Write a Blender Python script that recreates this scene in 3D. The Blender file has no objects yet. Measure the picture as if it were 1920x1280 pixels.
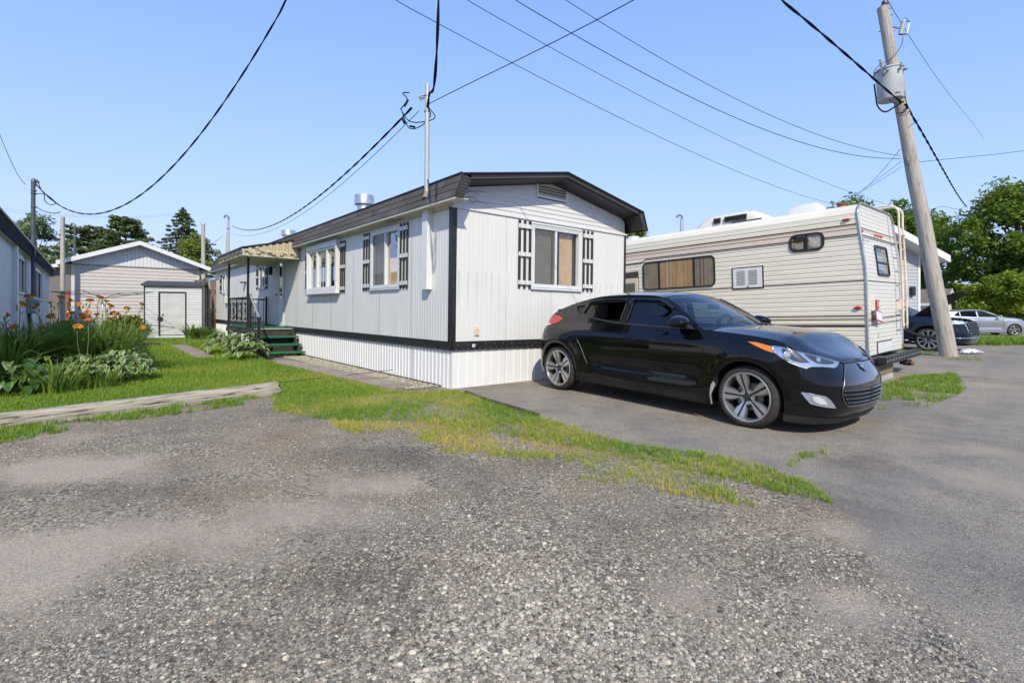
import bpy, bmesh, math, random
import numpy as np
from mathutils import Vector, Matrix, Euler
from mathutils.geometry import delaunay_2d_cdt

random.seed(7); RNG = np.random.default_rng(7)
SC = bpy.context.scene
COL = SC.collection
PI = math.pi

# ---------------------------------------------------------------- camera, sky, sun, exposure
EYE = Vector((0, 0, 1.15))
cam_d = bpy.data.cameras.new('camera')
cam_d.lens = 18.0; cam_d.sensor_width = 36.0; cam_d.sensor_fit = 'HORIZONTAL'
cam_d.shift_y = -50.0 / 1920.0
cam_d.clip_start = 0.05; cam_d.clip_end = 2000
cam = bpy.data.objects.new('camera', cam_d); COL.objects.link(cam)
cam.location = EYE; cam.rotation_euler = (PI / 2, 0, 0)
SC.camera = cam
SC.render.resolution_x = 1024; SC.render.resolution_y = 682

SUN_H = Vector((-0.16, 0.987, 0)).normalized()      # direction the light travels over the ground
SUN_EL = math.radians(40)
sun_dir = Vector((SUN_H.x * math.cos(SUN_EL), SUN_H.y * math.cos(SUN_EL), -math.sin(SUN_EL)))
world = bpy.data.worlds.new('World'); SC.world = world; world.use_nodes = True
wn = world.node_tree.nodes; wl = world.node_tree.links
sky = wn.new('ShaderNodeTexSky'); sky.sky_type = 'NISHITA'; sky.sun_disc = False
sky.sun_elevation = SUN_EL
to_sun = -SUN_H
sky.sun_rotation = math.atan2(to_sun.x, to_sun.y)
sky.altitude = 0; sky.air_density = 1.0; sky.dust_density = 0.0; sky.ozone_density = 3.0
bg = wn['Background']; bg.inputs['Strength'].default_value = 0.15
# soft shoulder on the whole dome's brightness: the photograph's sky rolls off the same way towards the horizon
def _vm(op, a, b=None):
    n = wn.new('ShaderNodeVectorMath'); n.operation = op
    for i, q in enumerate((a, b)):
        if q is None: continue
        if isinstance(q, tuple): n.inputs[i].default_value = q
        else: wl.new(q, n.inputs[i])
    return n.outputs[0]
SKY_GAIN = 4.2
_sep = wn.new('ShaderNodeSeparateXYZ'); wl.new(_vm('MULTIPLY', sky.outputs['Color'], (-1 / 1.85,) * 3), _sep.inputs[0])
_cmb = wn.new('ShaderNodeCombineXYZ')
for i in range(3):
    e_ = wn.new('ShaderNodeMath'); e_.operation = 'EXPONENT'; wl.new(_sep.outputs[i], e_.inputs[0]); wl.new(e_.outputs[0], _cmb.inputs[i])
_c = _vm('MULTIPLY', _vm('SUBTRACT', (1., 1., 1.), _cmb.outputs[0]), (.70 * SKY_GAIN, .83 * SKY_GAIN, 1.27 * SKY_GAIN))
wl.new(_c, bg.inputs['Color'])
sun_d = bpy.data.lights.new('sun', 'SUN'); sun_d.energy = 3.0; sun_d.angle = math.radians(0.55)
sun_d.color = (1.0, 0.925, 0.77)
sun = bpy.data.objects.new('sun', sun_d); COL.objects.link(sun)
sun.rotation_euler = sun_dir.to_track_quat('-Z', 'Y').to_euler()
SC.view_settings.view_transform = 'Standard'; SC.view_settings.look = 'None'
SC.view_settings.gamma = 1.0; SC.view_settings.use_curve_mapping = False
SC.view_settings.exposure = 0.66

# ---------------------------------------------------------------- frames and ground height
def vn(*a):
    v = np.array(a if len(a) > 1 else a[0], float); return v / np.linalg.norm(v)
HC = np.array([-0.89032258, 7.43225806, 0.07])          # front left corner of the white home at the ground
HU = vn(.775, .632, -.007)
HV = np.array([-.632, .775, .011]); HV = vn(HV - HV.dot(HU) * HU)
HZ = np.cross(HU, HV)
def ss(a, b, x):
    t = np.clip((np.asarray(x, float) - a) / (b - a), 0, 1); return t * t * (3 - 2 * t)
def uv_of(x, y):
    dx = np.asarray(x, float) - HC[0]; dy = np.asarray(y, float) - HC[1]
    return dx * .775 + dy * .632, dx * -.632 + dy * .775
def gz(x, y):
    u, v = uv_of(x, y)
    return .07 * ss(-4.0, -1.0, v) * (1 - .9 * ss(7, 16, u)) + .01 * np.clip(v, 0, 25) * (1 - ss(2, 8, u))
def frame(o, a, b, c):
    m = Matrix.Identity(4)
    for i in range(3):
        m[i][0], m[i][1], m[i][2], m[i][3] = a[i], b[i], c[i], o[i]
    return m
def ray(px, py): return np.array([(px - 960) / 960., 1., -(py - 590) / 960.])
def at(px, py, Y): return np.array([0, 0, 1.15]) + ray(px, py) * Y
def on_ground(px, py):
    z = 0.0
    for _ in range(12):
        r = ray(px, py); p = np.array([0, 0, 1.15]) + r * ((z - 1.15) / r[2]); z = float(gz(p[0], p[1]))
    return p

# ---------------------------------------------------------------- materials
MATS = {}
def _n(nt, t, **k):
    n = nt.nodes.new(t)
    for a, b in k.items(): setattr(n, a, b)
    return n
def mat(name, col, rough=.6, metal=0., var=0., vscale=6., bump=0., bscale=40., bdist=.01, stretch=None, spec=.5,
        trans=0., coat=0., dirt=None, dscale=2., damt=.5, emit=None, alpha=1., sss=0., ior=1.45):
    """plain principled material with noise variation of its colour, fine relief and optional wear colour"""
    if name in MATS: return MATS[name]
    m = bpy.data.materials.new(name); m.use_nodes = True; nt = m.node_tree
    b = nt.nodes['Principled BSDF']; L = nt.links.new
    b.inputs['Base Color'].default_value = (*col, 1); b.inputs['Roughness'].default_value = rough
    b.inputs['Metallic'].default_value = metal; b.inputs['Specular IOR Level'].default_value = spec
    b.inputs['IOR'].default_value = ior
    if trans: b.inputs['Transmission Weight'].default_value = trans
    if coat: b.inputs['Coat Weight'].default_value = coat; b.inputs['Coat Roughness'].default_value = .03
    if var or bump or dirt:
        tc = _n(nt, 'ShaderNodeTexCoord'); src = tc.outputs['Object']
        if stretch:
            mp = _n(nt, 'ShaderNodeMapping'); mp.inputs['Scale'].default_value = stretch; L(src, mp.inputs['Vector']); src = mp.outputs['Vector']
    if var or dirt:
        nz = _n(nt, 'ShaderNodeTexNoise'); nz.inputs['Scale'].default_value = vscale; nz.inputs['Detail'].default_value = 5; L(src, nz.inputs['Vector'])
        mr = _n(nt, 'ShaderNodeMapRange'); mr.inputs[1].default_value = .3; mr.inputs[2].default_value = .7
        mr.inputs[3].default_value = 1 - var; mr.inputs[4].default_value = 1 + var; L(nz.outputs['Fac'], mr.inputs[0])
        mx = _n(nt, 'ShaderNodeVectorMath', operation='SCALE'); mx.inputs[0].default_value = col; L(mr.outputs[0], mx.inputs['Scale'])
        out = mx.outputs[0]
        if dirt:
            n2 = _n(nt, 'ShaderNodeTexNoise'); n2.inputs['Scale'].default_value = dscale; n2.inputs['Detail'].default_value = 7; n2.inputs['Roughness'].default_value = .65; L(src, n2.inputs['Vector'])
            r2 = _n(nt, 'ShaderNodeMapRange'); r2.inputs[1].default_value = .48; r2.inputs[2].default_value = .75; r2.inputs[3].default_value = 0; r2.inputs[4].default_value = damt; L(n2.outputs['Fac'], r2.inputs[0])
            mm = _n(nt, 'ShaderNodeMix', data_type='RGBA'); L(r2.outputs[0], mm.inputs[0]); L(out, mm.inputs[6]); mm.inputs[7].default_value = (*dirt, 1); out = mm.outputs[2]
        L(out, b.inputs['Base Color'])
    if bump:
        n3 = _n(nt, 'ShaderNodeTexNoise'); n3.inputs['Scale'].default_value = bscale; n3.inputs['Detail'].default_value = 4; L(src, n3.inputs['Vector'])
        bp = _n(nt, 'ShaderNodeBump'); bp.inputs['Strength'].default_value = bump; bp.inputs['Distance'].default_value = bdist
        L(n3.outputs['Fac'], bp.inputs['Height']); L(bp.outputs['Normal'], b.inputs['Normal'])
    MATS[name] = m
    return m
def glass_mat(name, tint=(.8, .9, .88), refl=.04):
    """thin clear sheet: mostly see-through with a mirror-like surface"""
    if name in MATS: return MATS[name]
    m = bpy.data.materials.new(name); m.use_nodes = True; nt = m.node_tree; L = nt.links.new
    nt.nodes.remove(nt.nodes['Principled BSDF']); out = nt.nodes['Material Output']
    t = _n(nt, 'ShaderNodeBsdfTransparent'); t.inputs[0].default_value = (*tint, 1)
    g = _n(nt, 'ShaderNodeBsdfGlossy'); g.inputs['Roughness'].default_value = .01; g.inputs[0].default_value = (1, 1, 1, 1)
    f = _n(nt, 'ShaderNodeFresnel'); f.inputs['IOR'].default_value = 1.5
    ad = _n(nt, 'ShaderNodeMath', operation='ADD'); ad.inputs[1].default_value = refl; mi = _n(nt, 'ShaderNodeMath', operation='MINIMUM'); mi.inputs[1].default_value = .34; L(f.outputs[0], mi.inputs[0]); L(mi.outputs[0], ad.inputs[0])
    mx = _n(nt, 'ShaderNodeMixShader'); L(ad.outputs[0], mx.inputs[0]); L(t.outputs[0], mx.inputs[1]); L(g.outputs[0], mx.inputs[2])
    L(mx.outputs[0], out.inputs['Surface'])
    MATS[name] = m
    return m
def leaf_mat(name, c1, c2, rough=.5, transl=.35, tip=None):
    """leaf: colour differs from leaf to leaf (attribute 'tone' or random), light passes through"""
    if name in MATS: return MATS[name]
    m = bpy.data.materials.new(name); m.use_nodes = True; nt = m.node_tree; L = nt.links.new
    b = nt.nodes['Principled BSDF']; out = nt.nodes['Material Output']
    a = _n(nt, 'ShaderNodeAttribute', attribute_name='tone')
    mx = _n(nt, 'ShaderNodeMix', data_type='RGBA'); L(a.outputs['Fac'], mx.inputs[0])
    mx.inputs[6].default_value = (*c1, 1); mx.inputs[7].default_value = (*c2, 1)
    L(mx.outputs[2], b.inputs['Base Color']); b.inputs['Roughness'].default_value = rough
    tr = _n(nt, 'ShaderNodeBsdfTranslucent'); L(mx.outputs[2], tr.inputs[0])
    ms = _n(nt, 'ShaderNodeMixShader'); ms.inputs[0].default_value = transl
    L(b.outputs[0], ms.inputs[1]); L(tr.outputs[0], ms.inputs[2]); L(ms.outputs[0], out.inputs['Surface'])
    MATS[name] = m
    return m

# ---------------------------------------------------------------- mesh building
class MB:
    def __init__(s): s.v = []; s.f = []
    def add(s, vs, fs):
        o = len(s.v); s.v.extend([tuple(map(float, p)) for p in vs]); s.f.extend([tuple(i + o for i in f) for f in fs]); return s
    def box(s, x0, x1, y0, y1, z0, z1, m=None):
        vs = [(x, y, z) for z in (z0, z1) for y in (y0, y1) for x in (x0, x1)]
        if m is not None: vs = [tuple(m @ Vector(p)) for p in vs]
        return s.add(vs, [(0, 2, 3, 1), (4, 5, 7, 6), (0, 1, 5, 4), (2, 6, 7, 3), (0, 4, 6, 2), (1, 3, 7, 5)])
    def bevbox(s, x0, x1, y0, y1, z0, z1, b=.01, m=None):
        vs = []; fs = []
        bm = bmesh.new()
        bmesh.ops.create_cube(bm, size=1)
        for v in bm.verts:
            v.co = Vector(((x0 + x1) / 2 + v.co.x * (x1 - x0), (y0 + y1) / 2 + v.co.y * (y1 - y0), (z0 + z1) / 2 + v.co.z * (z1 - z0)))
        bmesh.ops.bevel(bm, geom=bm.edges[:], offset=b, segments=2, affect='EDGES', profile=.6)
        bm.verts.index_update()
        vs = [(m @ v.co if m is not None else v.co) for v in bm.verts]; fs = [[v.index for v in f.verts] for f in bm.faces]
        bm.free(); return s.add(vs, fs)
    def prism(s, poly, d0, d1, fn):
        """poly 2D (ccw), extruded between depths d0, d1; fn(a, b, d) -> 3D"""
        n = len(poly)
        vs = [fn(a, b, d0) for a, b in poly] + [fn(a, b, d1) for a, b in poly]
        fs = [tuple(range(n))[::-1], tuple(range(n, 2 * n))] + [(i, (i + 1) % n, n + (i + 1) % n, n + i) for i in range(n)]
        return s.add(vs, fs)
    def tube(s, pts, r, seg=8, cap=True):
        pts = [Vector(p) for p in pts]; n = len(pts)
        rs = r if hasattr(r, '__len__') else [r] * n
        ref = None; vs = []; fs = []
        for i, p in enumerate(pts):
            d = (pts[min(i + 1, n - 1)] - pts[max(i - 1, 0)])
            if d.length < 1e-9: d = Vector((0, 0, 1))
            d.normalize()
            if ref is None: ref = d.orthogonal().normalized()
            ref = (ref - d * ref.dot(d))
            if ref.length < 1e-6: ref = d.orthogonal()
            ref.normalize(); w = d.cross(ref)
            for k in range(seg):
                a = 2 * PI * k / seg; vs.append(p + (ref * math.cos(a) + w * math.sin(a)) * rs[i])
        for i in range(n - 1):
            for k in range(seg):
                k2 = (k + 1) % seg; fs.append((i * seg + k, i * seg + k2, (i + 1) * seg + k2, (i + 1) * seg + k))
        if cap: fs.append(tuple(range(seg))[::-1]); fs.append(tuple(range((n - 1) * seg, n * seg)))
        return s.add(vs, fs)
    def lathe(s, prof, seg=24, m=None, a0=0., a1=2 * PI):
        """prof: (radius, height) along local z"""
        full = abs(a1 - a0 - 2 * PI) < 1e-6; na = seg if full else seg + 1
        vs = []; fs = []
        for r, h in prof:
            for k in range(na):
                a = a0 + (a1 - a0) * k / seg; p = Vector((r * math.cos(a), r * math.sin(a), h)); vs.append(m @ p if m is not None else p)
        for i in range(len(prof) - 1):
            for k in range(seg):
                k2 = (k + 1) % na if full else k + 1
                fs.append((i * na + k, i * na + k2, (i + 1) * na + k2, (i + 1) * na + k))
        return s.add(vs, fs)
    def grid(s, P, close=False, flip=False):
        """P: array rows x cols x 3"""
        P = np.asarray(P, float); R, Cn = P.shape[:2]; fs = []
        for i in range(R - 1):
            for j in range(Cn if close else Cn - 1):
                j2 = (j + 1) % Cn; q = (i * Cn + j, i * Cn + j2, (i + 1) * Cn + j2, (i + 1) * Cn + j); fs.append(q[::-1] if flip else q)
        return s.add(P.reshape(-1, 3), fs)
    def build(s, name, m=None, parent=None, smooth=False, fix=True, angle=None):
        me = bpy.data.meshes.new(name); me.from_pydata(s.v, [], s.f)
        if fix:
            bm = bmesh.new(); bm.from_mesh(me); bmesh.ops.recalc_face_normals(bm, faces=bm.faces[:]); bm.to_mesh(me); bm.free()
        return link(name, me, m, parent, smooth, angle)
def link(name, me, m=None, parent=None, smooth=False, angle=None):
    if m is not None and not me.materials: me.materials.append(m)
    if smooth:
        me.polygons.foreach_set('use_smooth', [True] * len(me.polygons))
        if angle:
            bm = bmesh.new(); bm.from_mesh(me); ca = math.radians(angle)
            for e in bm.edges:
                if len(e.link_faces) == 2 and e.calc_face_angle(0) > ca: e.smooth = False
            bm.to_mesh(me); bm.free()
    o = bpy.data.objects.new(name, me); COL.objects.link(o)
    if parent is not None: o.parent = parent
    return o
def raw_mesh(name, V, F, m=None, parent=None, smooth=False, tone=None):
    """fast path: V (n,3), F (k,3 or 4) arrays; tone per vertex"""
    V = np.asarray(V, np.float32); F = np.asarray(F, np.int32)
    me = bpy.data.meshes.new(name); me.vertices.add(len(V)); me.vertices.foreach_set('co', V.ravel())
    k = F.shape[1]; me.loops.add(F.size); me.loops.foreach_set('vertex_index', F.ravel())
    me.polygons.add(len(F)); me.polygons.foreach_set('loop_start', np.arange(0, F.size, k, dtype=np.int32))
    me.update(calc_edges=True)
    if tone is not None:
        a = me.attributes.new('tone', 'FLOAT', 'POINT'); a.data.foreach_set('value', np.asarray(tone, np.float32))
    return link(name, me, m, parent, smooth)
def tag(o, label=None, cat=None, group=None, kind=None):
    if label: o['label'] = label
    if cat: o['category'] = cat
    if group: o['group'] = group
    if kind: o['kind'] = kind
    return o
def thing(name, label, cat, loc=(0, 0, 0), rz=0., group=None, m=None):
    o = bpy.data.objects.new(name, None); COL.objects.link(o); o.empty_display_size = .2
    if m is not None: o.matrix_world = m
    else: o.location = loc; o.rotation_euler = (0, 0, rz)
    return tag(o, label, cat, group)
def copy_tree(o, parent=None):
    c = o.copy(); COL.objects.link(c); c.parent = parent
    for ch in list(o.children): copy_tree(ch, c)
    return c
def struct(o): o['kind'] = 'structure'; return o
def inst(name, me, parent, m):
    """a further piece of a kind: shares the mesh"""
    o = bpy.data.objects.new(name, me); COL.objects.link(o); o.parent = parent; o.matrix_local = m; return o
def T(x, y, z): return Matrix.Translation((x, y, z))
def Rot(a, ax): return Matrix.Rotation(a, 4, ax)
def in_poly(P, poly):
    x, y = P[:, 0], P[:, 1]; r = np.zeros(len(P), bool); n = len(poly)
    for i in range(n):
        x1, y1 = poly[i]; x2, y2 = poly[(i + 1) % n]
        c = ((y1 > y) != (y2 > y)) & (x < (x2 - x1) * (y - y1) / (y2 - y1 + 1e-12) + x1); r ^= c
    return r
def vnoise(x, y, s, seed=0):
    """smooth value noise on arrays, 0..1"""
    rs = np.random.default_rng(seed); G = rs.random((64, 64))
    X = np.asarray(x) * s; Y = np.asarray(y) * s; xi = np.floor(X).astype(int); yi = np.floor(Y).astype(int)
    fx = X - xi; fy = Y - yi; fx = fx * fx * (3 - 2 * fx); fy = fy * fy * (3 - 2 * fy)
    g = lambda a, b: G[a % 64, b % 64]
    return (g(xi, yi) * (1 - fx) + g(xi + 1, yi) * fx) * (1 - fy) + (g(xi, yi + 1) * (1 - fx) + g(xi + 1, yi + 1) * fx) * fy

# common materials
white_metal = mat('white_painted_metal', (.64, .63, .60), .42, var=.04, vscale=3, dirt=(.45, .44, .40), dscale=1.2, damt=.18, stretch=(1, 1, .35))
white_vinyl = mat('white_vinyl', (.66, .655, .635), .4, var=.03)
black_trim = mat('black_painted_metal', (.020, .019, .019), .4, var=.3, vscale=8)
black_plastic = mat('black_plastic', (.018, .018, .019), .45, var=.2)
dark_void = mat('dark_interior', (.02, .02, .022), .9)
galv = mat('galvanised_steel', (.55, .56, .57), .38, .85, var=.12, vscale=9)
wire_mat = mat('black_cable', (.012, .012, .014), .9, spec=.15)
curtain_mat = mat('beige_curtain', (.72, .49, .28), .9, var=.1, vscale=8)
curtain_pale = mat('pale_curtain', (.66, .62, .54), .9, var=.08, vscale=8)
window_glass = glass_mat('window_glass', (.84, .88, .87), .03)
screen_mat = None

# ================================================================ GROUND
def gpoly(pts): return [tuple(on_ground(a, b)[:2]) for a, b in pts]
def axis(segs):
    out = []
    for a, b, st in segs: out += list(np.arange(a, b - 1e-6, st))
    return np.array(out + [segs[-1][1]])
gx = axis([(-140, -40, 10), (-40, -12, 1.0), (-12, -8, .25), (-8, 8, .1), (8, 14, .25), (14, 40, 1.0), (40, 200, 10)])
gy = axis([(-30, 0, 2), (0, 1, .25), (1, 10, .1), (10, 16, .25), (16, 40, 1.0), (40, 300, 10)])
GX, GY = np.meshgrid(gx, gy)
GZ = gz(GX, GY)
def blob_field(blobs):
    f = np.zeros(GX.shape)
    for px, py, rx, ry, a in blobs:
        c = on_ground(px, py); e = on_ground(px + rx, py); d = on_ground(px, py - ry) - on_ground(px, py + ry)
        sx = abs(e[0] - c[0]); sy = abs(d[1]) / 2
        f = np.maximum(f, a * np.exp(-(((GX - c[0]) / sx) ** 2 + ((GY - c[1]) / sy) ** 2)))
    return f
sand = blob_field([(120, 880, 150, 28, .9), (40, 1060, 250, 120, 1), (300, 1010, 240, 70, .7), (560, 960, 230, 50, .6), (680, 910, 150, 30, .6), (120, 1150, 200, 60, .5),
                   (1330, 1090, 160, 50, .35), (1700, 1000, 200, 30, .45), (1820, 840, 120, 14, .8), (1600, 1130, 200, 60, .45), (1760, 1100, 150, 50, .5), (1050, 990, 200, 40, .3), (1830, 720, 110, 8, .8), (1860, 900, 60, 30, .6), (1740, 690, 80, 6, .5)])
sand = np.clip(sand + .45 * (vnoise(GX, GY, 1.1, 3) - .45) + .4 * (vnoise(GX, GY, 2.9, 33) - .5), 0, 1)
dark = blob_field([(740, 860, 200, 22, .9), (700, 1080, 190, 45, .9), (620, 1010, 120, 30, .4), (1020, 870, 90, 20, .9), (520, 1190, 250, 60, .5), (900, 880, 160, 30, .6), (330, 930, 260, 28, .55),
                   (1430, 1050, 100, 30, .6), (1870, 980, 130, 60, .6), (1500, 880, 120, 22, .3), (1880, 1150, 60, 50, .5), (1180, 1000, 160, 40, .35), (1330, 960, 150, 25, .4)])
dark = np.clip(dark + .4 * (vnoise(GX, GY, .9, 5) - .5), 0, 1)
DRIVE_PX = [(862, 733), (925, 757), (1040, 790), (1180, 832), (1330, 856), (1440, 880), (1540, 925), (1660, 960), (1800, 985), (1920, 1000), (2300, 1010), (2600, 760), (2250, 690), (1800, 668), (1700, 664), (1450, 680), (1180, 690)]
drive_poly = gpoly(DRIVE_PX)
soft = gpoly([(862, 733), (925, 757), (1040, 792), (1180, 838), (1330, 862), (1440, 890), (1560, 955), (1640, 1010), (1720, 1080), (1830, 1200), (2000, 1400), (4200, 1400), (4000, 760), (2250, 640), (1700, 655), (1450, 680), (1180, 690)])
PXY = np.stack([GX.ravel() + .25 * (vnoise(GX, GY, 1.7, 8).ravel() - .5), GY.ravel() + .3 * (vnoise(GX, GY, 1.3, 9).ravel() - .5)], 1)
asph = in_poly(PXY, soft).astype(float).reshape(GX.shape)
for _ in range(3):   # soften the worn edge
    asph[1:-1, 1:-1] = (asph[1:-1, 1:-1] * 2 + asph[:-2, 1:-1] + asph[2:, 1:-1] + asph[1:-1, :-2] + asph[1:-1, 2:]) / 6

def ground_material(name, kind):
    m = bpy.data.materials.new(name); m.use_nodes = True; nt = m.node_tree; L = nt.links.new
    b = nt.nodes['Principled BSDF']; b.inputs['Roughness'].default_value = .92; b.inputs['Specular IOR Level'].default_value = .2
    tc = _n(nt, 'ShaderNodeTexCoord'); O = tc.outputs['Object']
    def noise(sc, det=4, rough=.55):
        n = _n(nt, 'ShaderNodeTexNoise'); n.inputs['Scale'].default_value = sc; n.inputs['Detail'].default_value = det; n.inputs['Roughness'].default_value = rough; L(O, n.inputs['Vector']); return n.outputs['Fac']
    def ramp(src, stops, interp='LINEAR'):
        r = _n(nt, 'ShaderNodeValToRGB'); r.color_ramp.interpolation = interp; e = r.color_ramp.elements
        e[0].position, e[0].color = stops[0][0], (*stops[0][1], 1); e[1].position, e[1].color = stops[-1][0], (*stops[-1][1], 1)
        for p, c in stops[1:-1]: q = e.new(p); q.color = (*c, 1)
        L(src, r.inputs[0]); return r.outputs['Color']
    def mixc(f, a, c, mode='MIX'):
        x = _n(nt, 'ShaderNodeMix', data_type='RGBA', blend_type=mode)
        if isinstance(f, float): x.inputs[0].default_value = f
        else: L(f, x.inputs[0])
        for k, q in ((6, a), (7, c)):
            if isinstance(q, tuple): x.inputs[k].default_value = (*q, 1)
            else: L(q, x.inputs[k])
        return x.outputs[2]
    def vor(sc, feat='F1', rnd=1.):
        v = _n(nt, 'ShaderNodeTexVoronoi', feature=feat); v.inputs['Scale'].default_value = sc; v.inputs['Randomness'].default_value = rnd
        # bend the cells so stones are not regular
        n = _n(nt, 'ShaderNodeTexNoise'); n.inputs['Scale'].default_value = sc * .7; L(O, n.inputs['Vector'])
        ad = _n(nt, 'ShaderNodeMix', data_type='VECTOR'); ad.inputs[0].default_value = .012 * 40 / sc; L(O, ad.inputs[4]); L(n.outputs['Color'], ad.inputs[5])
        L(ad.outputs[1], v.inputs['Vector']); return v
    def maprange(src, a, c, lo=0., hi=1.):
        r = _n(nt, 'ShaderNodeMapRange'); r.inputs[1].default_value = a; r.inputs[2].default_value = c; r.inputs[3].default_value = lo; r.inputs[4].default_value = hi; L(src, r.inputs[0]); return r.outputs[0]
    def attr(n):
        a = _n(nt, 'ShaderNodeAttribute', attribute_name=n); return a.outputs['Fac']
    def cellrand(v):
        s = _n(nt, 'ShaderNodeSeparateColor'); L(v.outputs['Color'], s.inputs[0]); return s.outputs[0]
    # gravel
    v1 = vor(62); v2 = vor(150)
    g1 = ramp(cellrand(v1), [(0, (0.103, 0.0905, 0.0728)), (.25, (0.217, 0.191, 0.15)), (.6, (0.343, 0.298, 0.227)), (.9, (0.457, 0.398, 0.303)), (1, (0.618, 0.506, 0.35))])
    g2 = ramp(cellrand(v2), [(0, (0.137, 0.117, 0.0903)), (.5, (0.293, 0.247, 0.183)), (1, (0.481, 0.404, 0.296))])
    sel = maprange(noise(2.3, 5), .42, .60)
    grav = mixc(sel, g2, g1)
    edge = maprange(v1.outputs['Distance'], .25, .75, 1, .55)
    gv = _n(nt, 'ShaderNodeVectorMath', operation='SCALE'); L(grav, gv.inputs[0]); L(edge, gv.inputs['Scale']); grav = gv.outputs[0]
    tint = ramp(noise(.8, 5), [(.3, (.86, .90, .96)), (.5, (1., .98, .95)), (.72, (1.12, .99, .86))])
    grav = mixc(1., grav, tint, 'MULTIPLY')
    gb = ramp(noise(1.7, 6, .65), [(.36, (.78, .78, .80)), (.5, (1, 1, 1)), (.66, (1.12, 1.08, 1.02))])
    grav = mixc(1., grav, gb, 'MULTIPLY')
    # fine dust
    v3 = vor(140)
    sandc = ramp(cellrand(v3), [(0, (0.286, 0.228, 0.161)), (.6, (0.412, 0.33, 0.234)), (1, (0.515, 0.42, 0.299))])
    sandc = mixc(maprange(noise(5, 6), .3, .7, 0., .5), sandc, (.30, .27, .24))
    # asphalt
    va = vor(190)
    ac = ramp(cellrand(va), [(0, (0.114, 0.101, 0.0811)), (.4, (0.229, 0.202, 0.157)), (.8, (0.332, 0.289, 0.224)), (1, (0.481, 0.415, 0.319))])
    ac = mixc(maprange(noise(1.6, 7, .65), .35, .65, 0, .5), ac, (.232, .214, .194))
    worn = ramp(noise(.55, 6, .6), [(.28, (.70, .71, .74)), (.5, (1, .99, .98)), (.72, (1.22, 1.14, 1.05))])
    ac = mixc(1., ac, worn, 'MULTIPLY')
    mid = ramp(noise(2.1, 6, .68), [(.34, (.80, .80, .81)), (.5, (1, 1, 1)), (.66, (1.14, 1.11, 1.07))])
    ac = mixc(1., ac, mid, 'MULTIPLY')
    blot = ramp(noise(.9, 3, .5), [(.28, (.66, .66, .67)), (.40, (1, 1, 1)), (1, (1, 1, 1))])
    ac = mixc(1., ac, blot, 'MULTIPLY')
    crk = _n(nt, 'ShaderNodeTexVoronoi', feature='DISTANCE_TO_EDGE'); crk.inputs['Scale'].default_value = .62
    nn = _n(nt, 'ShaderNodeTexNoise'); nn.inputs['Scale'].default_value = 2.5; nn.inputs['Detail'].default_value = 6; L(O, nn.inputs['Vector'])
    am = _n(nt, 'ShaderNodeMix', data_type='VECTOR'); am.inputs[0].default_value = .22; L(O, am.inputs[4]); L(nn.outputs['Color'], am.inputs[5]); L(am.outputs[1], crk.inputs['Vector'])
    ck = maprange(crk.outputs['Distance'], .0, .006, .76, 1.)
    ckm = maprange(noise(.6, 3), .46, .56, 0, 1)
    ckn = _n(nt, 'ShaderNodeMix', data_type='FLOAT'); L(ckm, ckn.inputs[0]); ckn.inputs[2].default_value = 1.; L(ck, ckn.inputs[3])
    acs = _n(nt, 'ShaderNodeVectorMath', operation='SCALE'); L(ac, acs.inputs[0]); L(ckn.outputs[0], acs.inputs['Scale']); ac = acs.outputs[0]
    brk = noise(9, 6, .7)
    def broken(a, amt=.5):
        s = _n(nt, 'ShaderNodeMath', operation='MULTIPLY_ADD'); L(brk, s.inputs[0]); s.inputs[1].default_value = amt; L(a, s.inputs[2])
        return maprange(s.outputs[0], .22 + amt / 2, .62 + amt / 2)
    if kind == 'ground':
        c = mixc(broken(attr('sand')), grav, sandc)
        dk = maprange(attr('dark'), .2, .9, 1., .72)
        s = _n(nt, 'ShaderNodeVectorMath', operation='SCALE'); L(c, s.inputs[0]); L(dk, s.inputs['Scale']); c = s.outputs[0]
        af = broken(attr('asph'), .6)
        c = mixc(af, c, ac)
        c = mixc(maprange(attr('soil'), .2, .8), c, (.085, .095, .035))
    else:
        c = ac
        if kind == 'drive': c = mixc(maprange(broken(attr('sand'), .6), 0, 1, 0, .6), c, sandc)
    L(c, b.inputs['Base Color'])
    bp = _n(nt, 'ShaderNodeBump'); bp.inputs['Strength'].default_value = .75; bp.inputs['Distance'].default_value = .008
    h = mixc(.5, mixc(sel, v2.outputs['Distance'], v1.outputs['Distance']), va.outputs['Distance']) if kind == 'ground' else va.outputs['Distance']
    inv = _n(nt, 'ShaderNodeMath', operation='SUBTRACT'); inv.inputs[0].default_value = 1; L(h, inv.inputs[1])
    if kind != 'ground': bp.inputs['Distance'].default_value = .004
    L(inv.outputs[0], bp.inputs['Height']); L(bp.outputs['Normal'], b.inputs['Normal'])
    return m
def set_attr(me, n, a):
    q = me.attributes.new(n, 'FLOAT', 'POINT'); q.data.foreach_set('value', np.asarray(a, np.float32).ravel())

nx, ny = len(gx), len(gy)
idx = np.arange(nx * ny).reshape(ny, nx)
GF = np.stack([idx[:-1, :-1], idx[:-1, 1:], idx[1:, 1:], idx[1:, :-1]], -1).reshape(-1, 4)
ground = raw_mesh('ground', np.stack([GX, GY, GZ], -1).reshape(-1, 3), GF, ground_material('gravel_and_dust', 'ground'), smooth=True)
for n_, a_ in (('sand', sand), ('dark', dark), ('asph', asph)): set_attr(ground.data, n_, a_)
uu, vv = uv_of(GX, GY)
set_attr(ground.data, 'soil', ss(60, 62, GY) * 1.0 + ss(-9, -14, GX) * ss(9, 12, GY))
struct(ground)

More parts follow.
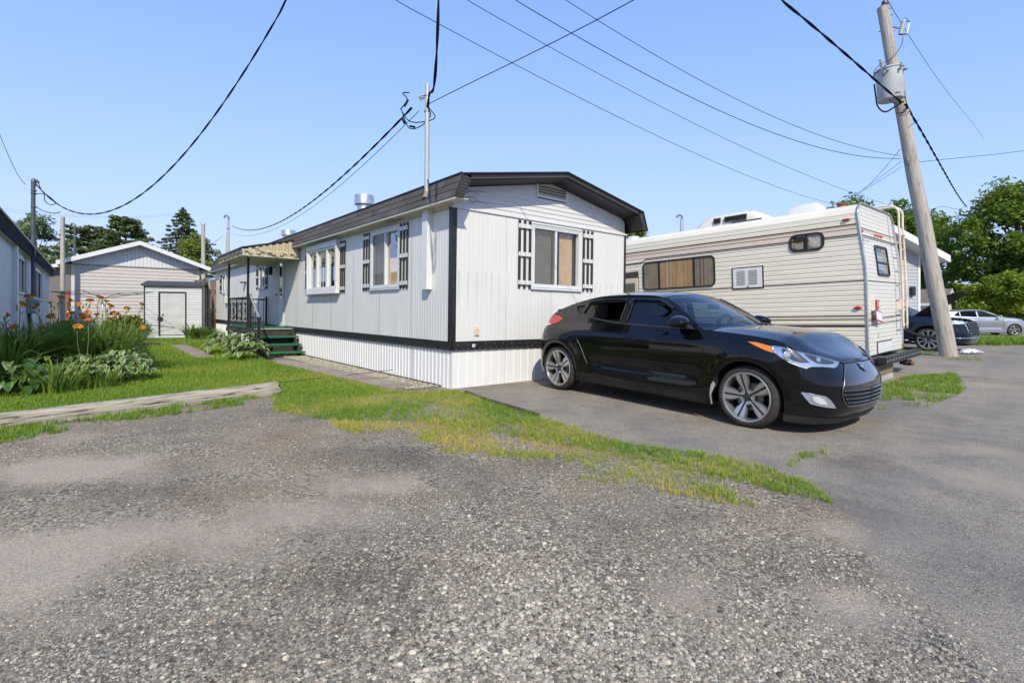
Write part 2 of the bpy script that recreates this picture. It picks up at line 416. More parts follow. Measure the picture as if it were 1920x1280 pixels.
def sheet(name, poly, dz, m, step=.25, wob=0., attrs=True):
    """a thin sheet lying on the ground, cut to an outline"""
    P = np.array(poly)
    # densify outline
    out = []
    for i in range(len(P)):
        a, b = P[i], P[(i + 1) % len(P)]; k = max(1, int(np.linalg.norm(b - a) / step))
        for j in range(k):
            q = a + (b - a) * j / k; out.append(q)
    out = np.array(out)
    if wob: out = out + wob * (np.stack([vnoise(out[:, 0], out[:, 1], 3.1, 21), vnoise(out[:, 0], out[:, 1], 3.1, 22)], 1) - .5)
    lo, hi = out.min(0), out.max(0)
    xs, ys = np.meshgrid(np.arange(lo[0], hi[0], step), np.arange(lo[1], hi[1], step)); q = np.stack([xs.ravel(), ys.ravel()], 1)
    q = q[in_poly(q, out)]
    allp = [Vector(p) for p in out] + [Vector(p) for p in q]
    vs, es, fs, *_ = delaunay_2d_cdt(allp, [], [list(range(len(out)))], 1, 1e-5)
    V = np.array([(p.x, p.y, 0) for p in vs]); V[:, 2] = gz(V[:, 0], V[:, 1]) + dz; V[:len(out), 2] -= dz + .006   # the rim dips into the ground: no gap to see under
    me = bpy.data.meshes.new(name); me.from_pydata(V.tolist(), [], [list(f) for f in fs])
    o = link(name, me, m, None, True); struct(o)
    if attrs:
        xi = np.clip(np.searchsorted(gx, V[:, 0]), 0, nx - 1); yi = np.clip(np.searchsorted(gy, V[:, 1]), 0, ny - 1)
        set_attr(me, 'sand', sand[yi, xi])
    return o
driveway = sheet('driveway', drive_poly, .004, ground_material('worn_asphalt', 'drive'), .2, .12)
road_poly = [(9.5, 14.3), (13, 14.6), (40, 17.2), (90, 21), (90, 24.5), (40, 20.6), (22, 19.4), (15.5, 18.2), (12.0, 19.5), (10.5, 17)]
road = sheet('road', road_poly, .005, ground_material('road_asphalt', 'road'), .5, .3, False)
lane = sheet('gravel_lane', [(17, 22.6), (90, 26), (90, 31.5), (30, 29.8), (19, 28)], .004, mat('pale_gravel', (.25, .24, .225), .95, var=.3, vscale=14, bump=.6, bscale=60), .8, .3, False)
far_lawn = sheet('far_lawn', [(13, 33), (30, 30.2), (95, 32), (150, 60), (150, 140), (-20, 140), (-5, 36), (9, 30)], .006, mat('far_grass', (.075, .12, .022), .95, var=.35, vscale=1.2, dirt=(.12, .12, .04), dscale=.4), 3., 0, False)

# ---- lawn
garden_edge = [(0, 752), (150, 738), (200, 725), (270, 690), (278, 660), (274, 640)]
LAWN_PX = [(-260, 812), (0, 781), (516, 731), (560, 738), (640, 748), (745, 738), (500, 677), (440, 655), (400, 640), (374, 636), (274, 640), (200, 640), (110, 636), (-60, 660), (-400, 740)]
lawn_poly = gpoly(LAWN_PX)
lawn_mat = mat('lawn_soil_and_thatch', (0.109, 0.169, 0.0253), .95, var=.4, vscale=7, dirt=(0.218, 0.213, 0.046), dscale=1.1, damt=.5, bump=.5, bscale=90, bdist=.02)
lawn = sheet('lawn', lawn_poly, .006, lawn_mat, .3, .15, False)
front_green = gpoly([(508, 733), (516, 772), (640, 792), (760, 790), (900, 803), (1000, 828), (1100, 843), (1250, 873), (1400, 908), (1530, 938), (1575, 946), (1520, 908), (1450, 880), (1380, 862), (1300, 848), (1180, 833), (1040, 791), (925, 757), (862, 733), (790, 735), (745, 737), (640, 730)])
front_dry = gpoly([(590, 768), (630, 803), (680, 822), (760, 838), (900, 858), (1000, 876), (1100, 900), (1250, 925), (1400, 952), (1618, 974), (1575, 946), (1400, 905), (1250, 870), (1100, 840), (1000, 825), (900, 800), (760, 775), (640, 768)])
timber_weeds = gpoly([(0, 800), (120, 785), (300, 764), (460, 744), (500, 748), (480, 756), (330, 778), (200, 792), (60, 822), (0, 832), (-120, 850), (-120, 818)])
right_weeds = gpoly([(1640, 728), (1700, 706), (1790, 700), (1812, 726), (1790, 744), (1740, 764), (1646, 772)])
tuft_a = gpoly([(1470, 868), (1500, 852), (1552, 846), (1556, 854), (1500, 866), (1480, 880)])
edge_weeds = gpoly([(1690, 652), (1752, 655), (1762, 664), (1690, 668)])
edge_weeds2 = gpoly([(1765, 668), (1840, 670), (1838, 676), (1765, 675)])
lane_grass = gpoly([(1822, 638), (2400, 640), (2400, 648), (1820, 647)])

# ---- grass clumps (scattered, nobody could count them)
PROTO = bpy.data.collections.new('scatter_sources')
def blade_clump(name, nb, h, w, spread, lean, seed, m):
    r = random.Random(seed); b = MB()
    for i in range(nb):
        a = r.uniform(0, 2 * PI); d = spread * math.sqrt(r.random()); x, y = d * math.cos(a), d * math.sin(a)
        hh = h * r.uniform(.55, 1.1); la = r.uniform(0, 2 * PI); ln = lean * hh * r.uniform(.2, 1.); ww = w * r.uniform(.7, 1.2)
        dx, dy = math.cos(la), math.sin(la); px, py = -dy * ww / 2, dx * ww / 2
        p1 = (x + dx * ln * .3, y + dy * ln * .3, hh * .55); p2 = (x + dx * ln, y + dy * ln, hh)
        b.add([(x - px, y - py, -.01), (x + px, y + py, -.01), (p1[0] + px * .8, p1[1] + py * .8, p1[2]), (p1[0] - px * .8, p1[1] - py * .8, p1[2]), p2], [(0, 1, 2, 3), (3, 2, 4)])
    me = bpy.data.meshes.new(name); me.from_pydata(b.v, [], b.f); me.materials.append(m)
    o = bpy.data.objects.new(name, me); PROTO.objects.link(o); return o
def inst_mat(name, stops, rough=.6, transl=.3):
    m = bpy.data.materials.new(name); m.use_nodes = True; nt = m.node_tree; L = nt.links.new
    b = nt.nodes['Principled BSDF']; out = nt.nodes['Material Output']; b.inputs['Roughness'].default_value = rough; b.inputs['Specular IOR Level'].default_value = .3
    a = _n(nt, 'ShaderNodeAttribute', attribute_name='tone', attribute_type='INSTANCER')
    r = _n(nt, 'ShaderNodeValToRGB'); e = r.color_ramp.elements
    e[0].position, e[0].color = stops[0][0], (*stops[0][1], 1); e[1].position, e[1].color = stops[-1][0], (*stops[-1][1], 1)
    for p, c in stops[1:-1]: q = e.new(p); q.color = (*c, 1)
    L(a.outputs['Fac'], r.inputs[0]); L(r.outputs[0], b.inputs['Base Color'])
    if transl:
        tr = _n(nt, 'ShaderNodeBsdfTranslucent'); L(r.outputs[0], tr.inputs[0]); ms = _n(nt, 'ShaderNodeMixShader'); ms.inputs[0].default_value = transl
        L(b.outputs[0], ms.inputs[1]); L(tr.outputs[0], ms.inputs[2]); L(ms.outputs[0], out.inputs['Surface'])
    return m
def scatter(name, P, scale, rot, tone, protos, label=None, tilt=None):
    """stuff: points carrying size, turn and tone; geometry nodes set one of the source shapes on each"""
    n = len(P); me = bpy.data.meshes.new(name); me.vertices.add(n); me.vertices.foreach_set('co', np.asarray(P, np.float32).ravel())
    for nm, a in (('sc', scale), ('tone', tone)): set_attr(me, nm, a)
    rv = np.zeros((n, 3), np.float32); rv[:, 2] = rot
    if tilt is not None: rv[:, :2] = tilt
    q = me.attributes.new('rt', 'FLOAT_VECTOR', 'POINT'); q.data.foreach_set('vector', rv.ravel())
    o = bpy.data.objects.new(name, me); COL.objects.link(o); o['kind'] = 'stuff'
    ng = bpy.data.node_groups.new(name + '_scatter', 'GeometryNodeTree'); ng.interface.new_socket('Geometry', in_out='INPUT', socket_type='NodeSocketGeometry'); ng.interface.new_socket('Geometry', in_out='OUTPUT', socket_type='NodeSocketGeometry')
    L = ng.links.new; gi = ng.nodes.new('NodeGroupInput'); go = ng.nodes.new('NodeGroupOutput')
    ip = ng.nodes.new('GeometryNodeInstanceOnPoints'); L(gi.outputs[0], ip.inputs['Points'])
    jn = ng.nodes.new('GeometryNodeGeometryToInstance')
    for p in protos:
        oi = ng.nodes.new('GeometryNodeObjectInfo'); oi.inputs['Object'].default_value = p; L(oi.outputs['Geometry'], jn.inputs[0])
    L(jn.outputs[0], ip.inputs['Instance']); ip.inputs['Pick Instance'].default_value = True
    def na(nm, dt):
        x = ng.nodes.new('GeometryNodeInputNamedAttribute'); x.data_type = dt; x.inputs['Name'].default_value = nm; return x.outputs['Attribute']
    L(na('sc', 'FLOAT'), ip.inputs['Scale'])
    e2r = ng.nodes.new('FunctionNodeEulerToRotation'); L(na('rt', 'FLOAT_VECTOR'), e2r.inputs[0]); L(e2r.outputs[0], ip.inputs['Rotation'])
    L(ip.outputs[0], go.inputs[0])
    md = o.modifiers.new('scatter', 'NODES'); md.node_group = ng
    if label: o['label'] = label
    return o
def fill(poly, density, seed, far=None):
    """random points inside an outline; density per square metre may fall off with distance"""
    r = np.random.default_rng(seed); P = np.array(poly); lo, hi = P.min(0), P.max(0)
    n = int((hi - lo).prod() * density); q = lo + r.random((n, 2)) * (hi - lo); q = q[in_poly(q, P)]
    if far:
        d = np.hypot(q[:, 0], q[:, 1]); q = q[r.random(len(q)) < np.clip((far / d) ** 2, .12, 1)]
    return q
grass_blade_mat = inst_mat('grass_blades', [(0, (0.0704, 0.15, 0.0161)), (.35, (0.147, 0.269, 0.0253)), (.6, (0.243, 0.35, 0.0368)), (.8, (0.435, 0.388, 0.0805)), (1, (0.589, 0.45, 0.161))], transl=.3)
clumps = [blade_clump('grass_clump', 10, .065, .006, .045, .8, s, grass_blade_mat) for s in (1, 2, 3, 4)]
tall = [blade_clump('weed_clump', 12, .11, .008, .05, .9, s, grass_blade_mat) for s in (11, 12, 13)]
def grass(name, q, base, var, size, protos, seed, label):
    r = np.random.default_rng(seed); z = gz(q[:, 0], q[:, 1])
    tn = np.clip(base + var * (r.random(len(q)) - .5) * 2, 0, 1)
    return scatter(name, np.column_stack([q, z]), size * (.7 + .6 * r.random(len(q))), r.random(len(q)) * 6.28, tn, protos, label)
PATHS = [(on_ground(755, 728)[:2], on_ground(515, 676)[:2], .27), (on_ground(386, 672)[:2], on_ground(332, 647)[:2], .24)]
def off_path(q):
    k = np.ones(len(q), bool)
    for a, b, w in PATHS:
        d = b - a; t = np.clip(((q - a) @ d) / (d @ d), 0, 1); k &= np.hypot(*(q - a - t[:, None] * d).T) > w
    return k
q = fill(lawn_poly, 900, 31, 8.5); q = q[off_path(q)]
grass('lawn_grass', q, .53 + .28 * (vnoise(q[:, 0], q[:, 1], 1.3, 4) - .4), .12, .85 * np.clip(np.hypot(q[:, 0], q[:, 1]) / 9, .9, 1.6), clumps, 32, 'short bright green mown grass of the side lawn')
q = fill(front_green, 1350, 33)
dq = vnoise(q[:, 0], q[:, 1], 2.2, 14)
q1 = q[(dq + .5 * RNG.random(len(q))) > .42]
grass('verge_grass', q1, .52 + .5 * (vnoise(q1[:, 0], q1[:, 1], 1.6, 6) - .4), .22, .46, clumps + tall[:1], 34, 'rough green grass between the gravel and the asphalt drive')
q = fill(front_dry, 1500, 35)
dn = .65 * vnoise(q[:, 0], q[:, 1], 2.6, 7) + .35 * vnoise(q[:, 0], q[:, 1], 7, 17)
q = q[dn > .36 + .22 * RNG.random(len(q))]
grass('dry_grass', q, (.80 + .4 * (vnoise(q[:, 0], q[:, 1], 2.0, 16) - .5)), .18, .48 * (.6 + .8 * vnoise(q[:, 0], q[:, 1], 3.0, 26)), clumps, 36, 'sparse yellowing grass thinning out into the gravel')
q = fill(timber_weeds, 700, 37); q = q[vnoise(q[:, 0], q[:, 1], 2.2, 19) > .36]
grass('timber_weeds', q, .45, .2, .6, clumps + tall, 38, 'low weeds growing along the front of the timber')
q = np.concatenate([fill(right_weeds, 420, 39)]); q = q[vnoise(q[:, 0], q[:, 1], 1.5, 23) + .45 * RNG.random(len(q)) > .52]
grass('weed_patch', q, .48, .25, .62, tall + clumps[:1], 40, 'patch of tall weeds in front of the camper bumper')
q = np.concatenate([fill(tuft_a, 500, 41), fill(edge_weeds, 160, 42), fill(edge_weeds2, 120, 43)]); q = q[vnoise(q[:, 0], q[:, 1], 2.5, 24) > .35]
grass('asphalt_tufts', q, .5, .25, .5, clumps + tall, 44, 'small grass tufts breaking through the asphalt')
q = fill(lane_grass, 60, 45)
grass('lane_grass', q, .45, .2, 2.2, tall, 46, 'rough grass strip between the road and the gravel lane')

# ---- loose stones of the gravel yard
stone_mat = inst_mat('gravel_stones', [(0, (0.0687, 0.0625, 0.0535)), (.3, (0.19, 0.169, 0.136)), (.6, (0.332, 0.293, 0.228)), (.85, (0.457, 0.404, 0.313)), (.95, (0.595, 0.517, 0.396)), (1, (0.412, 0.279, 0.165))], .8, 0)
def stone(name, seed):
    bm = bmesh.new(); bmesh.ops.create_icosphere(bm, subdivisions=1, radius=.5); r = random.Random(seed)
    sx, sy, sz = r.uniform(.8, 1.25), r.uniform(.65, 1.), r.uniform(.42, .7)
    for v in bm.verts: v.co = Vector((v.co.x * sx * r.uniform(.8, 1.15), v.co.y * sy * r.uniform(.8, 1.15), v.co.z * sz * r.uniform(.8, 1.1)))
    me = bpy.data.meshes.new(name); bm.to_mesh(me); bm.free(); me.materials.append(stone_mat)
    o = bpy.data.objects.new(name, me); PROTO.objects.link(o); return o
stones = [stone('stone', s) for s in range(7)]
r = np.random.default_rng(51)
def lookup(F_, x, y):
    return F_[np.clip(np.searchsorted(gy, y), 0, ny - 1), np.clip(np.searchsorted(gx, x), 0, nx - 1)]
npt = 250000
yy = 1.35 + 5.6 * r.random(npt) ** 1.7; xx = (r.random(npt) * 2 - 1) * (yy * 1.12 + .3)
coarse = np.clip(np.exp(-((xx - .05) / 1.5) ** 2 - ((yy - 2.0) / 1.0) ** 2) + .55 * np.exp(-((xx - 1.1) / 1.2) ** 2 - ((yy - 3.9) / .7) ** 2) + .35 * np.exp(-((xx + 3.2) / 1.3) ** 2 - ((yy - 4.1) / .6) ** 2), 0, 1)
keep = r.random(npt) < (.16 + .84 * coarse) * (1 - .80 * ss(.2, .6, lookup(sand, xx, yy))) * (1 - .93 * ss(.25, .75, lookup(asph, xx, yy))) * (.45 + .55 * ss(.35, .6, vnoise(xx, yy, 1.4, 61)))
pts2 = np.stack([xx, yy], 1)
keep &= ~in_poly(pts2, lawn_poly) & ~in_poly(pts2, drive_poly)
xx, yy, coarse = xx[keep], yy[keep], coarse[keep]; k = len(xx)
size = np.exp(r.normal(0, .36, k)) * (.0068 + .0052 * coarse) * (1 - .35 * ss(.2, .6, lookup(sand, xx, yy))); size = np.clip(size, .005, .034)
tn = np.clip(r.normal(.52, .27, k) - .25 * lookup(dark, xx, yy), 0, .94); tn[r.random(k) < .005] = 1.
scatter('gravel', np.column_stack([xx, yy, gz(xx, yy) + size * .04]), size, r.random(k) * 6.28, tn, stones, 'loose grey crushed stone over the front yard', (r.random((k, 2)) - .5) * .7)
# scattered stones along the home wall
uu_, vv_ = r.random(9000), r.random(9000)
su, sv = -.52 + .50 * uu_, .3 + 6.3 * vv_
bx, by = HC[0] + .775 * su - .632 * sv, HC[1] + .632 * su + .775 * sv
sz_ = .012 + .02 * r.random(9000)
scatter('gravel_strip', np.column_stack([bx, by, gz(bx, by) + .008 + sz_ * .2]), sz_, r.random(9000) * 6.28, np.clip(r.normal(.66, .18, 9000), 0, .94), stones, 'pale stones between the paver path and the white skirting', (r.random((9000, 2)) - .5) * .8)
q = np.column_stack([bx, by])[r.random(9000) < .11]
grass('strip_weeds', q, .5, .25, .45, clumps, 52, 'tiny weeds among the stones beside the skirting')

# ================================================================ THE WHITE MOBILE HOME
HM = frame(HC, HU, HV, HZ)           # local axes: x along the front, y along the long side (away), z up
WID, LEN = 3.93, 18.78
home = thing('mobile_home', 'long white ribbed mobile home with black corner trim and dark shingled roof edge', 'mobile home', m=HM)
BAND0, BAND1, WTOP = .56, .69, 2.655
def skin_profile(a0, a1, pitch, groove, depth, raised=False):
    """break points along a ribbed metal sheet: (position, offset outwards)"""
    out = [(a0, 0.)]; k = math.ceil((a0 + 1e-6) / pitch)
    while k * pitch < a1 - groove:
        c = k * pitch
        if c - groove > a0 + .003:
            s = depth if raised else -depth
            out += [(c - groove, 0.), (c - groove * .45, s), (c + groove * .45, s), (c + groove, 0.)]
        k += 1
    out.append((a1, 0.)); return out
def ribbed(mb, a0, a1, z0, z1, fn, pitch, groove, depth, holes=(), raised=False):
    pr = skin_profile(a0, a1, pitch, groove, depth, raised); cuts = sorted({h for hl in holes for h in hl[:2] if a0 < h < a1})
    for c in cuts:
        for i in range(len(pr) - 1):
            if pr[i][0] < c < pr[i + 1][0]:
                t = (c - pr[i][0]) / (pr[i + 1][0] - pr[i][0]); pr.insert(i + 1, (c, pr[i][1] * (1 - t) + pr[i + 1][1] * t)); break
    for (p, d), (q, e) in zip(pr[:-1], pr[1:]):
        mid = (p + q) / 2; spans = [(z0, z1)]
        for h0, h1, hz0, hz1 in holes:
            if h0 < mid < h1:
                spans = [s for lo, hi in spans for s in ((lo, min(hi, hz0)), (max(lo, hz1), hi)) if s[1] - s[0] > 1e-4]
        for lo, hi in spans:
            mb.add([fn(p, d, lo), fn(q, e, lo), fn(q, e, hi), fn(p, d, hi)], [(0, 1, 2, 3)])
F_front = lambda a, d, z: (a, -d, z)
F_left = lambda a, d, z: (-d, a, z)
# openings: (start, end, z0, z1)
W_FRONT = (1.55, 2.66, 1.57, 2.55)
W_L1 = (1.67, 2.77, 1.56, 2.545)
W_L2 = (4.40, 6.28, 1.56, 2.52)
DOOR = (8.50, 9.10, .69, 2.53)
W_L3 = (10.52, 11.18, 1.80, 2.48)
W_L4 = (16.60, 17.12, 1.78, 2.47)
panels = [0, 1.22, 2.44, 3.66, 4.88, 6.10, 7.32, 8.54, 9.76, 10.98, 12.2, 13.42, 14.64, 15.86, 17.08, LEN]
for a, b_ in zip(panels[:-1], panels[1:]):
    for lo_, hi_ in ([(BAND1, 1.56), (2.52, WTOP)] if a == 4.88 else [(BAND1, WTOP)]):
        mb = MB(); ribbed(mb, a + .002, b_ - .002, lo_, hi_, F_left, .0813, .009, .0034, [W_L1, W_L2, DOOR, W_L3, W_L4])
        mb.build('wall_panel', white_metal, home, fix=False)
for a, b_ in zip([0, 1.0, 1.98, 2.96], [1.0, 1.98, 2.96, WID]):
    mb = MB(); ribbed(mb, a + .002, b_ - .002, BAND1, WTOP, F_front, .082, .008, .003, [W_FRONT])
    mb.build('wall_panel', white_metal, home, fix=False)
mb = MB(); mb.add([(WID, 0, 0), (WID, LEN, 0), (WID, LEN, 2.66), (WID, 0, 2.66)], [(0, 1, 2, 3)]); mb.add([(0, LEN, 0), (WID, LEN, 0), (WID, LEN, 2.66), (0, LEN, 2.66)], [(0, 1, 2, 3)])
mb.add([(0, LEN, 2.66), (WID, LEN, 2.66), (WID / 2, LEN, 3.3)], [(0, 1, 2)])
mb.build('rear_wall', white_metal, home)
# skirting sheets
skirt_mat = mat('white_skirting', (.70, .695, .675), .45, var=.02, dirt=(.55, .53, .47), dscale=2.2, damt=.15)
for a in np.arange(0, LEN, 1.2):
    if 7.2 < a < 8.3: pass
    mb = MB(); ribbed(mb, a + .002, min(a + 1.2, LEN) - .002, -.06 if a < 7 else -.12, BAND0, lambda p, d, z: (.02 - d, p, z), .11, .011, .012, raised=True)
    mb.build('skirting_sheet', skirt_mat, home, fix=False)
for a in np.arange(0, WID, 1.0):
    mb = MB(); ribbed(mb, a + .022, min(a + 1.0, WID) + (.018 if a < WID - 1.01 else 0), -.06, BAND0, lambda p, d, z: (p, .02 - d, z), .15, .010, .009, raised=True)
    mb.build('skirting_sheet', skirt_mat, home, fix=False)
mb = MB(); mb.bevbox(.0, .04, .3, LEN, -.09, .025, .006); mb.build('base_rail', mat('dark_base_strip', (.02, .02, .02), .7), home)
# black band with screws, corner posts
mb = MB(); mb.box(-.016, .02, -.016, LEN, BAND0, BAND1); mb.box(-.0158, WID + .016, -.016, .02, BAND0 + .0005, BAND1 - .0005); mb.build('band_trim', black_trim, home)
screw_mat = mat('screw_heads', (.55, .54, .5), .4, .7)
mb = MB()
for s in np.arange(.08, WID, .105): mb.lathe([(0, 0), (.006, 0), (.006, .004), (0, .005)], 6, T(s, -.0165, BAND0 + .018) @ Rot(PI / 2, 'X'))
for s in np.arange(.1, WID, .17): mb.lathe([(0, 0), (.006, 0), (.006, .004), (0, .005)], 6, T(s, -.0165, BAND1 - .05) @ Rot(PI / 2, 'X'))
for s in np.arange(.1, 9, .16): mb.lathe([(0, 0), (.006, 0), (.006, .004), (0, .005)], 6, T(-.0165, s, BAND0 + .018) @ Rot(-PI / 2, 'Y'))
mb.build('screws', screw_mat, home)['kind'] = 'stuff'
for x0, x1 in ((-.014, .064), (WID - .03, WID + .014)):
    mb = MB(); mb.box(x0, x1, -.0165, .06, BAND1, WTOP + .0); mb.build('corner_trim', black_trim, home)
mb = MB(); mb.box(-.0145, .02, .0605, .075, BAND1, WTOP); mb.box(-.0145, .0635, -.02, -.0165, BAND1, WTOP - .01); mb.build('corner_cap', black_trim, home)

# gable above the front wall: overlapping boards
def gable_z(s):     # underside line of the roof over the front
    return 3.30 - abs(s - 1.965) * (3.30 - 2.945) / 1.85
zz = 2.645; k = 0
gable_mat = mat('white_gable_boards', (.62, .615, .595), .45, var=.03, dirt=(.42, .42, .38), dscale=1.5, damt=.15, stretch=(.4, 1, 2))
VENT = (1.64, 2.29, 3.075, 3.245)
while zz < 3.28:
    z1 = min(zz + .075, 3.3)
    # board spans where the roof line is above it
    def span(z):
        if z < 2.945: return (.0 - (0 if z > 2.66 else .02), WID + (0 if z > 2.66 else .02)) if z < 2.70 else (.03, WID - .03)
        h = (3.30 - z) / ((3.30 - 2.945) / 1.85); return (1.965 - h, 1.965 + h)
    a0, a1 = span(zz); b0, b1 = span(z1)
    spans = [((a0, a1), (b0, b1))]
    if z1 > VENT[2] and zz < VENT[3]: spans = [((a0, VENT[0]), (b0, VENT[0])), ((VENT[1], a1), (VENT[1], b1))]
    for (p0, p1), (q0, q1) in spans:
        if p1 - p0 > .02:
            mb = MB(); mb.add([(p0, -.014, zz), (p1, -.014, zz), (q1, -.004, z1), (q0, -.004, z1), (p0, .02, zz), (p1, .02, zz)], [(0, 1, 2, 3), (4, 5, 1, 0)])
            mb.build('gable_board', gable_mat, home, fix=False)
    zz = z1; k += 1
mb = MB(); mb.box(-.03, WID + .03, -.022, -.014, 2.635, 2.655); mb.build('gable_drip_edge', white_metal, home)
# louvred gable vent
mb = MB(); x0, x1, z0, z1 = VENT
mb.box(x0 - .035, x0 + .004, -.03, -.002, z0 - .04, z1); mb.box(x1 - .004, x1 + .035, -.03, -.002, z0 - .04, z1 - .05); mb.box(x0 + .004, x1 - .004, -.03, -.002, z0 - .04, z0 + .004)
gv = mb.build('gable_vent', white_metal, home)
mb = MB(); mb.box(x0, x1, .02, .03, z0, z1 + .05); mb.build('vent_back', dark_void, gv)
for i in range(4):
    zc = z0 + .03 + i * .045; mb = MB(); mb.add([(x0, -.022, zc - .012), (x1, -.022, zc - .012), (x1, .012, zc + .025), (x0, .012, zc + .025), (x0, -.022, zc - .016), (x1, -.022, zc - .016)], [(0, 1, 2, 3), (4, 5, 1, 0)])
    mb.build('vent_slat', mat('cream_vent_slat', (.62, .58, .46), .5), gv)

# roof: two low slopes, shingled mansard skirts, black front overhang
OV = .36; YB = LEN + .15
BL, BR = -.065, 3.995; MZ = 3.05; PK = 3.43; ML, MR = -.205, 4.135; MBZ = 2.705; PX = 1.965
roof_mat = mat('dark_roof_shingle', (.040, .036, .033), .95, var=.35, vscale=25, bump=.5, bscale=140, bdist=.004)
mb = MB(); th = .03
mb.add([(BL - .02, -OV - .02, MZ), (PX, -OV - .02, PK), (BR + .02, -OV - .02, MZ), (BR + .02, YB, MZ), (PX, YB, PK), (BL - .02, YB, MZ),
        (BL, -OV, MZ - th), (PX, -OV, PK - th), (BR, -OV, MZ - th), (BR, YB, MZ - th), (PX, YB, PK - th), (BL, YB, MZ - th)],
       [(0, 1, 4, 5), (1, 2, 3, 4), (6, 11, 10, 7), (7, 10, 9, 8), (0, 6, 7, 1), (1, 7, 8, 2), (5, 4, 10, 11), (4, 3, 9, 10), (0, 5, 11, 6), (2, 8, 9, 3)])
mb.build('roof', roof_mat, home)
# ragged front shingle edge
r_ = random.Random(3); mb = MB()
for i in range(26):
    a = BL + i * (BR - BL) / 26; b_ = a + (BR - BL) / 26 * .97
    za = PK - abs(a - PX) * (PK - MZ) / (PX - BL); zb = PK - abs(b_ - PX) * (PK - MZ) / (PX - BL); l = r_.uniform(0, .012)
    mb.add([(a, -OV - .03, za + .004), (b_, -OV - .03, zb + .004), (b_, -OV + .25, zb + .012 + l), (a, -OV + .25, za + .012 + l), (a, -OV - .03, za - .012), (b_, -OV - .03, zb - .012)], [(0, 1, 2, 3), (4, 5, 1, 0)])
mb.build('front_shingle_row', roof_mat, home)['kind'] = 'stuff'
# fascia and sloped black soffit under the front overhang
for sx, bx in ((-1, BL), (1, BR)):
    xin = bx - sx * .13
    slope = (PK - MZ) / abs(PX - bx)
    zt = lambda x: PK - abs(x - PX) * slope
    mb = MB()
    x0 = PX; x1 = xin
    mb.add([(x0, -OV - .004, zt(x0) - .03), (x1, -OV - .004, zt(x1) - .03), (x1, -OV - .004, zt(x1) - .075), (x0, -OV - .004, zt(x0) - .075),
            (x0, -OV + .03, zt(x0) - .105), (x1, -OV + .03, zt(x1) - .105), (x0, -.0, zt(x0) - .125), (x1, -.0, zt(x1) - .125)],
           [(0, 1, 2, 3), (3, 2, 5, 4), (4, 5, 7, 6)])
    mb.build('front_soffit', black_trim, home)
    mb = MB(); mb.tube([(x0, -OV - .006, zt(x0) - .077), (x1, -OV - .006, zt(x1) - .077)], .007, 6); mb.build('soffit_bead', mat('worn_black_edge', (.10, .095, .09), .45), home)
# mansard end boxes
end_mat = mat('dark_end_slat', (.045, .040, .034), .7, var=.2)
light_line = mat('pale_end_bead', (.22, .21, .19), .6)
for sx, bx, mx in ((-1, BL, ML), (1, BR, MR)):
    ix, iz = bx - sx * .13, MZ - .055; jx = mx - sx * .13
    mb = MB(); mb.add([(bx, -OV - .005, MZ - .01), (mx, -OV - .005, MBZ), (jx, -OV - .005, MBZ), (ix, -OV - .005, iz), (bx, 0, MZ - .01), (mx, 0, MBZ), (jx, 0, MBZ), (ix, 0, iz)],
                      [(0, 1, 2, 3), (3, 2, 6, 7)])
    mb.build('mansard_end', black_trim if sx > 0 else end_mat, home)
    for i in range(7):
        t0 = (i + .08) / 7; t1 = (i + .88) / 7
        L_ = lambda t, f: (bx + (mx - bx) * t + (ix - bx) * (1 - f) * .9 * (1) - sx * .012, -OV - .012, MZ - .012 + (MBZ - MZ + .012) * t - (1 - f) * .03)
        o = lambda t, f: (bx + (mx - bx) * t - sx * (.03 + .09 * f), -OV - .0135, (MZ - .02) + (MBZ - MZ + .02) * t - .028 * f * (1 - t))
        mb = MB(); mb.add([o(t0, 0), o(t1, 0), o(t1, 1), o(t0, 1)] + [(p[0], -OV - .004, p[2]) for p in (o(t0, 0), o(t1, 0), o(t1, 1), o(t0, 1))], [(0, 1, 2, 3), (0, 4, 5, 1), (1, 5, 6, 2), (2, 6, 7, 3), (3, 7, 4, 0)])
        mb.build('end_slat', end_mat, home)
    mb = MB(); mb.tube([(bx + sx * .003, -OV - .012, MZ), (mx + sx * .003, -OV - .012, MBZ)], .012, 6); mb.tube([(ix, -OV - .012, iz), (jx, -OV - .012, MBZ)], .008, 6); mb.build('end_bead', black_trim, home)
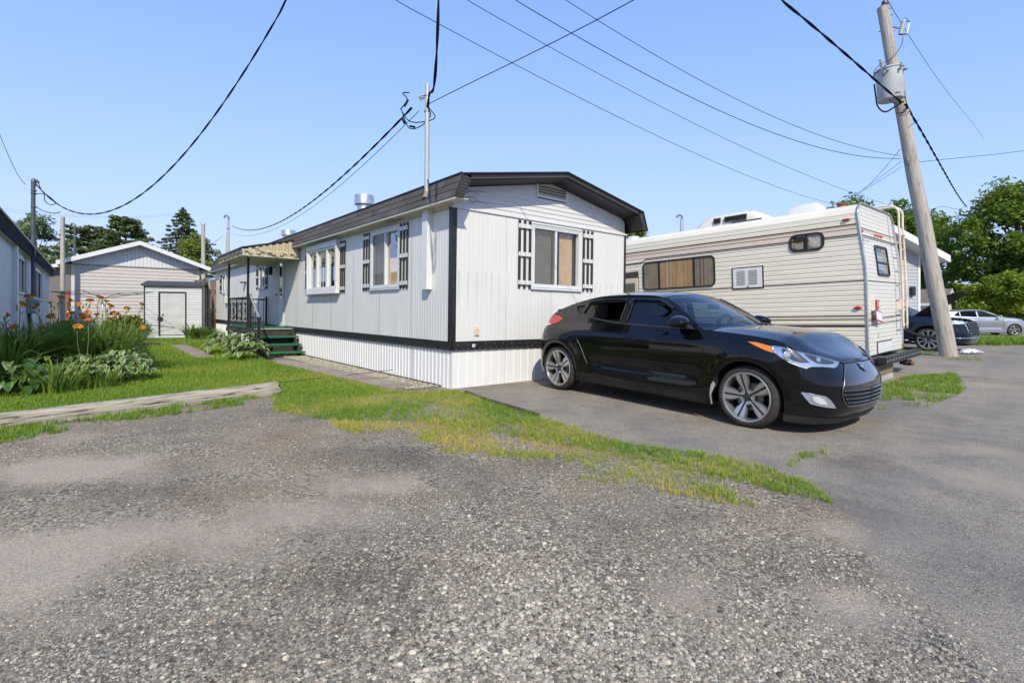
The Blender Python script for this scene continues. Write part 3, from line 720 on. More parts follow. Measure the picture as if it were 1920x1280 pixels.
# shingles on the mansard skirt: four courses of tabs, one piece each
tabs = []
def tab(w, h, t0=.012):
    b = MB(); b.add([(0, 0, 0), (w, 0, 0), (w, h, 0), (0, h, 0), (0, 0, t0), (w, 0, t0), (w, h, .003), (0, h, .003)], [(4, 5, 6, 7), (0, 1, 5, 4), (1, 2, 6, 5), (3, 0, 4, 7)])
    me = bpy.data.meshes.new('shingle'); me.from_pydata(b.v, [], b.f); return me
shingle_mats = [mat('shingle_' + 'abcd'[i], c, .95, var=.3, vscale=30, bump=.6, bscale=160, bdist=.004) for i, c in enumerate([(.085, .076, .068), (.068, .062, .056), (.10, .088, .078), (.076, .067, .058)])]
tab_me = [tab(.318, .13) for _ in range(4)]
for me, m_ in zip(tab_me, shingle_mats): me.materials.append(m_)
def mansard(xb, xm, flip, visible):
    d = Vector((xb - xm, 0, MZ - MBZ)); Ld = d.length; up = d.normalized(); nrm = Vector((-(MZ - MBZ) * (1 if not flip else -1), 0, abs(xb - xm))).normalized()
    al = Vector((0, 1, 0))
    rr = random.Random(9); cnt = 0
    mb = MB(); mb.add([(xm, -OV, MBZ), (xm, YB, MBZ), (xb, YB, MZ), (xb, -OV, MZ)], [(0, 1, 2, 3)])
    base = mb.build('mansard', roof_mat, home)
    rest = MB()
    for c in range(3):
        off = (c % 2) * .16 - .2
        y = -OV + off
        while y < YB - .3:
            y0 = max(y, -OV)
            base_p = Vector((xm, 0, MBZ)) + up * (c * .118 + .0) + nrm * .004
            M = Matrix.Identity(4)
            for i in range(3): M[i][0], M[i][1], M[i][2], M[i][3] = al[i], up[i], nrm[i], base_p[i] + al[i] * y0
            if visible and cnt < 200:
                sc = 1.0 if y0 == y else (y + .318 - y0) / .318
                o = inst('shingle', tab_me[rr.randrange(4)], base, M @ Matrix.Diagonal((sc, 1, 1, 1))); cnt += 1
            else:
                v = tab_me[0].vertices; rest.add([tuple(M @ q.co) for q in v], [tuple(p.vertices) for p in tab_me[0].polygons])
            y += .323
    if rest.v: rest.build('shingles', shingle_mats[0], base, fix=False)['kind'] = 'stuff'
mansard(BL, ML, False, True); mansard(BR, MR, True, False)
mb = MB(); mb.box(ML + .005, .03, -OV + .005, YB, MBZ - .012, MBZ - .002); mb.box(ML, ML + .02, -OV, YB, MBZ - .03, MBZ + .005)
mb.box(.0, .028, .0, LEN, 2.62, MBZ - .012)
mb.build('side_soffit', mat('cream_soffit', (.66, .64, .54), .5, var=.06), home)
mb = MB(); mb.box(-.02, -.001, 1.55, 2.1, MBZ - .035, MBZ - .014); mb.box(-.19, -.05, 1.75, 2.15, MBZ - .02, MBZ - .0125); mb.build('soffit_vent', mat('soffit_vent', (.40, .36, .25), .6), home)
mb = MB(); mb.tube([(BL - .02, -OV, MZ + .004), (BL - .02, YB, MZ + .004)], .014, 6); mb.build('roof_edge_bead', mat('navy_roof_edge', (.03, .04, .06), .4), home)
# roof ventilators
for (vx, vy, rr_, h) in ((.62, 4.62, .21, .30), (.62, 10.35, .205, .24)):
    zb = MZ + (vx - BL) * (PK - MZ) / (PX - BL) - .04
    prof = [(rr_ * .72, 0), (rr_ * .72, h * .32), (rr_ * .78, h * .34), (rr_ * .72, h * .38), (rr_ * .72, h * .62), (rr_, h * .64), (rr_ * 1.0, h), (rr_ * .96, h * 1.03), (rr_ * .5, h * 1.07), (0, h * 1.07)]
    mb = MB(); mb.lathe([(a, b_ * 1.75) for a, b_ in prof], 28, T(vx, vy, zb))
    mb.build('roof_vent', galv, home, True, angle=40)
# rain-pipe cover beside the corner
mb = MB(); mb.bevbox(-.10, .0, .56, .72, 1.46, 2.70, .006); mb.build('downpipe_cover', white_vinyl, home)
# service mast with its weatherhead
mast_mat = mat('mast_paint', (.42, .43, .43), .5, .2, var=.08, dirt=(.35, .28, .2), dscale=8, damt=.3)
mb = MB(); mb.tube([(-.13, .53, 2.86), (-.13, .55, 4.56)], .036, 14)
mast = mb.build('service_mast', mast_mat, home, True, angle=40)
mb = MB(); mb.lathe([(.07, 0), (.05, .05), (.04, .09)], 12, T(-.13, .53, 2.84)); mb.build('mast_boot', mat('mast_boot', (.25, .20, .15), .7), mast)
mb = MB()
for z in (4.38, 4.14): mb.lathe([(.038, 0), (.046, .0), (.046, .02), (.038, .02)], 14, T(-.13, .55, z))
mb.tube([(-.17, .57, 4.40), (-.22, .6, 4.37), (-.21, .6, 4.31)], .014, 8); mb.tube([(-.17, .57, 4.35), (-.23, .62, 4.36)], .02, 8)
mb.build('mast_bracket', mat('bracket_steel', (.3, .3, .31), .5, .6), mast)
mb = MB()
def curve_pts(*k, n=8):
    P = [Vector(p) for p in k]; out = []
    for i in range(len(P) - 1):
        a, b_, c, d = P[max(i - 1, 0)], P[i], P[i + 1], P[min(i + 2, len(P) - 1)]
        for j in range(n):
            t = j / n; out.append(.5 * ((2 * b_) + (c - a) * t + (2 * a - 5 * b_ + 4 * c - d) * t * t + (3 * b_ - a - 3 * c + d) * t ** 3))
    return out + [P[-1]]
mb.tube(curve_pts((-.16, .51, 4.22), (-.05, .45, 4.05), (-.22, .6, 3.98), (-.36, .7, 4.0), (-.44, .8, 4.18)), .008, 6)
mb.tube(curve_pts((-.16, .51, 4.22), (-.10, .5, 4.08), (-.2, .62, 3.93), (-.34, .72, 3.9), (-.42, .8, 4.15)), .008, 6)
mb.tube(curve_pts((-.44, .8, 4.18), (-.36, .75, 4.33), (-.42, .78, 4.42), (-.34, .72, 4.43)), .009, 6)
for c, e in (((-.33, .72, 3.93), (-.27, .66, 3.91)), ((-.43, .78, 4.05), (-.39, .76, 3.96)), ((-.40, .76, 4.22), (-.36, .72, 4.32))): mb.tube([c, e], .017, 8)
mb.build('mast_leads', wire_mat, mast, True)
# outlet cover, small number plate on the band
mb = MB(); mb.bevbox(.405, .485, -.02, -.004, .77, .905, .004); ob = mb.build('outlet_cover', mat('cream_plastic', (.68, .55, .38), .5), home)
for zc in (.80, .86):
    mb = MB(); mb.box(.418, .472, -.026, -.0205, zc - .018, zc + .018); mb.build('outlet_flap', mat('cream_flap', (.60, .47, .32), .5), ob)
mb = MB(); mb.box(.36, .41, -.0195, -.0165, .60, .645); tagp = mb.build('small_plate', mat('plate_white', (.7, .7, .7), .5), home)
for k_ in (0, 1):
    mb = MB(); mb.lathe([(.005, 0), (.009, 0), (.009, .001), (.005, .001)], 8, T(.378 + .014 * k_, -.0197, .622) @ Rot(PI / 2, 'X')); mb.build('plate_mark', black_plastic, tagp)

# ---------------------------------------------------------------- windows with shutters
bar_mat = mat('shutter_black', (.030, .028, .027), .5, var=.2)
frame_mat = mat('window_frame_white', (.62, .625, .615), .4, var=.04, dirt=(.45, .45, .42), dscale=4, damt=.2)
screen_mat = bpy.data.materials.new('insect_screen'); screen_mat.use_nodes = True
_nt = screen_mat.node_tree; _b = _nt.nodes['Principled BSDF']; _b.inputs['Base Color'].default_value = (.13, .12, .11, 1); _b.inputs['Roughness'].default_value = .8
_t = _n(_nt, 'ShaderNodeBsdfTransparent'); _m = _n(_nt, 'ShaderNodeMixShader'); _m.inputs[0].default_value = .55
_nt.links.new(_t.outputs[0], _m.inputs[1]); _nt.links.new(_b.outputs[0], _m.inputs[2]); _nt.links.new(_m.outputs[0], _nt.nodes['Material Output'].inputs['Surface'])
def wall_map(side):
    if side == 'front': return lambda a, d, z: (a, -d, z)
    return lambda a, d, z: (-d, a, z)
def slab(mb, fn, a0, a1, z0, z1, d0, d1):
    vs = [fn(a, d, z) for z in (z0, z1) for d in (d0, d1) for a in (a0, a1)]
    mb.add(vs, [(0, 2, 3, 1), (4, 5, 7, 6), (0, 1, 5, 4), (2, 6, 7, 3), (0, 4, 6, 2), (1, 3, 7, 5)])
def rim(mb, fn, a0, a1, z0, z1, w, d0, d1):
    slab(mb, fn, a0, a1, z1 - w, z1, d0, d1); slab(mb, fn, a0, a1, z0, z0 + w, d0, d1)
    slab(mb, fn, a0, a0 + w, z0 + w, z1 - w, d0, d1); slab(mb, fn, a1 - w, a1, z0 + w, z1 - w, d0, d1)
def drape(fn, a0, a1, z0, z1, d, folds, amp, ragged=0., seed=1):
    r = random.Random(seed); n = folds * 6; rows = []
    ph = [r.uniform(-.3, .3) for _ in range(n + 1)]
    for j in range(2):
        row = []
        for i in range(n + 1):
            t = i / n; z = z1 if j else z0
            if ragged and j == 1: z = z1 - ragged * (1 + .25 * ((i // 3) % 2))
            row.append(fn(a0 + (a1 - a0) * t, d + amp * math.sin(2 * PI * folds * t + ph[i]), z))
        rows.append(row)
    mb = MB(); mb.grid(np.array(rows)); return mb
def window(side, a0, a1, z0, z1, split, near_glass, style='slider', curtains=()):
    """a0..a1 opening on the wall, split = meeting rail; near_glass: which half carries the clear pane (0 or 1)"""
    fn = wall_map(side); mb = MB()
    rim(mb, fn, a0 - .045, a1 + .045, z0 - .05, z1 + .05, .055, .0, .022)
    rim(mb, fn, a0 + .008, a1 - .008, z0 + .004, z1 - .004, .028, -.06, .016)
    slab(mb, fn, a0 - .03, a1 + .03, z1 + .03, z1 + .045, .022, .034); slab(mb, fn, a0 - .045, a1 + .045, z0 - .062, z0 - .047, .0, .038)
    slab(mb, fn, a0 - .04, a1 + .04, z0 - .028, z0 - .016, .022, .03)
    w = mb.build('window', frame_mat, home)
    sash = MB(); slab(sash, fn, split - .022, split + .022, z0 + .03, z1 - .03, -.05, .008); sash.build('sash_rail', frame_mat, w)
    h = ((a0 + .036, split - .022), (split + .022, a1 - .036))
    for i, (p, q) in enumerate(h):
        g = MB(); dd = -.045 if i == near_glass else -.012
        g.add([fn(p, dd, z0 + .03), fn(q, dd, z0 + .03), fn(q, dd, z1 - .03), fn(p, dd, z1 - .03)], [(0, 1, 2, 3)]); g.build('pane', window_glass, w, fix=False)
        if i != near_glass:
            g = MB(); g.add([fn(p, -.004, z0 + .03), fn(q, -.004, z0 + .03), fn(q, -.004, z1 - .03), fn(p, -.004, z1 - .03)], [(0, 1, 2, 3)]); g.build('insect_screen', screen_mat, w, fix=False)
    box = MB(); vs = [fn(a, d, z) for z in (z0, z1) for d in (-.062, -.9) for a in (a0, a1)]
    box.add(vs, [(0, 1, 3, 2), (4, 6, 7, 5), (2, 3, 7, 6), (0, 2, 6, 4), (1, 5, 7, 3)]); box.build('room_behind', mat('dim_room', (.16, .13, .10), .9), w)
    for c in curtains:
        drape(fn, *c[:6], c[6], c[7]).build('curtain', c[8], w, True)
    return w
def shutter(side, a0, a1, z0, z1):
    fn = wall_map(side); n = 3; g = (a1 - a0 - n * .045) / (n - 1)
    mb = MB(); slab(mb, fn, a0 - .005, a1 + .005, z1 - .125, z1 - .06, .024, .036); root = mb.build('shutter', white_metal, home)
    for zc in ((z0 + z1) / 2, z0 + .09):
        b = MB(); slab(b, fn, a0 - .005, a1 + .005, zc - .032, zc + .032, .024, .036); b.build('crossbar', white_metal, root)
    for i in range(n):
        b = MB(); x = a0 + i * (.045 + g); slab(b, fn, x, x + .045, z0, z1, .008, .024); b.build('slat', bar_mat, root)
    s = MB()
    for zc in (z1 - .092, (z0 + z1) / 2, z0 + .09):
        for i in range(n):
            x = a0 + i * (.045 + g) + .022; slab(s, fn, x - .006, x + .006, zc - .006, zc + .006, .036, .041)
    s.build('screws', black_plastic, root)
def curt(a0, a1, z0, z1, d, folds, amp, seed, m): return (a0, a1, z0, z1, d, folds, amp, seed, m)
def cset(*rows): return rows
window('front', *W_FRONT, 2.08, 1, curtains=[(2.24, 2.56, 1.58, 2.54, -.085, 7, .012, 0, curtain_mat), (1.6, 2.04, 1.58, 2.54, -.085, 6, .010, 0, curtain_pale)])
shutter('front', 1.235, 1.505, 1.52, 2.61); shutter('front', 2.735, 3.0, 1.52, 2.605)
window('left', *W_L1, 2.22, 0, curtains=[(1.68, 2.2, 1.57, 2.06, -.085, 9, .012, 0, curtain_mat), (2.24, 2.76, 1.57, 2.54, -.085, 5, .012, 0, curtain_pale)])
shutter('left', 1.335, 1.615, 1.505, 2.60); shutter('left', 2.85, 3.135, 1.505, 2.595)
# projecting vinyl kitchen window: three lights under a deep white frame
fn = wall_map('left'); a0, a1, z0, z1 = W_L2
mb = MB(); rim(mb, fn, a0 - .03, a1 + .03, z0 - .04, z1 + .06, .075, .0, .095); slab(mb, fn, a0 - .06, a1 + .06, z0 - .075, z0 - .04, 0, .12); slab(mb, fn, a0 - .04, a1 + .04, z1 + .06, z1 + .085, 0, .11)
w2 = mb.build('window', white_vinyl, home); w2['label'] = 'wide projecting white vinyl window with three lights'
fr = MB(); rim(fr, fn, a0 + .045, a1 - .045, z0 + .035, z1 - .015, .05, -.02, .07)
for s in (a0 + .62, a0 + 1.26): slab(fr, fn, s - .045, s + .045, z0 + .085, z1 - .065, -.02, .068)
fr.build('window_frame', white_vinyl, w2)
for p, q in ((a0 + .095, a0 + .575), (a0 + .665, a0 + 1.215), (a0 + 1.305, a1 - .095)):
    g = MB(); g.add([fn(p, .02, z0 + .085), fn(q, .02, z0 + .085), fn(q, .02, z1 - .065), fn(p, .02, z1 - .065)], [(0, 1, 2, 3)]); g.build('pane', window_glass, w2, fix=False)
    g = MB(); slab(g, fn, p, q, (z0 + z1) / 2 + .1, (z0 + z1) / 2 + .112, -.0, .012); g.build('glazing_bar', white_vinyl, w2)
box = MB(); vs = [fn(a, d, z) for z in (z0, z1) for d in (-.0, -.9) for a in (a0, a1)]; box.add(vs, [(0, 1, 3, 2), (4, 6, 7, 5), (2, 3, 7, 6), (0, 2, 6, 4), (1, 5, 7, 3)]); box.build('room_behind', mat('dim_room', (.16, .13, .10), .9), w2)
drape(fn, a0 + .08, a0 + .5, z0 + .05, z1, -.12, 4, .015).build('curtain', curtain_pale, w2, True)
drape(fn, a0 + 1.3, a1 - .1, z0 + .05, z1, -.12, 3, .015).build('curtain', curtain_pale, w2, True)
shutter('left', 4.07, 4.335, 1.495, 2.575); shutter('left', 6.375, 6.62, 1.495, 2.57)
# bathroom and bedroom windows far along the wall
for W_, sp in ((W_L3, 10.85), (W_L4, 16.86)):
    window('left', *W_, sp, 0, curtains=[(W_[0] + .04, sp - .03, W_[2], W_[3], -.1, 3, .012, 0, curtain_pale)])
shutter('left', 10.21, 10.45, 1.75, 2.50); shutter('left', 11.28, 11.54, 1.76, 2.52); shutter('left', 17.36, 17.66, 1.76, 2.48)
# door with oval-less tall light, kick panel grooves, knob, side lamp
a0, a1, z0, z1 = DOOR; door_mat = mat('door_white', (.74, .75, .72), .4, var=.04)
mb = MB(); rim(mb, fn, a0 - .05, a1 + .05, z0 - .02, z1 + .04, .06, 0, .028); dr = mb.build('door_frame', frame_mat, home)
d = MB(); slab(d, fn, a0 + .01, a1 - .01, z0 + .01, 1.40, -.01, .012); slab(d, fn, a0 + .01, a0 + .14, 1.40, z1 - .02, -.01, .012); slab(d, fn, a1 - .14, a1 - .01, 1.40, z1 - .02, -.01, .012); slab(d, fn, a0 + .14, a1 - .14, 2.44, z1 - .02, -.01, .012); slab(d, fn, a0 + .14, a1 - .14, 1.98, 2.02, -.01, .012)
dr2 = d.build('door', door_mat, home); g = MB(); g.add([fn(a0 + .14, 0, 1.4), fn(a1 - .14, 0, 1.4), fn(a1 - .14, 0, 2.44), fn(a0 + .14, 0, 2.44)], [(0, 1, 2, 3)]); g.build('pane', window_glass, dr2, fix=False)
g = MB(); slab(g, fn, a0 + .05, a1 - .05, 1.35, 2.46, -.5, -.49); g.build('dark_hall', dark_void, dr2)
g = MB()
for zc in (.82, .98, 1.14, 1.28): slab(g, fn, a0 + .02, a1 - .02, zc, zc + .012, .012, .018)
g.build('panel_bead', mat('door_shadow_bead', (.45, .46, .45), .5), dr2)
g = MB(); g.lathe([(.012, 0), (.012, .04), (.03, .045), (.034, .06), (.025, .08), (0, .085)], 12, T(-.012, a1 - .05, 1.55) @ Rot(-PI / 2, 'Y')); g.build('knob', mat('brass', (.5, .36, .14), .3, .9), dr2, True)
lm = MB(); lm.tube([(-.0, 9.42, 2.33), (-.10, 9.42, 2.36), (-.12, 9.42, 2.30)], .012, 6); lm.lathe([(.02, .12), (.06, .06), (.055, -.10), (.03, -.13), (0, -.13)], 10, T(-.12, 9.42, 2.24)); lm.build('porch_lamp', black_trim, home, True)
# small boxes on the far wall
mb = MB(); mb.bevbox(-.12, 0, 16.1, 16.35, 1.35, 1.60, .01); mb.bevbox(-.08, 0, 16.42, 16.52, 1.42, 1.56, .006); mb.tube([(-.05, 16.2, 1.6), (-.05, 16.2, 2.65)], .03, 8); mb.build('meter_box', mat('grey_box', (.5, .5, .48), .5), home)
mb = MB(); mb.bevbox(-.16, 0, 13.0, 13.25, 2.02, 2.06, .005); mb.build('small_ledge', black_trim, home)
# worn sticker print left of the gable
mb = MB(); rr = random.Random(4)
def dashes(cx, cz, w, n, arc=0):
    for i in range(n):
        x = cx + (i / max(n - 1, 1) - .5) * w; z = cz + arc * (1 - ((i / max(n - 1, 1) - .5) * 2) ** 2)
        mb.add([(x - .011, -.0165, z - .006), (x + .008, -.0165, z - .006 + rr.uniform(-.004, .004)), (x + .011, -.0165, z + .007), (x - .008, -.0165, z + .006)], [(0, 1, 2, 3)])
dashes(.20, 2.93, .12, 5); dashes(.48, 2.94, .16, 6); dashes(.33, 2.885, .19, 8, .035); dashes(.33, 2.83, .12, 5); dashes(.33, 2.79, .18, 8, -.035); dashes(.19, 2.81, .14, 5); dashes(.52, 2.775, .14, 5)
mb.build('sticker_print', mat('faded_print', (.10, .11, .12), .7), home, fix=False)
# rust streaks run down below old screws
mb = MB(); rr = random.Random(5)
for s in (.115, .28, .44, .61, .72, .86, 1.06, 3.1, 3.22, 3.4, 3.55, 3.72):
    L_ = rr.uniform(.25, .62); w = rr.uniform(.008, .014); zt_ = 1.72 if s < 2 else 1.68
    mb.add([(s - w, -.0012, zt_), (s + w, -.0012, zt_), (s + w * .3, -.0012, zt_ - L_), (s - w * .3, -.0012, zt_ - L_)], [(0, 1, 2, 3)])
stk = mat('grey_streak', (.52, .51, .48), .6); mb.build('dirt_streaks', stk, home, fix=False)

# ---------------------------------------------------------------- porch: deck, steps, railings
porch = thing('porch_steps', 'green carpeted porch with black steps and wrought iron railing at the white home door', 'porch', m=HM @ T(-.5, 8.6, 0))
PM = T(.5, -8.6, 0)
def pobj(mb, name, m_, smooth=False, parent=None):
    for i, v in enumerate(mb.v): mb.v[i] = (v[0] + .5, v[1] - 8.6, v[2])
    return mb.build(name, m_, parent or porch, smooth, angle=40 if smooth else None)
green = mat('green_outdoor_carpet', (.012, .125, .045), .95, var=.35, vscale=40, bump=.6, bscale=220, bdist=.006, dirt=(.05, .10, .06), dscale=5)
dark_wood = mat('dark_stained_wood', (.035, .030, .027), .8, var=.4, vscale=12, stretch=(1, 6, 6), bump=.4, bscale=30, dirt=(.16, .13, .10), dscale=6, damt=.4)
iron = mat('black_iron', (.022, .022, .024), .4, .3, var=.3)
mb = MB(); mb.bevbox(-1.08, -.03, 7.40, 10.22, .60, .645, .006); pobj(mb, 'deck', dark_wood)
mb = MB(); mb.bevbox(-1.09, -.025, 7.41, 10.23, .646, .66, .005); pobj(mb, 'carpet', green)
mb = MB(); mb.box(-1.07, -.03, 7.385, 7.40, .43, .60); mb.box(-1.095, -1.08, 7.4, 10.22, .5, .60); pobj(mb, 'deck_fascia', dark_wood)
mb = MB(); mb.box(-1.0, -.1, 7.372, 7.388, .63, .655); pobj(mb, 'nosing', mat('pale_nosing', (.55, .55, .53), .4, .5))
for x in (-1.02, -.1):
    for y in (7.5, 8.9, 10.1): mb = MB(); mb.box(x - .045, x + .045, y - .045, y + .045, -.12, .60); pobj(mb, 'deck_post', dark_wood)
for i, (y, z) in enumerate(((7.22, .47), (6.95, .29), (6.68, .115))):
    mb = MB(); mb.bevbox(-.98, -.02, y - .14, y + .14, z - .035, z - .004, .008); st = pobj(mb, 'tread', dark_wood)
    mb = MB(); mb.bevbox(-.97, -.03, y - .147, y + .135, z - .042, z + .004, .008); pobj(mb, 'tread_carpet', green, parent=None)
for x in (-.96, -.1):
    mb = MB(); mb.prism([(6.55, -.1), (6.75, -.1), (7.42, .40), (7.42, .62), (7.3, .55), (6.55, .03)], x - .02, x + .02, lambda a, b_, d: (d, a, b_)); pobj(mb, 'stringer', dark_wood)
mb = MB(); mb.box(-.9, -.1, 7.30, 7.32, 0, .42); pobj(mb, 'riser_board', dark_wood)
def scroll(mb, c, r, turns, fn, seg=18, sgn=1):
    pts = []
    for i in range(seg + 1):
        t = i / seg; a = t * turns * 2 * PI * sgn; q = r * (1 - .75 * t); pts.append(fn(c[0] + q * math.cos(a) , c[1] + q * math.sin(a)))
    mb.tube(pts, .006, 5)
def railing(p0, p1, z0, z1, nb):
    p0, p1 = np.array(p0), np.array(p1); L_ = np.linalg.norm(p1 - p0); d = (p1 - p0) / L_
    fn = lambda a, z: (*(p0 + d * a), z)
    mb = MB(); mb.tube([fn(0, z1), fn(L_, z1)], .02, 6); mb.tube([fn(0, z0), fn(L_, z0)], .014, 6); root = pobj(mb, 'railing', iron)
    for i in range(nb):
        a = (i + .5) * L_ / nb; b = MB(); b.tube([fn(a, z0), fn(a, z1)], .008, 5)
        if i % 3 == 1:
            for s in (-1, 1):
                scroll(b, (a + s * .05, z1 - .16), .05, 1.2, fn, sgn=s); scroll(b, (a + s * .05, z0 + .14), .05, 1.2, fn, sgn=-s)
                b.tube([fn(a, z1 - .1), fn(a + s * .07, (z0 + z1) / 2), fn(a, z0 + .1)], .006, 5)
        pobj(b, 'baluster', iron, parent=root)
    return root
railing((-1.06, 7.75), (-1.06, 10.12), .74, 1.42, 15)
railing((-1.06, 10.15), (-.05, 10.15), .74, 1.42, 7)
mb = MB(); mb.box(-.075, -.025, 10.12, 10.17, .66, 1.50); pobj(mb, 'newel', iron)
mb = MB(); mb.box(-1.085, -1.035, 7.44, 7.49, .66, 1.50); pobj(mb, 'newel', iron)
mb = MB(); mb.box(-1.10, -1.035, 6.52, 6.585, -.05, .92); mb.bevbox(-1.11, -1.025, 6.51, 6.595, .90, .95, .01); pobj(mb, 'newel', iron)
mb = MB(); mb.tube([(-1.06, 7.46, 1.47), (-1.065, 6.55, .93)], .024, 8); pobj(mb, 'handrail', mat('worn_grey_rail', (.32, .34, .33), .4, .3), True)
mb = MB(); mb.tube([(-1.06, 7.46, .80), (-1.065, 6.55, .22)], .014, 6)
for i in range(4):
    t = (i + 1) / 5; y = 7.46 - .91 * t; mb.tube([(-1.06, y, .80 - .58 * t), (-1.06, y, 1.45 - .54 * t)], .008, 5)
pobj(mb, 'stair_rail_bars', iron, True)

# ---------------------------------------------------------------- awning over the porch
awn = thing('porch_awning', 'cream ribbed metal awning with scroll edged valance on thin black posts', 'awning', m=HM @ T(0, 8.6, 0))
cream = mat('cream_awning_metal', (.50, .43, .27), .45, var=.1, dirt=(.25, .17, .08), dscale=4, damt=.35)
tan = mat('tan_awning_stripe', (.42, .31, .13), .5)
A0, A1, AX = 7.08, 10.12, -1.32
def aobj(mb, name, m_, parent=None, smooth=False):
    for i, v in enumerate(mb.v): mb.v[i] = (v[0], v[1] - 8.6, v[2])
    return mb.build(name, m_, parent or awn, smooth)
top = lambda x: 2.545 + (x - AX) * .30 / 1.27
n = 20
for i in range(n):
    y0 = A0 + i * (A1 - A0) / n; y1 = y0 + (A1 - A0) / n
    mb = MB(); mb.add([(AX, y0 + .004, top(AX)), (AX, y1 - .004, top(AX)), (-.05, y1 - .004, top(-.05)), (-.05, y0 + .004, top(-.05)), (AX, (y0 + y1) / 2, top(AX) + .025), (-.05, (y0 + y1) / 2, top(-.05) + .025)], [(0, 4, 5, 3), (4, 1, 2, 5), (0, 3, 2, 1)])
    aobj(mb, 'awning_pan', cream if i % 2 else mat('dark_awning_pan', (.05, .05, .055), .5))
# near gable closing: upright ribs
for yy_ in (A0 + .01, A1 - .01):
    mb = MB()
    for i in range(16):
        x0 = AX + .05 + i * (1.2 / 16); x1 = x0 + 1.2 / 16; d = .022 * (i % 2)
        mb.add([(x0, yy_ - d, 2.53), (x1, yy_ - d, 2.53), (x1, yy_ - d, top(x1) + .01), (x0, yy_ - d, top(x0) + .01)], [(0, 1, 2, 3)])
    aobj(mb, 'awning_end', cream)
    mb = MB(); mb.tube([(AX - .01, yy_, top(AX) + .03), (-.04, yy_, top(-.04) + .03)], .03, 6); aobj(mb, 'awning_edge', black_trim)
mb = MB(); mb.tube([(AX - .01, A0, top(AX) + .03), (AX - .01, A1, top(AX) + .03)], .03, 6); aobj(mb, 'awning_edge', black_trim)
if 1:
    pass
# valance with a curled scroll print as raised strips
def valance(p0, p1, name):
    p0, p1 = np.array(p0), np.array(p1); L_ = np.linalg.norm(p1 - p0); d = (p1 - p0) / L_; nn = np.array([-d[1], d[0]])
    fn = lambda a, z, o=0.: (*(p0 + d * a + nn * o), z)
    mb = MB(); nb = int(L_ / .09)
    for i in range(nb):
        a = i * L_ / nb; b_ = a + L_ / nb; o = .006 * (i % 2)
        mb.add([fn(a, 2.405 + .012 * (i % 2), o), fn(b_, 2.405 + .012 * (i % 2), o), fn(b_, 2.53, o), fn(a, 2.53, o)], [(0, 1, 2, 3)])
    v = aobj(mb, name, cream)
    mb = MB(); mb.tube([fn(0, 2.535, .0), fn(L_, 2.535, .0)], .012, 6); mb.tube([fn(0, 2.402, .0), fn(L_, 2.402, .0)], .008, 6); aobj(mb, 'valance_edge', mat('pale_awning_edge', (.70, .66, .55), .5), v)
    k = max(3, int(L_ / .24))
    for i in range(k):
        c = (i + .5) * L_ / k; s = MB()
        pts = [fn(c - .08 + .16 * t, 2.468 + .036 * math.sin(t * 2 * PI) * (1 if i % 2 else -1), sgn_o) for t in np.linspace(0, 1, 10)]
        s.tube(pts, .012, 5); aobj(s, 'valance_scroll', mat('brown_scroll', (.10, .07, .04), .6), v)
sgn_o = .012
valance((-.03, A0 - .004), (AX, A0 - .004), 'valance')
valance((AX, A0), (AX, A1), 'valance')
mb = MB(); mb.box(AX + .05, -.05, A0 + .06, A1 - .06, 2.41, 2.425); 
for i in range(14):
    x = AX + .08 + i * .087; mb.box(x, x + .05, A0 + .05, A1 - .05, 2.40, 2.412)
aobj(mb, 'awning_soffit', mat('cream_awning_underside', (.58, .47, .24), .5, var=.12))
for y in (7.72, 10.06):
    mb = MB(); mb.box(-1.085, -1.035, y - .025, y + .025, .66, 2.42); aobj(mb, 'post', iron)

# ================================================================ CARS: shared body surface
def _ss(a,b,x):
    t=np.clip((np.asarray(x,float)-a)/(b-a),0,1); return t*t*(3-2*t)
def _sm(x, xs, ys):
    """smooth monotone-ish table: cubic hermite"""
    xs=np.asarray(xs,float); ys=np.asarray(ys,float); x=np.clip(np.asarray(x,float),xs[0],xs[-1])
    m=np.zeros(len(xs)); d=np.diff(ys)/np.diff(xs); m[1:-1]=np.where(d[:-1]*d[1:]>0, 2*d[:-1]*d[1:]/(d[:-1]+d[1:]+1e-12),0); m[0]=d[0]; m[-1]=d[-1]
    i=np.clip(np.searchsorted(xs,x,side='right')-1,0,len(xs)-2); h=xs[i+1]-xs[i]; t=(x-xs[i])/h
    return (2*t**3-3*t**2+1)*ys[i]+(t**3-2*t**2+t)*h*m[i]+(-2*t**3+3*t**2)*ys[i+1]+(t**3-t**2)*h*m[i+1]
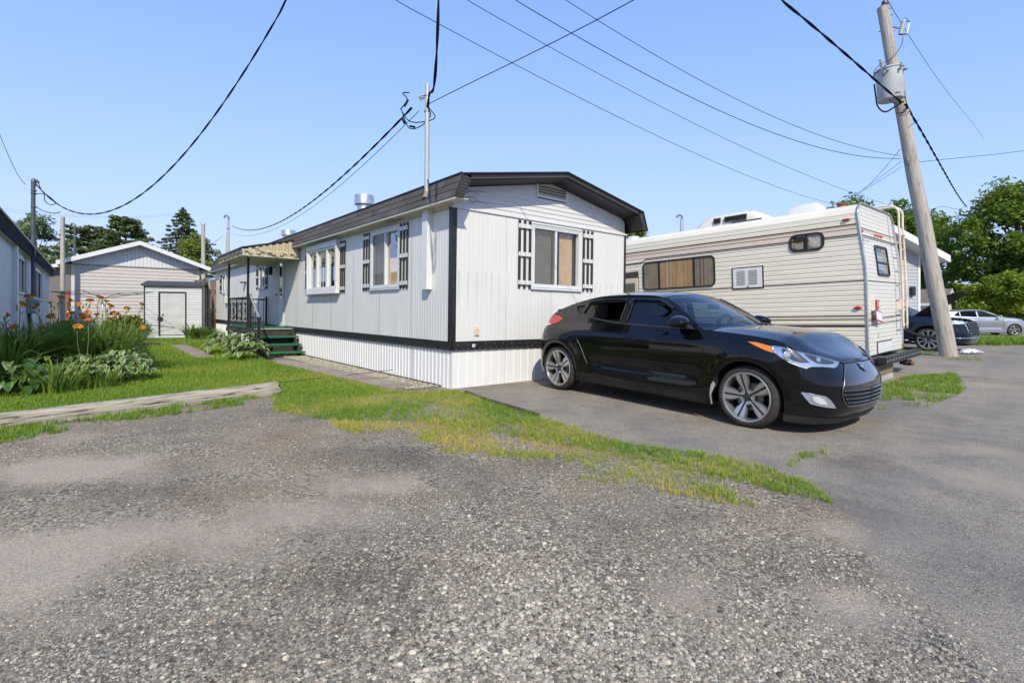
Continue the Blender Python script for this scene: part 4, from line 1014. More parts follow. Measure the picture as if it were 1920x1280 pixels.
class CarSurf:
    """lower body of a car: plan outline (nose centre -> right side -> tail centre) stacked over height; x forward, y left, z up"""
    def __init__(s, S):
        s.S=S; P=np.array(S['plan'],float)
        # dense smooth outline through control points
        d=np.r_[0,np.cumsum(np.hypot(*np.diff(P,axis=0).T))]; s.dl=d/d[-1]; s.P=P
        u=np.linspace(0,1,3000)
        # catmull-rom by length
        px=s._cr(u,0); py=s._cr(u,1); L=np.r_[0,np.cumsum(np.hypot(np.diff(px),np.diff(py)))]; s.u=L/L[-1]; s.px=px; s.py=py; s.len=L[-1]
    def _cr(s,u,k):
        x=s.dl; y=s.P[:,k]; m=np.zeros(len(x)); m[1:-1]=(y[2:]-y[:-2])/(x[2:]-x[:-2])
        m[0]=0 if k==0 else (y[1]-y[0])/(x[1]-x[0]); m[-1]=0 if k==0 else (y[-1]-y[-2])/(x[-1]-x[-2])
        i=np.clip(np.searchsorted(x,u,side='right')-1,0,len(x)-2); h=x[i+1]-x[i]; t=(u-x[i])/h
        return (2*t**3-3*t**2+1)*y[i]+(t**3-2*t**2+t)*h*m[i]+(-2*t**3+3*t**2)*y[i+1]+(t**3-t**2)*h*m[i+1]
    def base(s,a): return np.interp(a,s.u,s.px), np.interp(a,s.u,s.py)
    def s_at_x(s,x):  # param on the side for a given x
        return np.interp(-np.asarray(x,float), -s.px, s.u)
    def P3(s,a,z):
        S=s.S; a,z=np.broadcast_arrays(np.asarray(a,float),np.asarray(z,float)); x0,y0=s.base(a)
        wf=_ss(S['wf'][0],S['wf'][1],x0); wr=_ss(S['wr'][0],S['wr'][1],-x0)
        x=x0+wf*_sm(z,*zip(*S['nose']))+wr*_sm(z,*zip(*S['tail']))
        y=y0*_sm(z,*zip(*S['prof']))
        edge=_ss(0.,.45,y0/S['half'])
        for xw in S['wheels']:
            r=np.hypot(x-xw,z-S['wz'])
            y=y+edge*S.get('flare',.02)*np.exp(-((r-S['R']-.03)/.085)**2)*_ss(.18,.34,z)
            y=y+edge*S.get('haunch',.0)*np.exp(-((x-xw)/.42)**2)*np.exp(-((z-S.get('hz',.78))/.10)**2)
        mid=_ss(S['wheels'][1]+.45,S['wheels'][1]+.85,x)*(1-_ss(-.75,-.42,x))
        y=y-mid*edge*S.get('scallop',.02)*np.exp(-((z-S.get('scz',.46))/.075)**2)
        y=y+mid*edge*S.get('crease',.008)*_ss(S.get('crz',.80)-.03,S.get('crz',.80)+.005,z+.0)*(1-_ss(S.get('crz',.80)+.005,S.get('crz',.80)+.09,z))
        return np.stack([x,-y,z],-1)
    def top(s,x): return _sm(-np.asarray(x,float),*zip(*[(-p,q) for p,q in sorted(s.S['top'],reverse=True)]))
    def bot(s,x):
        b=_sm(-np.asarray(x,float),*zip(*[(-p,q) for p,q in sorted(s.S['bot'],reverse=True)])); R=s.S['R']
        for xw in s.S['wheels']:
            d=np.abs(np.asarray(x)-xw); arc=s.S['wz']+np.sqrt(np.clip(R*R-d*d,0,None)); b=np.where(d<R,np.maximum(b,arc),b)
        return b
HATCH=dict(plan=[(.805,0),(.798,.24),(.768,.46),(.705,.635),(.606,.757),(.46,.835),(.25,.875),(0,.885),(-.7,.888),(-1.6,.890),(-2.3,.892),(-2.75,.888),(-3.06,.855),(-3.27,.76),(-3.41,.58),(-3.485,.32),(-3.505,0)],
 half=.89, wf=(.25,.80), wr=(2.95,3.45),
 nose=[(.1,-.12),(.17,-.07),(.25,-.015),(.40,0),(.48,0),(.54,-.012),(.60,-.04),(.66,-.075),(.72,-.115),(.80,-.19),(.90,-.30),(1.1,-.5)],
 tail=[(.1,.16),(.25,.05),(.40,0),(.55,0),(.68,.03),(.82,.10),(.92,.16),(1.0,.20),(1.1,.25),(1.3,.3)],
 prof=[(.1,.95),(.2,.968),(.3,.977),(.45,.985),(.6,.995),(.72,1.0),(.80,.998),(.86,.982),(.92,.945),(.98,.905),(1.05,.865),(1.15,.805),(1.3,.72)],
 wheels=(0.,-2.76), wz=.315, R=.366, flare=.020, haunch=.022, hz=.74, scallop=.030, scz=.46, crease=.010, crz=.80,
 top=[(.95,.70),(.82,.705),(.78,.725),(.712,.755),(.604,.80),(.48,.862),(.25,.912),(0,.942),(-.3,.962),(-.6,.975),(-1.1,.978),(-1.6,.99),(-2.1,1.03),(-2.4,1.08),(-2.6,1.105),(-2.9,1.09),(-3.1,1.065),(-3.3,1.04),(-3.51,1.03)],
 bot=[(.95,.20),(.85,.18),(.65,.15),(.42,.135),(.38,.15),(-.36,.17),(-1.0,.175),(-2.3,.18),(-3.1,.215),(-3.3,.23),(-3.51,.25)])

def paint(name, col, rough=.12, dust=.10, metal=0., dustcol=(.16, .14, .12)):
    """gloss paint with a film of dust, thicker towards the sills"""
    m = bpy.data.materials.new(name); m.use_nodes = True; nt = m.node_tree; L = nt.links.new; b = nt.nodes['Principled BSDF']
    tc = _n(nt, 'ShaderNodeTexCoord'); nz = _n(nt, 'ShaderNodeTexNoise'); nz.inputs['Scale'].default_value = 9; nz.inputs['Detail'].default_value = 8; nz.inputs['Roughness'].default_value = .7; L(tc.outputs['Object'], nz.inputs['Vector'])
    sx = _n(nt, 'ShaderNodeSeparateXYZ'); L(tc.outputs['Object'], sx.inputs[0])
    lo = _n(nt, 'ShaderNodeMapRange'); lo.inputs[1].default_value = .15; lo.inputs[2].default_value = .55; lo.inputs[3].default_value = 2.6; lo.inputs[4].default_value = .55; L(sx.outputs[2], lo.inputs[0])
    mu = _n(nt, 'ShaderNodeMath', operation='MULTIPLY'); L(nz.outputs['Fac'], mu.inputs[0]); L(lo.outputs[0], mu.inputs[1])
    m2 = _n(nt, 'ShaderNodeMath', operation='MULTIPLY', use_clamp=True); L(mu.outputs[0], m2.inputs[0]); m2.inputs[1].default_value = dust * 2
    mx = _n(nt, 'ShaderNodeMix', data_type='RGBA'); L(m2.outputs[0], mx.inputs[0]); mx.inputs[6].default_value = (*col, 1); mx.inputs[7].default_value = (*dustcol, 1); L(mx.outputs[2], b.inputs['Base Color'])
    b.inputs['Roughness'].default_value = max(rough, .2); b.inputs['Specular IOR Level'].default_value = .05; b.inputs['Metallic'].default_value = metal
    b.inputs['Coat Weight'].default_value = 1.; b.inputs['Coat Roughness'].default_value = rough * .5; b.inputs['Coat IOR'].default_value = 1.45
    return m
rubber = mat('tyre_rubber', (.030, .026, .023), .85, var=.25, vscale=12, dirt=(.11, .09, .07), dscale=9, damt=.5)
alloy = mat('alloy_wheel', (.50, .49, .47), .32, .85, var=.06)
alloy_dark = mat('alloy_dark_gap', (.03, .03, .032), .5, .3)
disc_mat = mat('brake_disc', (.20, .19, .17), .5, .7)
chrome = mat('chrome', (.75, .76, .78), .08, 1.)
lamp_silver = mat('lamp_reflector', (.62, .68, .74), .16, .8)
lamp_dark = mat('lamp_dark_bezel', (.02, .022, .026), .25)
clear_lens = glass_mat('clear_lens', (.92, .94, .95), .05)
amber_m = mat('amber_lens', (.75, .20, .01), .12, coat=.6)
red_m = mat('red_lens', (.42, .008, .010), .12, coat=.8)
seat_m = mat('black_upholstery', (.022, .022, .024), .8)
tint_rear = glass_mat('tinted_glass', (.03, .038, .048), -.015)
tint_front = glass_mat('side_glass', (.26, .32, .34), .01)
wind_glass = glass_mat('windscreen_glass', (.62, .74, .72), .05)

def add_normals(o, N):
    me = o.data; me.polygons.foreach_set('use_smooth', [True] * len(me.polygons))
    me.normals_split_custom_set_from_vertices([tuple(n) for n in N]); return o
class CarBuilder:
    def __init__(s, spec, root, body_paint):
        s.cs = CarSurf(spec); s.S = spec; s.root = root; s.paint = body_paint
    def P(s, a, z): return s.cs.P3(a, z)
    def N(s, a, z):
        e = 1e-3; a = np.asarray(a, float); z = np.asarray(z, float)
        a0, a1 = np.clip(a - e, 0, 1), np.clip(a + e, 0, 1)
        du = s.P(a1, z) - s.P(a0, z); dv = s.P(a, z + .004) - s.P(a, z - .004); n = np.cross(dv, du)
        at0 = (a <= 0.002); n = n / (np.linalg.norm(n, axis=-1, keepdims=True) + 1e-12)
        return n
    def zr(s, x): return _sm(-np.asarray(x, float), *zip(*[(-p, q) for p, q in s.S['rail']]))
    def to_a(s, x): return s.cs.s_at_x(x)
    def mesh(s, name, V, F, N=None, m=None, parent=None, mirror=False):
        V = np.asarray(V, float).copy(); F = [list(f) for f in F]
        if mirror: V[:, 1] *= -1; F = [f[::-1] for f in F]
        me = bpy.data.meshes.new(name); me.from_pydata(V.tolist(), [], F); o = link(name, me, m, parent or s.root)
        if N is not None:
            N = np.asarray(N, float).copy()
            if mirror: N[:, 1] *= -1
            add_normals(o, N)
        return o
    def both(s, name, V, F, N, m, parent=None, left=True):
        o = s.mesh(name, V, F, N, m, parent)
        if left: s.mesh(name, V, F, N, m, parent, True)
        return o
    def cdt(s, poly, holes=(), step=.035):
        """poly in (a, z); returns az points and triangles"""
        L = s.cs.len; dens = lambda pl: np.array([np.array(pl[i]) + (np.array(pl[(i + 1) % len(pl)]) - np.array(pl[i])) * k / n for i in range(len(pl)) for n in [max(1, int(math.hypot((pl[(i + 1) % len(pl)][0] - pl[i][0]) * L, pl[(i + 1) % len(pl)][1] - pl[i][1]) / step))] for k in range(n)])
        loops = [dens(poly)] + [dens(h) for h in holes]
        pts = [Vector((p[0] * L, p[1])) for l in loops for p in l]; faces = []; o = 0
        for l in loops: faces.append(list(range(o, o + len(l)))); o += len(l)
        lo, hi = loops[0].min(0), loops[0].max(0)
        ga, gz_ = np.meshgrid(np.arange(lo[0], hi[0], step / L), np.arange(lo[1], hi[1], step)); q = np.stack([ga.ravel(), gz_.ravel()], 1)
        ok = in_poly(q, loops[0])
        for h in loops[1:]: ok &= ~in_poly(q, h)
        pts += [Vector((p[0] * L, p[1])) for p in q[ok]]
        vs, es, fs, ov, oe, of = delaunay_2d_cdt(pts, [], faces, 1 if not holes else 0, 1e-6)
        fs = [list(f) for f in fs]
        A = np.array([(v.x / L, v.y) for v in vs])
        if holes:
            cen = np.array([A[f].mean(0) for f in fs]); ok = in_poly(cen, loops[0])
            for h in loops[1:]: ok &= ~in_poly(cen, h)
            fs = [f for f, k in zip(fs, ok) if k]
        return A, fs, len(loops[0])
    def patch(s, name, poly, off, m, parent=None, holes=(), step=.035, skirt=0., left=True, xz=False):
        if xz: poly = [(float(s.to_a(x)), z) for x, z in poly]; holes = [[(float(s.to_a(x)), z) for x, z in h] for h in holes]
        A, fs, nb = s.cdt(poly, holes, step); P = s.P(A[:, 0], A[:, 1]); N = s.N(A[:, 0], A[:, 1]); V = P + N * off
        # winding: towards the outside
        f0 = fs[0]; g = np.cross(V[f0[1]] - V[f0[0]], V[f0[2]] - V[f0[0]])
        if g.dot(N[f0[0]]) < 0: fs = [f[::-1] for f in fs]
        if skirt:
            n = len(V); ring = list(range(nb)); V = np.concatenate([V, V[ring] - N[ring] * skirt]); N = np.concatenate([N, N[ring]])
            area = sum(poly[i][0] * poly[(i + 1) % len(poly)][1] - poly[(i + 1) % len(poly)][0] * poly[i][1] for i in range(len(poly)))
            fs = fs + [[ring[i], ring[(i + 1) % nb], n + (i + 1) % nb, n + i] for i in range(nb)]
        return s.both(name, V, fs, N, m, parent, left)
    def line(s, name, pts, off, r, m, parent=None, left=True, xz=False, close=False, seg=6):
        pts = np.array(pts, float)
        if close: pts = np.concatenate([pts, pts[:1]])
        out = []
        for a, b_ in zip(pts[:-1], pts[1:]):
            for t in np.linspace(0, 1, 6)[:-1]: out.append(a + (b_ - a) * t)
        out = np.array(out + [pts[-1]])
        a = s.to_a(out[:, 0]) if xz else out[:, 0]
        P = s.P(a, out[:, 1]) + s.N(a, out[:, 1]) * off
        res = None
        for sg in ((1, -1) if left else (1,)):
            mb = MB(); mb.tube(P * np.array([1, sg, 1]), r, seg); o = mb.build(name, m, parent or s.root, True); res = res or o
        return res
    def stations(s):
        S = s.S; R = S['R']; x_nose = s.cs.px[0]; xs = []
        fr = [a for a in np.linspace(0, float(s.to_a(.44)), 34)]
        re = [a for a in np.linspace(float(s.to_a(S['wheels'][1] - R - .03)), 1, 34)]
        mid = []
        x = .44
        arcs = []
        for xw in S['wheels']: arcs += [xw + R * math.cos(t) for t in np.linspace(0, PI, 29)] + [xw + R + .002, xw - R - .002]
        side = list(np.arange(S['wheels'][1] - R - .03, .44, .055))
        side = [q for q in side if all(abs(q - xw) > R + .01 for xw in S['wheels'])] + arcs
        side = [float(s.to_a(q)) for q in side]
        a = sorted(set(round(q, 6) for q in fr + side + re)); return np.array(a)
    def lower(s, rows=34):
        A = s.stations(); x0, _ = s.cs.base(A); Tz = s.cs.top(x0); Bz = s.cs.bot(x0)
        v = np.linspace(0, 1, rows)[:, None]; Z = Bz + (Tz - Bz) * v; AA = np.broadcast_to(A, Z.shape)
        V = s.P(AA, Z); N = s.N(AA, Z); n = len(A)
        Fq = [(i * n + j, (i + 1) * n + j, (i + 1) * n + j + 1, i * n + j + 1) for i in range(rows - 1) for j in range(n - 1)]
        V2 = V.reshape(-1, 3); N2 = N.reshape(-1, 3)
        f = Fq[len(Fq) // 2]; g = np.cross(V2[f[1]] - V2[f[0]], V2[f[2]] - V2[f[0]])
        if g.dot(N2[f[0]]) < 0: Fq = [q[::-1] for q in Fq]
        # one mesh, both sides
        k = len(V2); Vm = V2 * [1, -1, 1]; Nm = N2 * [1, -1, 1]
        s.body = s.mesh('body', np.concatenate([V2, Vm]), Fq + [[i + k for i in q[::-1]] for q in Fq], np.concatenate([N2, Nm]), s.paint)
        # inner arch returns and wheel housings
        mb = MB()
        for xw in s.S['wheels']:
            xs = xw + (s.S['R'] - .001) * np.cos(np.linspace(0, PI, 29)); a = s.to_a(xs); z = s.cs.bot(xs); Q = s.P(a, z)
            for sg in (1, -1):
                o = Q * [1, sg, 1]; i1 = o.copy(); i1[:, 1] = o[:, 1] - np.sign(o[:, 1]) * .03; i2 = o.copy(); i2[:, 1] = np.sign(o[:, 1]) * .50
                i1[:, 2] += .02; i2[:, 2] += .03
                mb.grid(np.stack([o, i1, i2]))
                mb.add([tuple(p) for p in i2] + [(xw + .4, i2[0][1], .2), (xw - .4, i2[0][1], .2)], [tuple(range(len(i2) + 2))])
        mb.build('wheel_housing', mat('housing_black', (.008, .008, .008), .95), s.root)
        # floor pan
        zb = .16; fl = MB(); out = [s.P(q, zb + .06) for q in np.linspace(0.04, .96, 60)]
        ring = [(p[0], p[1] * .93, zb + .05) for p in out] + [(p[0], -p[1] * .93, zb + .05) for p in out[::-1]]
        fl.add(ring, [tuple(range(len(ring)))]); fl.build('floor_pan', mat('underbody_black', (.010, .010, .010), .95), s.root)
    def span(s, name, A, zf, crown, m, cols=21, parent=None, power=2.):
        """panel between the two sides at equal x: bonnet, roof, tail"""
        A = np.asarray(A); x0, _ = s.cs.base(A); z = zf(x0); E = s.P(A, z); t = np.linspace(-1, 1, cols)
        G = np.zeros((len(A), cols, 3)); cr = np.array([crown(x) for x in x0])
        G[:, :, 0] = E[:, None, 0]; G[:, :, 1] = E[:, None, 1] * t * -1 * -1; G[:, :, 2] = E[:, None, 2] + cr[:, None] * (1 - np.abs(t) ** power)
        return G, E
    def panel(s, name, G, m, parent=None):
        G = np.asarray(G); R_, C_ = G.shape[:2]; du = np.gradient(G, axis=0); dv = np.gradient(G, axis=1); N = np.cross(du, dv); N /= (np.linalg.norm(N, axis=-1, keepdims=True) + 1e-9)
        if N[..., 2].mean() < 0: N = -N
        F = [(i * C_ + j, (i + 1) * C_ + j, (i + 1) * C_ + j + 1, i * C_ + j + 1) for i in range(R_ - 1) for j in range(C_ - 1)]
        V = G.reshape(-1, 3); f = F[len(F) // 2]; g = np.cross(V[f[1]] - V[f[0]], V[f[2]] - V[f[0]])
        if g.dot(N.reshape(-1, 3)[f[0]]) < 0: F = [q[::-1] for q in F]
        return s.mesh(name, V, F, N.reshape(-1, 3), m, parent)
    def greenhouse(s, windows, glass, xa, xb):
        """side of the cabin with real openings, then the panes"""
        xs = np.linspace(xa, xb, 90); top = [(float(s.to_a(x)), float(s.zr(x))) for x in xs]; bottom = [(float(s.to_a(x)), float(s.cs.top(x)) - .004) for x in xs[::-1]]
        top = [p for p in top if p[1] > s.cs.top(float(np.interp(p[0], s.cs.u, s.cs.px))) + .0]
        poly = top + bottom
        holes = [[(float(s.to_a(x)), z) for x, z in w] for w in windows]
        o = s.patch('cabin_side', poly, .0, s.paint, None, holes, .04)
        for h, g in zip(holes, glass): s.patch('side_window', h, -.012, g, None, (), .06)
        for h in holes: s.line('window_seal', h, .001, .006, black_plastic, None, True, False, True, 4)
        return o
    def windscreen(s, xb0, xt0, cb, ct, inset=.035, name='windscreen', rows=16, m=None, bulge=.03):
        """xb0/xt0: foot and head of the pillar along x; cb/ct: centre points (x, z)"""
        t = np.linspace(-1, 1, 25); G = np.zeros((rows, 25, 3))
        for i, b_ in enumerate(np.linspace(0, 1, rows)):
            x = xb0 + (xt0 - xb0) * b_; E = s.P(s.to_a(x), s.zr(x)); c = np.array(cb) + (np.array(ct) - np.array(cb)) * b_; c = c + np.array([.5, .85]) * bulge * 4 * b_ * (1 - b_) * .6
            ye = abs(E[1]) - inset; G[i, :, 0] = c[0] + (E[0] - c[0]) * t ** 2; G[i, :, 1] = ye * t; G[i, :, 2] = c[1] + (E[2] - .004 - c[1]) * t ** 2
        s.wsG = G
        o = s.panel(name, G, m or wind_glass)
        for sg in (0, -1):
            # pillar: strip from glass edge out to the cabin side
            x = np.linspace(xb0, xt0, rows); Ed = s.P(s.to_a(x), s.zr(x)); g = G[:, sg].copy(); k = 1 if sg else -1
            Ed = Ed * [1, -1 if sg else 1, 1]
            if (g[0, 1] > 0) != (Ed[0, 1] > 0): Ed = Ed * [1, -1, 1]
            mid = (g + Ed) / 2 + np.array([.012, 0, .014]); mb = MB(); mb.grid(np.stack([g + [0, 0, .002], mid, Ed])); pl = mb.build('pillar', s.paint, s.root, True)
        return o
def wheel(root, pos, side, R=.318, rim=.25, width=.212, spokes='twin', a0=105., rimmat=None, nsp=5):
    """side = -1 right, +1 left. Built facing -y, then turned"""
    rimmat = rimmat or alloy
    M = T(*pos) @ (Matrix.Identity(4) if side < 0 else Rot(PI, 'Z'))
    Q = Rot(PI / 2, 'X')     # lathe axis z -> -y
    mb = MB(); w = width
    mb.lathe([(rim - .004, .004), (rim + .006, .009), (rim + (R - rim) * .45, .012), (R - .028, .004), (R - .010, -.012), (R, -.035), (R, -w + .035), (R - .012, -w + .010), (rim + .01, -w), (rim - .02, -w)], 56, Q)
    ty = mb.build('wheel', rubber, root, True, angle=50); ty.matrix_local = M
    tr = MB()
    for i in range(72):
        a = 2 * PI * i / 72
        for h0, h1, ta in ((-.030, -.066, .10), (-.146, -.18, -.10)):
            p = [Vector(((R + .0015) * math.cos(a + d), (R + .0015) * math.sin(a + d), h)) for d, h in ((0, h0), (.012, h0), (.012 + ta * .3, h1), (ta * .3, h1))]; tr.add([tuple(Q @ q) for q in p], [(0, 1, 2, 3)])
    for h in (-.075, -.105, -.135): tr.lathe([(R + .0012, h), (R + .0012, h - .006)], 56, Q)
    t2 = tr.build('tread_groove', mat('tread_groove', (.012, .011, .010), .9), ty, fix=False); t2['kind'] = 'stuff'
    mb = MB(); mb.lathe([(rim + .004, .006), (rim - .004, .011), (rim - .014, .008), (rim - .022, -.012), (rim - .03, -.05), (rim - .035, -.16)], 56, Q); mb.build('rim', rimmat, ty, True, angle=40)
    mb = MB(); mb.lathe([(0, -.075), (.14, -.075), (.14, -.095), (0, -.095)], 36, Q); mb.build('brake_disc', disc_mat, ty, True, angle=40)
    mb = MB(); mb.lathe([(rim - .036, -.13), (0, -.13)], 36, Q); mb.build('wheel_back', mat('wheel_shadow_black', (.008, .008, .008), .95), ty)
    cal = MB(); cal.lathe([(.09, -.06), (.155, -.06), (.155, -.11), (.09, -.11), (.09, -.06)], 10, Q, None or .2, 1.2); cal.build('brake_caliper', mat('caliper_grey', (.12, .13, .08), .6), ty)
    def sp(mb, ang, prof, h0, h1, tilt=.0):
        """prof: (radius, left, right) stations; flat-topped blade"""
        ca, sa = math.cos(ang), math.sin(ang); vs = []; n = len(prof)
        for r_, l, q, hh in prof:
            for t_, h in ((l, hh), (q, hh), (q, hh - .030), (l, hh - .030)):
                vs.append(tuple(Q @ Vector((r_ * ca - t_ * sa, r_ * sa + t_ * ca, h))))
        fs = [(4 * i + k, 4 * i + (k + 1) % 4, 4 * i + 4 + (k + 1) % 4, 4 * i + 4 + k) for i in range(n - 1) for k in range(4)] + [(0, 1, 2, 3), (4 * n - 1, 4 * n - 2, 4 * n - 3, 4 * n - 4)]
        mb.add(vs, fs)
    re = rim - .012
    for i in range(nsp):
        a = math.radians(a0 + 360 / nsp * i)
        if spokes == 'twin':
            for sg in (1, -1):
                mb = MB(); L_ = [(.045, .009, .018, -.024), (.09, .010, .027, -.018), (.13, .010, .040, -.010), (.165, .010, .050, -.003), (.205, .011, .055, .003), (re, .012, .054, .006)]
                sp(mb, a, [(r_, l * sg, q * sg, h) for r_, l, q, h in L_], 0, 0); mb.build('spoke', rimmat, ty)
                b = MB(); L2 = [(.10, .028, .038, -.026), (.15, .046, .060, -.020), (.20, .055, .070, -.012), (re, .054, .070, -.006)]
                sp(b, a, [(r_, l * sg, q * sg, h) for r_, l, q, h in L2], 0, 0); b.build('spoke_flank', mat('alloy_flank', (.22, .22, .21), .35, .8), ty)
            mb = MB(); sp(mb, a, [(.04, -.011, .011, -.034), (.14, -.012, .012, -.026), (.225, -.012, .012, -.010)], 0, 0); mb.build('spoke_groove', alloy_dark, ty)
        else:
            mb = MB(); sp(mb, a, [(.05, -.016, .016, -.01), (.14, -.012, .012, -.002), (re, -.020, .020, .002)], 0, 0); mb.build('spoke', rimmat, ty)
            mb = MB(); sp(mb, a + .16, [(.08, -.010, .010, -.016), (re, -.010, .010, -.004)], 0, 0); mb.build('spoke', rimmat, ty)
        an = a + PI / nsp
        if nsp == 5:
            mb = MB(); mm = Q @ T(.058 * math.cos(an), .058 * math.sin(an), -.03); mb.lathe([(.021, -.01), (.021, .010), (.015, .010), (.013, .002), (0, .002)], 12, mm); mb.build('lug_nut', rimmat, ty, True, angle=40)
    mb = MB(); mb.lathe([(.036, -.03), (.036, -.012), (.030, -.008), (0, -.008)], 20, Q); hub = mb.build('hub_cap', alloy_dark, ty, True, angle=30)
    return ty, Q

# ================================================================ THE BLACK HATCHBACK
CO = np.array([3.04936055, 5.73870471, 0.0]); CFv = vn(.62079126, -.7835051, -.02716569); CLv = vn(.78379436, .62102045, 0); CZv = np.cross(CFv, CLv)
hatch = thing('black_hatchback', 'glossy black hatchback parked on the asphalt in front of the white home', 'car', m=frame(CO, CFv, CLv, CZv))
black_paint = paint('black_car_paint', (.002, .002, .003), .03, .006)
HS = dict(HATCH); HS['rail'] = [(-.50, .962), (-.56, .980), (-.70, 1.075), (-.85, 1.168), (-1.0, 1.255), (-1.10, 1.305), (-1.20, 1.338), (-1.35, 1.356), (-1.7, 1.362), (-2.1, 1.345), (-2.4, 1.300), (-2.65, 1.235), (-2.85, 1.165), (-3.0, 1.095), (-3.06, 1.06), (-3.45, 1.0)]
cb = CarBuilder(HS, hatch, black_paint)
cb.lower()
win_f = [(-1.615, .994), (-1.1, .985), (-.72, .984), (-.80, 1.045), (-.95, 1.150), (-1.08, 1.235), (-1.18, 1.272), (-1.30, 1.283), (-1.605, 1.282)]
win_r = [(-1.72, 1.005), (-1.91, 1.017), (-2.12, 1.042), (-2.35, 1.087), (-2.405, 1.108), (-2.345, 1.236), (-2.12, 1.262), (-1.715, 1.278)]
win_q = [(-2.435, 1.092), (-2.52, 1.130), (-2.575, 1.195), (-2.425, 1.222)]
cb.greenhouse([win_f, win_r, win_q], [tint_front, tint_rear, tint_rear], -.505, -3.04)
# bonnet
Ah = np.concatenate([np.linspace(0.0, float(cb.to_a(.6)), 16), np.linspace(float(cb.to_a(.6)), float(cb.to_a(-.42)), 26)[1:]])
G, E_ = cb.span('bonnet', Ah, lambda x: cb.cs.top(x), lambda x: float(np.interp(x, [-.42, -.1, .3, .6, .8, .95], [.058, .070, .072, .052, .022, .008])), black_paint, power=2.2)
t_ = np.linspace(-1, 1, 21)   # two soft ridges
for i in range(len(G)):
    xx0 = G[i, 0, 0]; w_ = float(ss(.78, .35, xx0)) * float(ss(-.6, -.2, xx0)); G[i, :, 2] += w_ * .014 * np.exp(-((np.abs(t_) - .72) / .13) ** 2)
bonnet = cb.panel('bonnet', G, black_paint)
# roof from screen head to tail gate, then the rounded tail
Ar = np.linspace(float(cb.to_a(-1.16)), float(cb.to_a(-3.05)), 40)
G2, _ = cb.span('roof', Ar, cb.zr, lambda x: float(np.interp(-x, [1.1, 1.5, 2.2, 2.7, 3.05], [.052, .060, .070, .075, .055])), black_paint)
cb.panel('roof', G2, black_paint)
At = np.linspace(float(cb.to_a(-3.05)), 1, 16)
G3, _ = cb.span('tail', At, lambda x: np.minimum(cb.cs.top(x), 1.066), lambda x: float(np.interp(-x, [3.05, 3.2, 3.45], [.055, .02, 0])), black_paint)
cb.panel('tail_deck', G3, black_paint)
sp_ = MB(); sp_.prism([(-2.98, 1.175), (-3.17, 1.145), (-3.18, 1.125), (-3.0, 1.13)], -.5, .5, lambda a, b_, d: (a, d, b_)); sp_.build('spoiler', black_paint, hatch)
G4 = G2[24:37].copy(); G4[:, :, 2] += .004; G4[:, :, 1] *= .82; cb.panel('rear_glass', G4, mat('dark_glass_panel', (.006, .007, .008), .04, coat=1.))
cb.windscreen(-.535, -1.165, (-.34, 1.022), (-1.11, 1.388), .04)
ws = cb.wsG
# cowl between bonnet and screen, wipers
mb = MB(); mb.grid(np.stack([np.stack([np.interp(np.linspace(0, 1, 25), np.linspace(0, 1, 21), G[-1, :, k]) for k in range(3)], -1) + [0.01, 0, -.012], ws[0] + [.0, 0, -.006]])); mb.build('cowl', black_plastic, hatch)
for a_, b_ in (((-.36, .18, 1.028), (-.50, -.42, 1.03)), ((-.40, .60, 1.005), (-.37, .02, 1.035))):
    mb = MB(); mb.tube([a_, ((a_[0] + b_[0]) / 2 - .0, (a_[1] + b_[1]) / 2, (a_[2] + b_[2]) / 2 + .022), b_], .009, 5); mb.build('wiper', black_plastic, hatch)
# doors stand a hair proud, with their seams
dp = black_paint
door_f = [(-.500, .955), (-.478, .86), (-.482, .757), (-.515, .609), (-.565, .36), (-.60, .288), (-1.0, .285), (-1.415, .308), (-1.70, .322), (-1.705, .42), (-1.645, .60), (-1.622, .772), (-1.652, .962), (-1.1, .958)]
door_r = [(-1.668, .966), (-1.638, .772), (-1.66, .60), (-1.72, .42), (-1.715, .325), (-1.86, .331), (-2.06, .336), (-2.19, .44), (-2.30, .665), (-2.43, .852), (-2.52, .945), (-2.60, 1.06), (-2.45, 1.068), (-2.1, 1.005), (-1.8, .975)]
df = cb.patch('door', door_f, .0035, dp, None, (), .03, .006, True, True)
dr_ = cb.patch('door', door_r, .0035, dp, None, (), .03, .006, True, True)
edge_m = mat('worn_paint_edge', (.30, .29, .27), .4)  # pale line along the rear door seam: a highlight put into the colour
cb.line('door_edge', [(-2.19, .44), (-2.24, .54), (-2.30, .665), (-2.36, .75)], .004, .0022, edge_m, None, False, True)
cb.line('window_trim', [(-2.40, 1.098), (-2.12, 1.032), (-1.72, .994), (-1.1, .974), (-.74, .973)], .003, .006, mat('dull_trim', (.12, .12, .12), .35, .6), None, True, True)
cb.patch('pillar_trim', [(-1.625, 1.0), (-1.645, 1.29), (-1.70, 1.29), (-1.71, 1.0)], .003, mat('gloss_black_trim', (.008, .009, .011), .06, coat=1), None, (), .04, .004, True, True)
cb.line('window_visor', [(-.98, 1.195), (-1.10, 1.262), (-1.22, 1.300), (-1.4, 1.308), (-1.62, 1.306)], .014, .016, mat('smoked_visor', (.012, .012, .014), .12, coat=.5), None, True, True)
cb.line('window_visor', [(-1.70, 1.30), (-2.0, 1.292), (-2.2, 1.276), (-2.36, 1.252)], .014, .016, mat('smoked_visor', (.012, .012, .014), .12, coat=.5), None, True, True)
hd = cb.patch('handle', [(-1.575, .822), (-1.53, .842), (-1.43, .848), (-1.32, .828), (-1.33, .812), (-1.43, .822), (-1.53, .818)], .022, dp, None, (), .03, .02, True, True)
cb.patch('handle_recess', [(-1.56, .812), (-1.5, .845), (-1.4, .845), (-1.33, .82), (-1.38, .785), (-1.46, .775), (-1.52, .79)], .005, mat('handle_recess', (.004, .004, .005), .25), None, (), .02, 0, True, True)
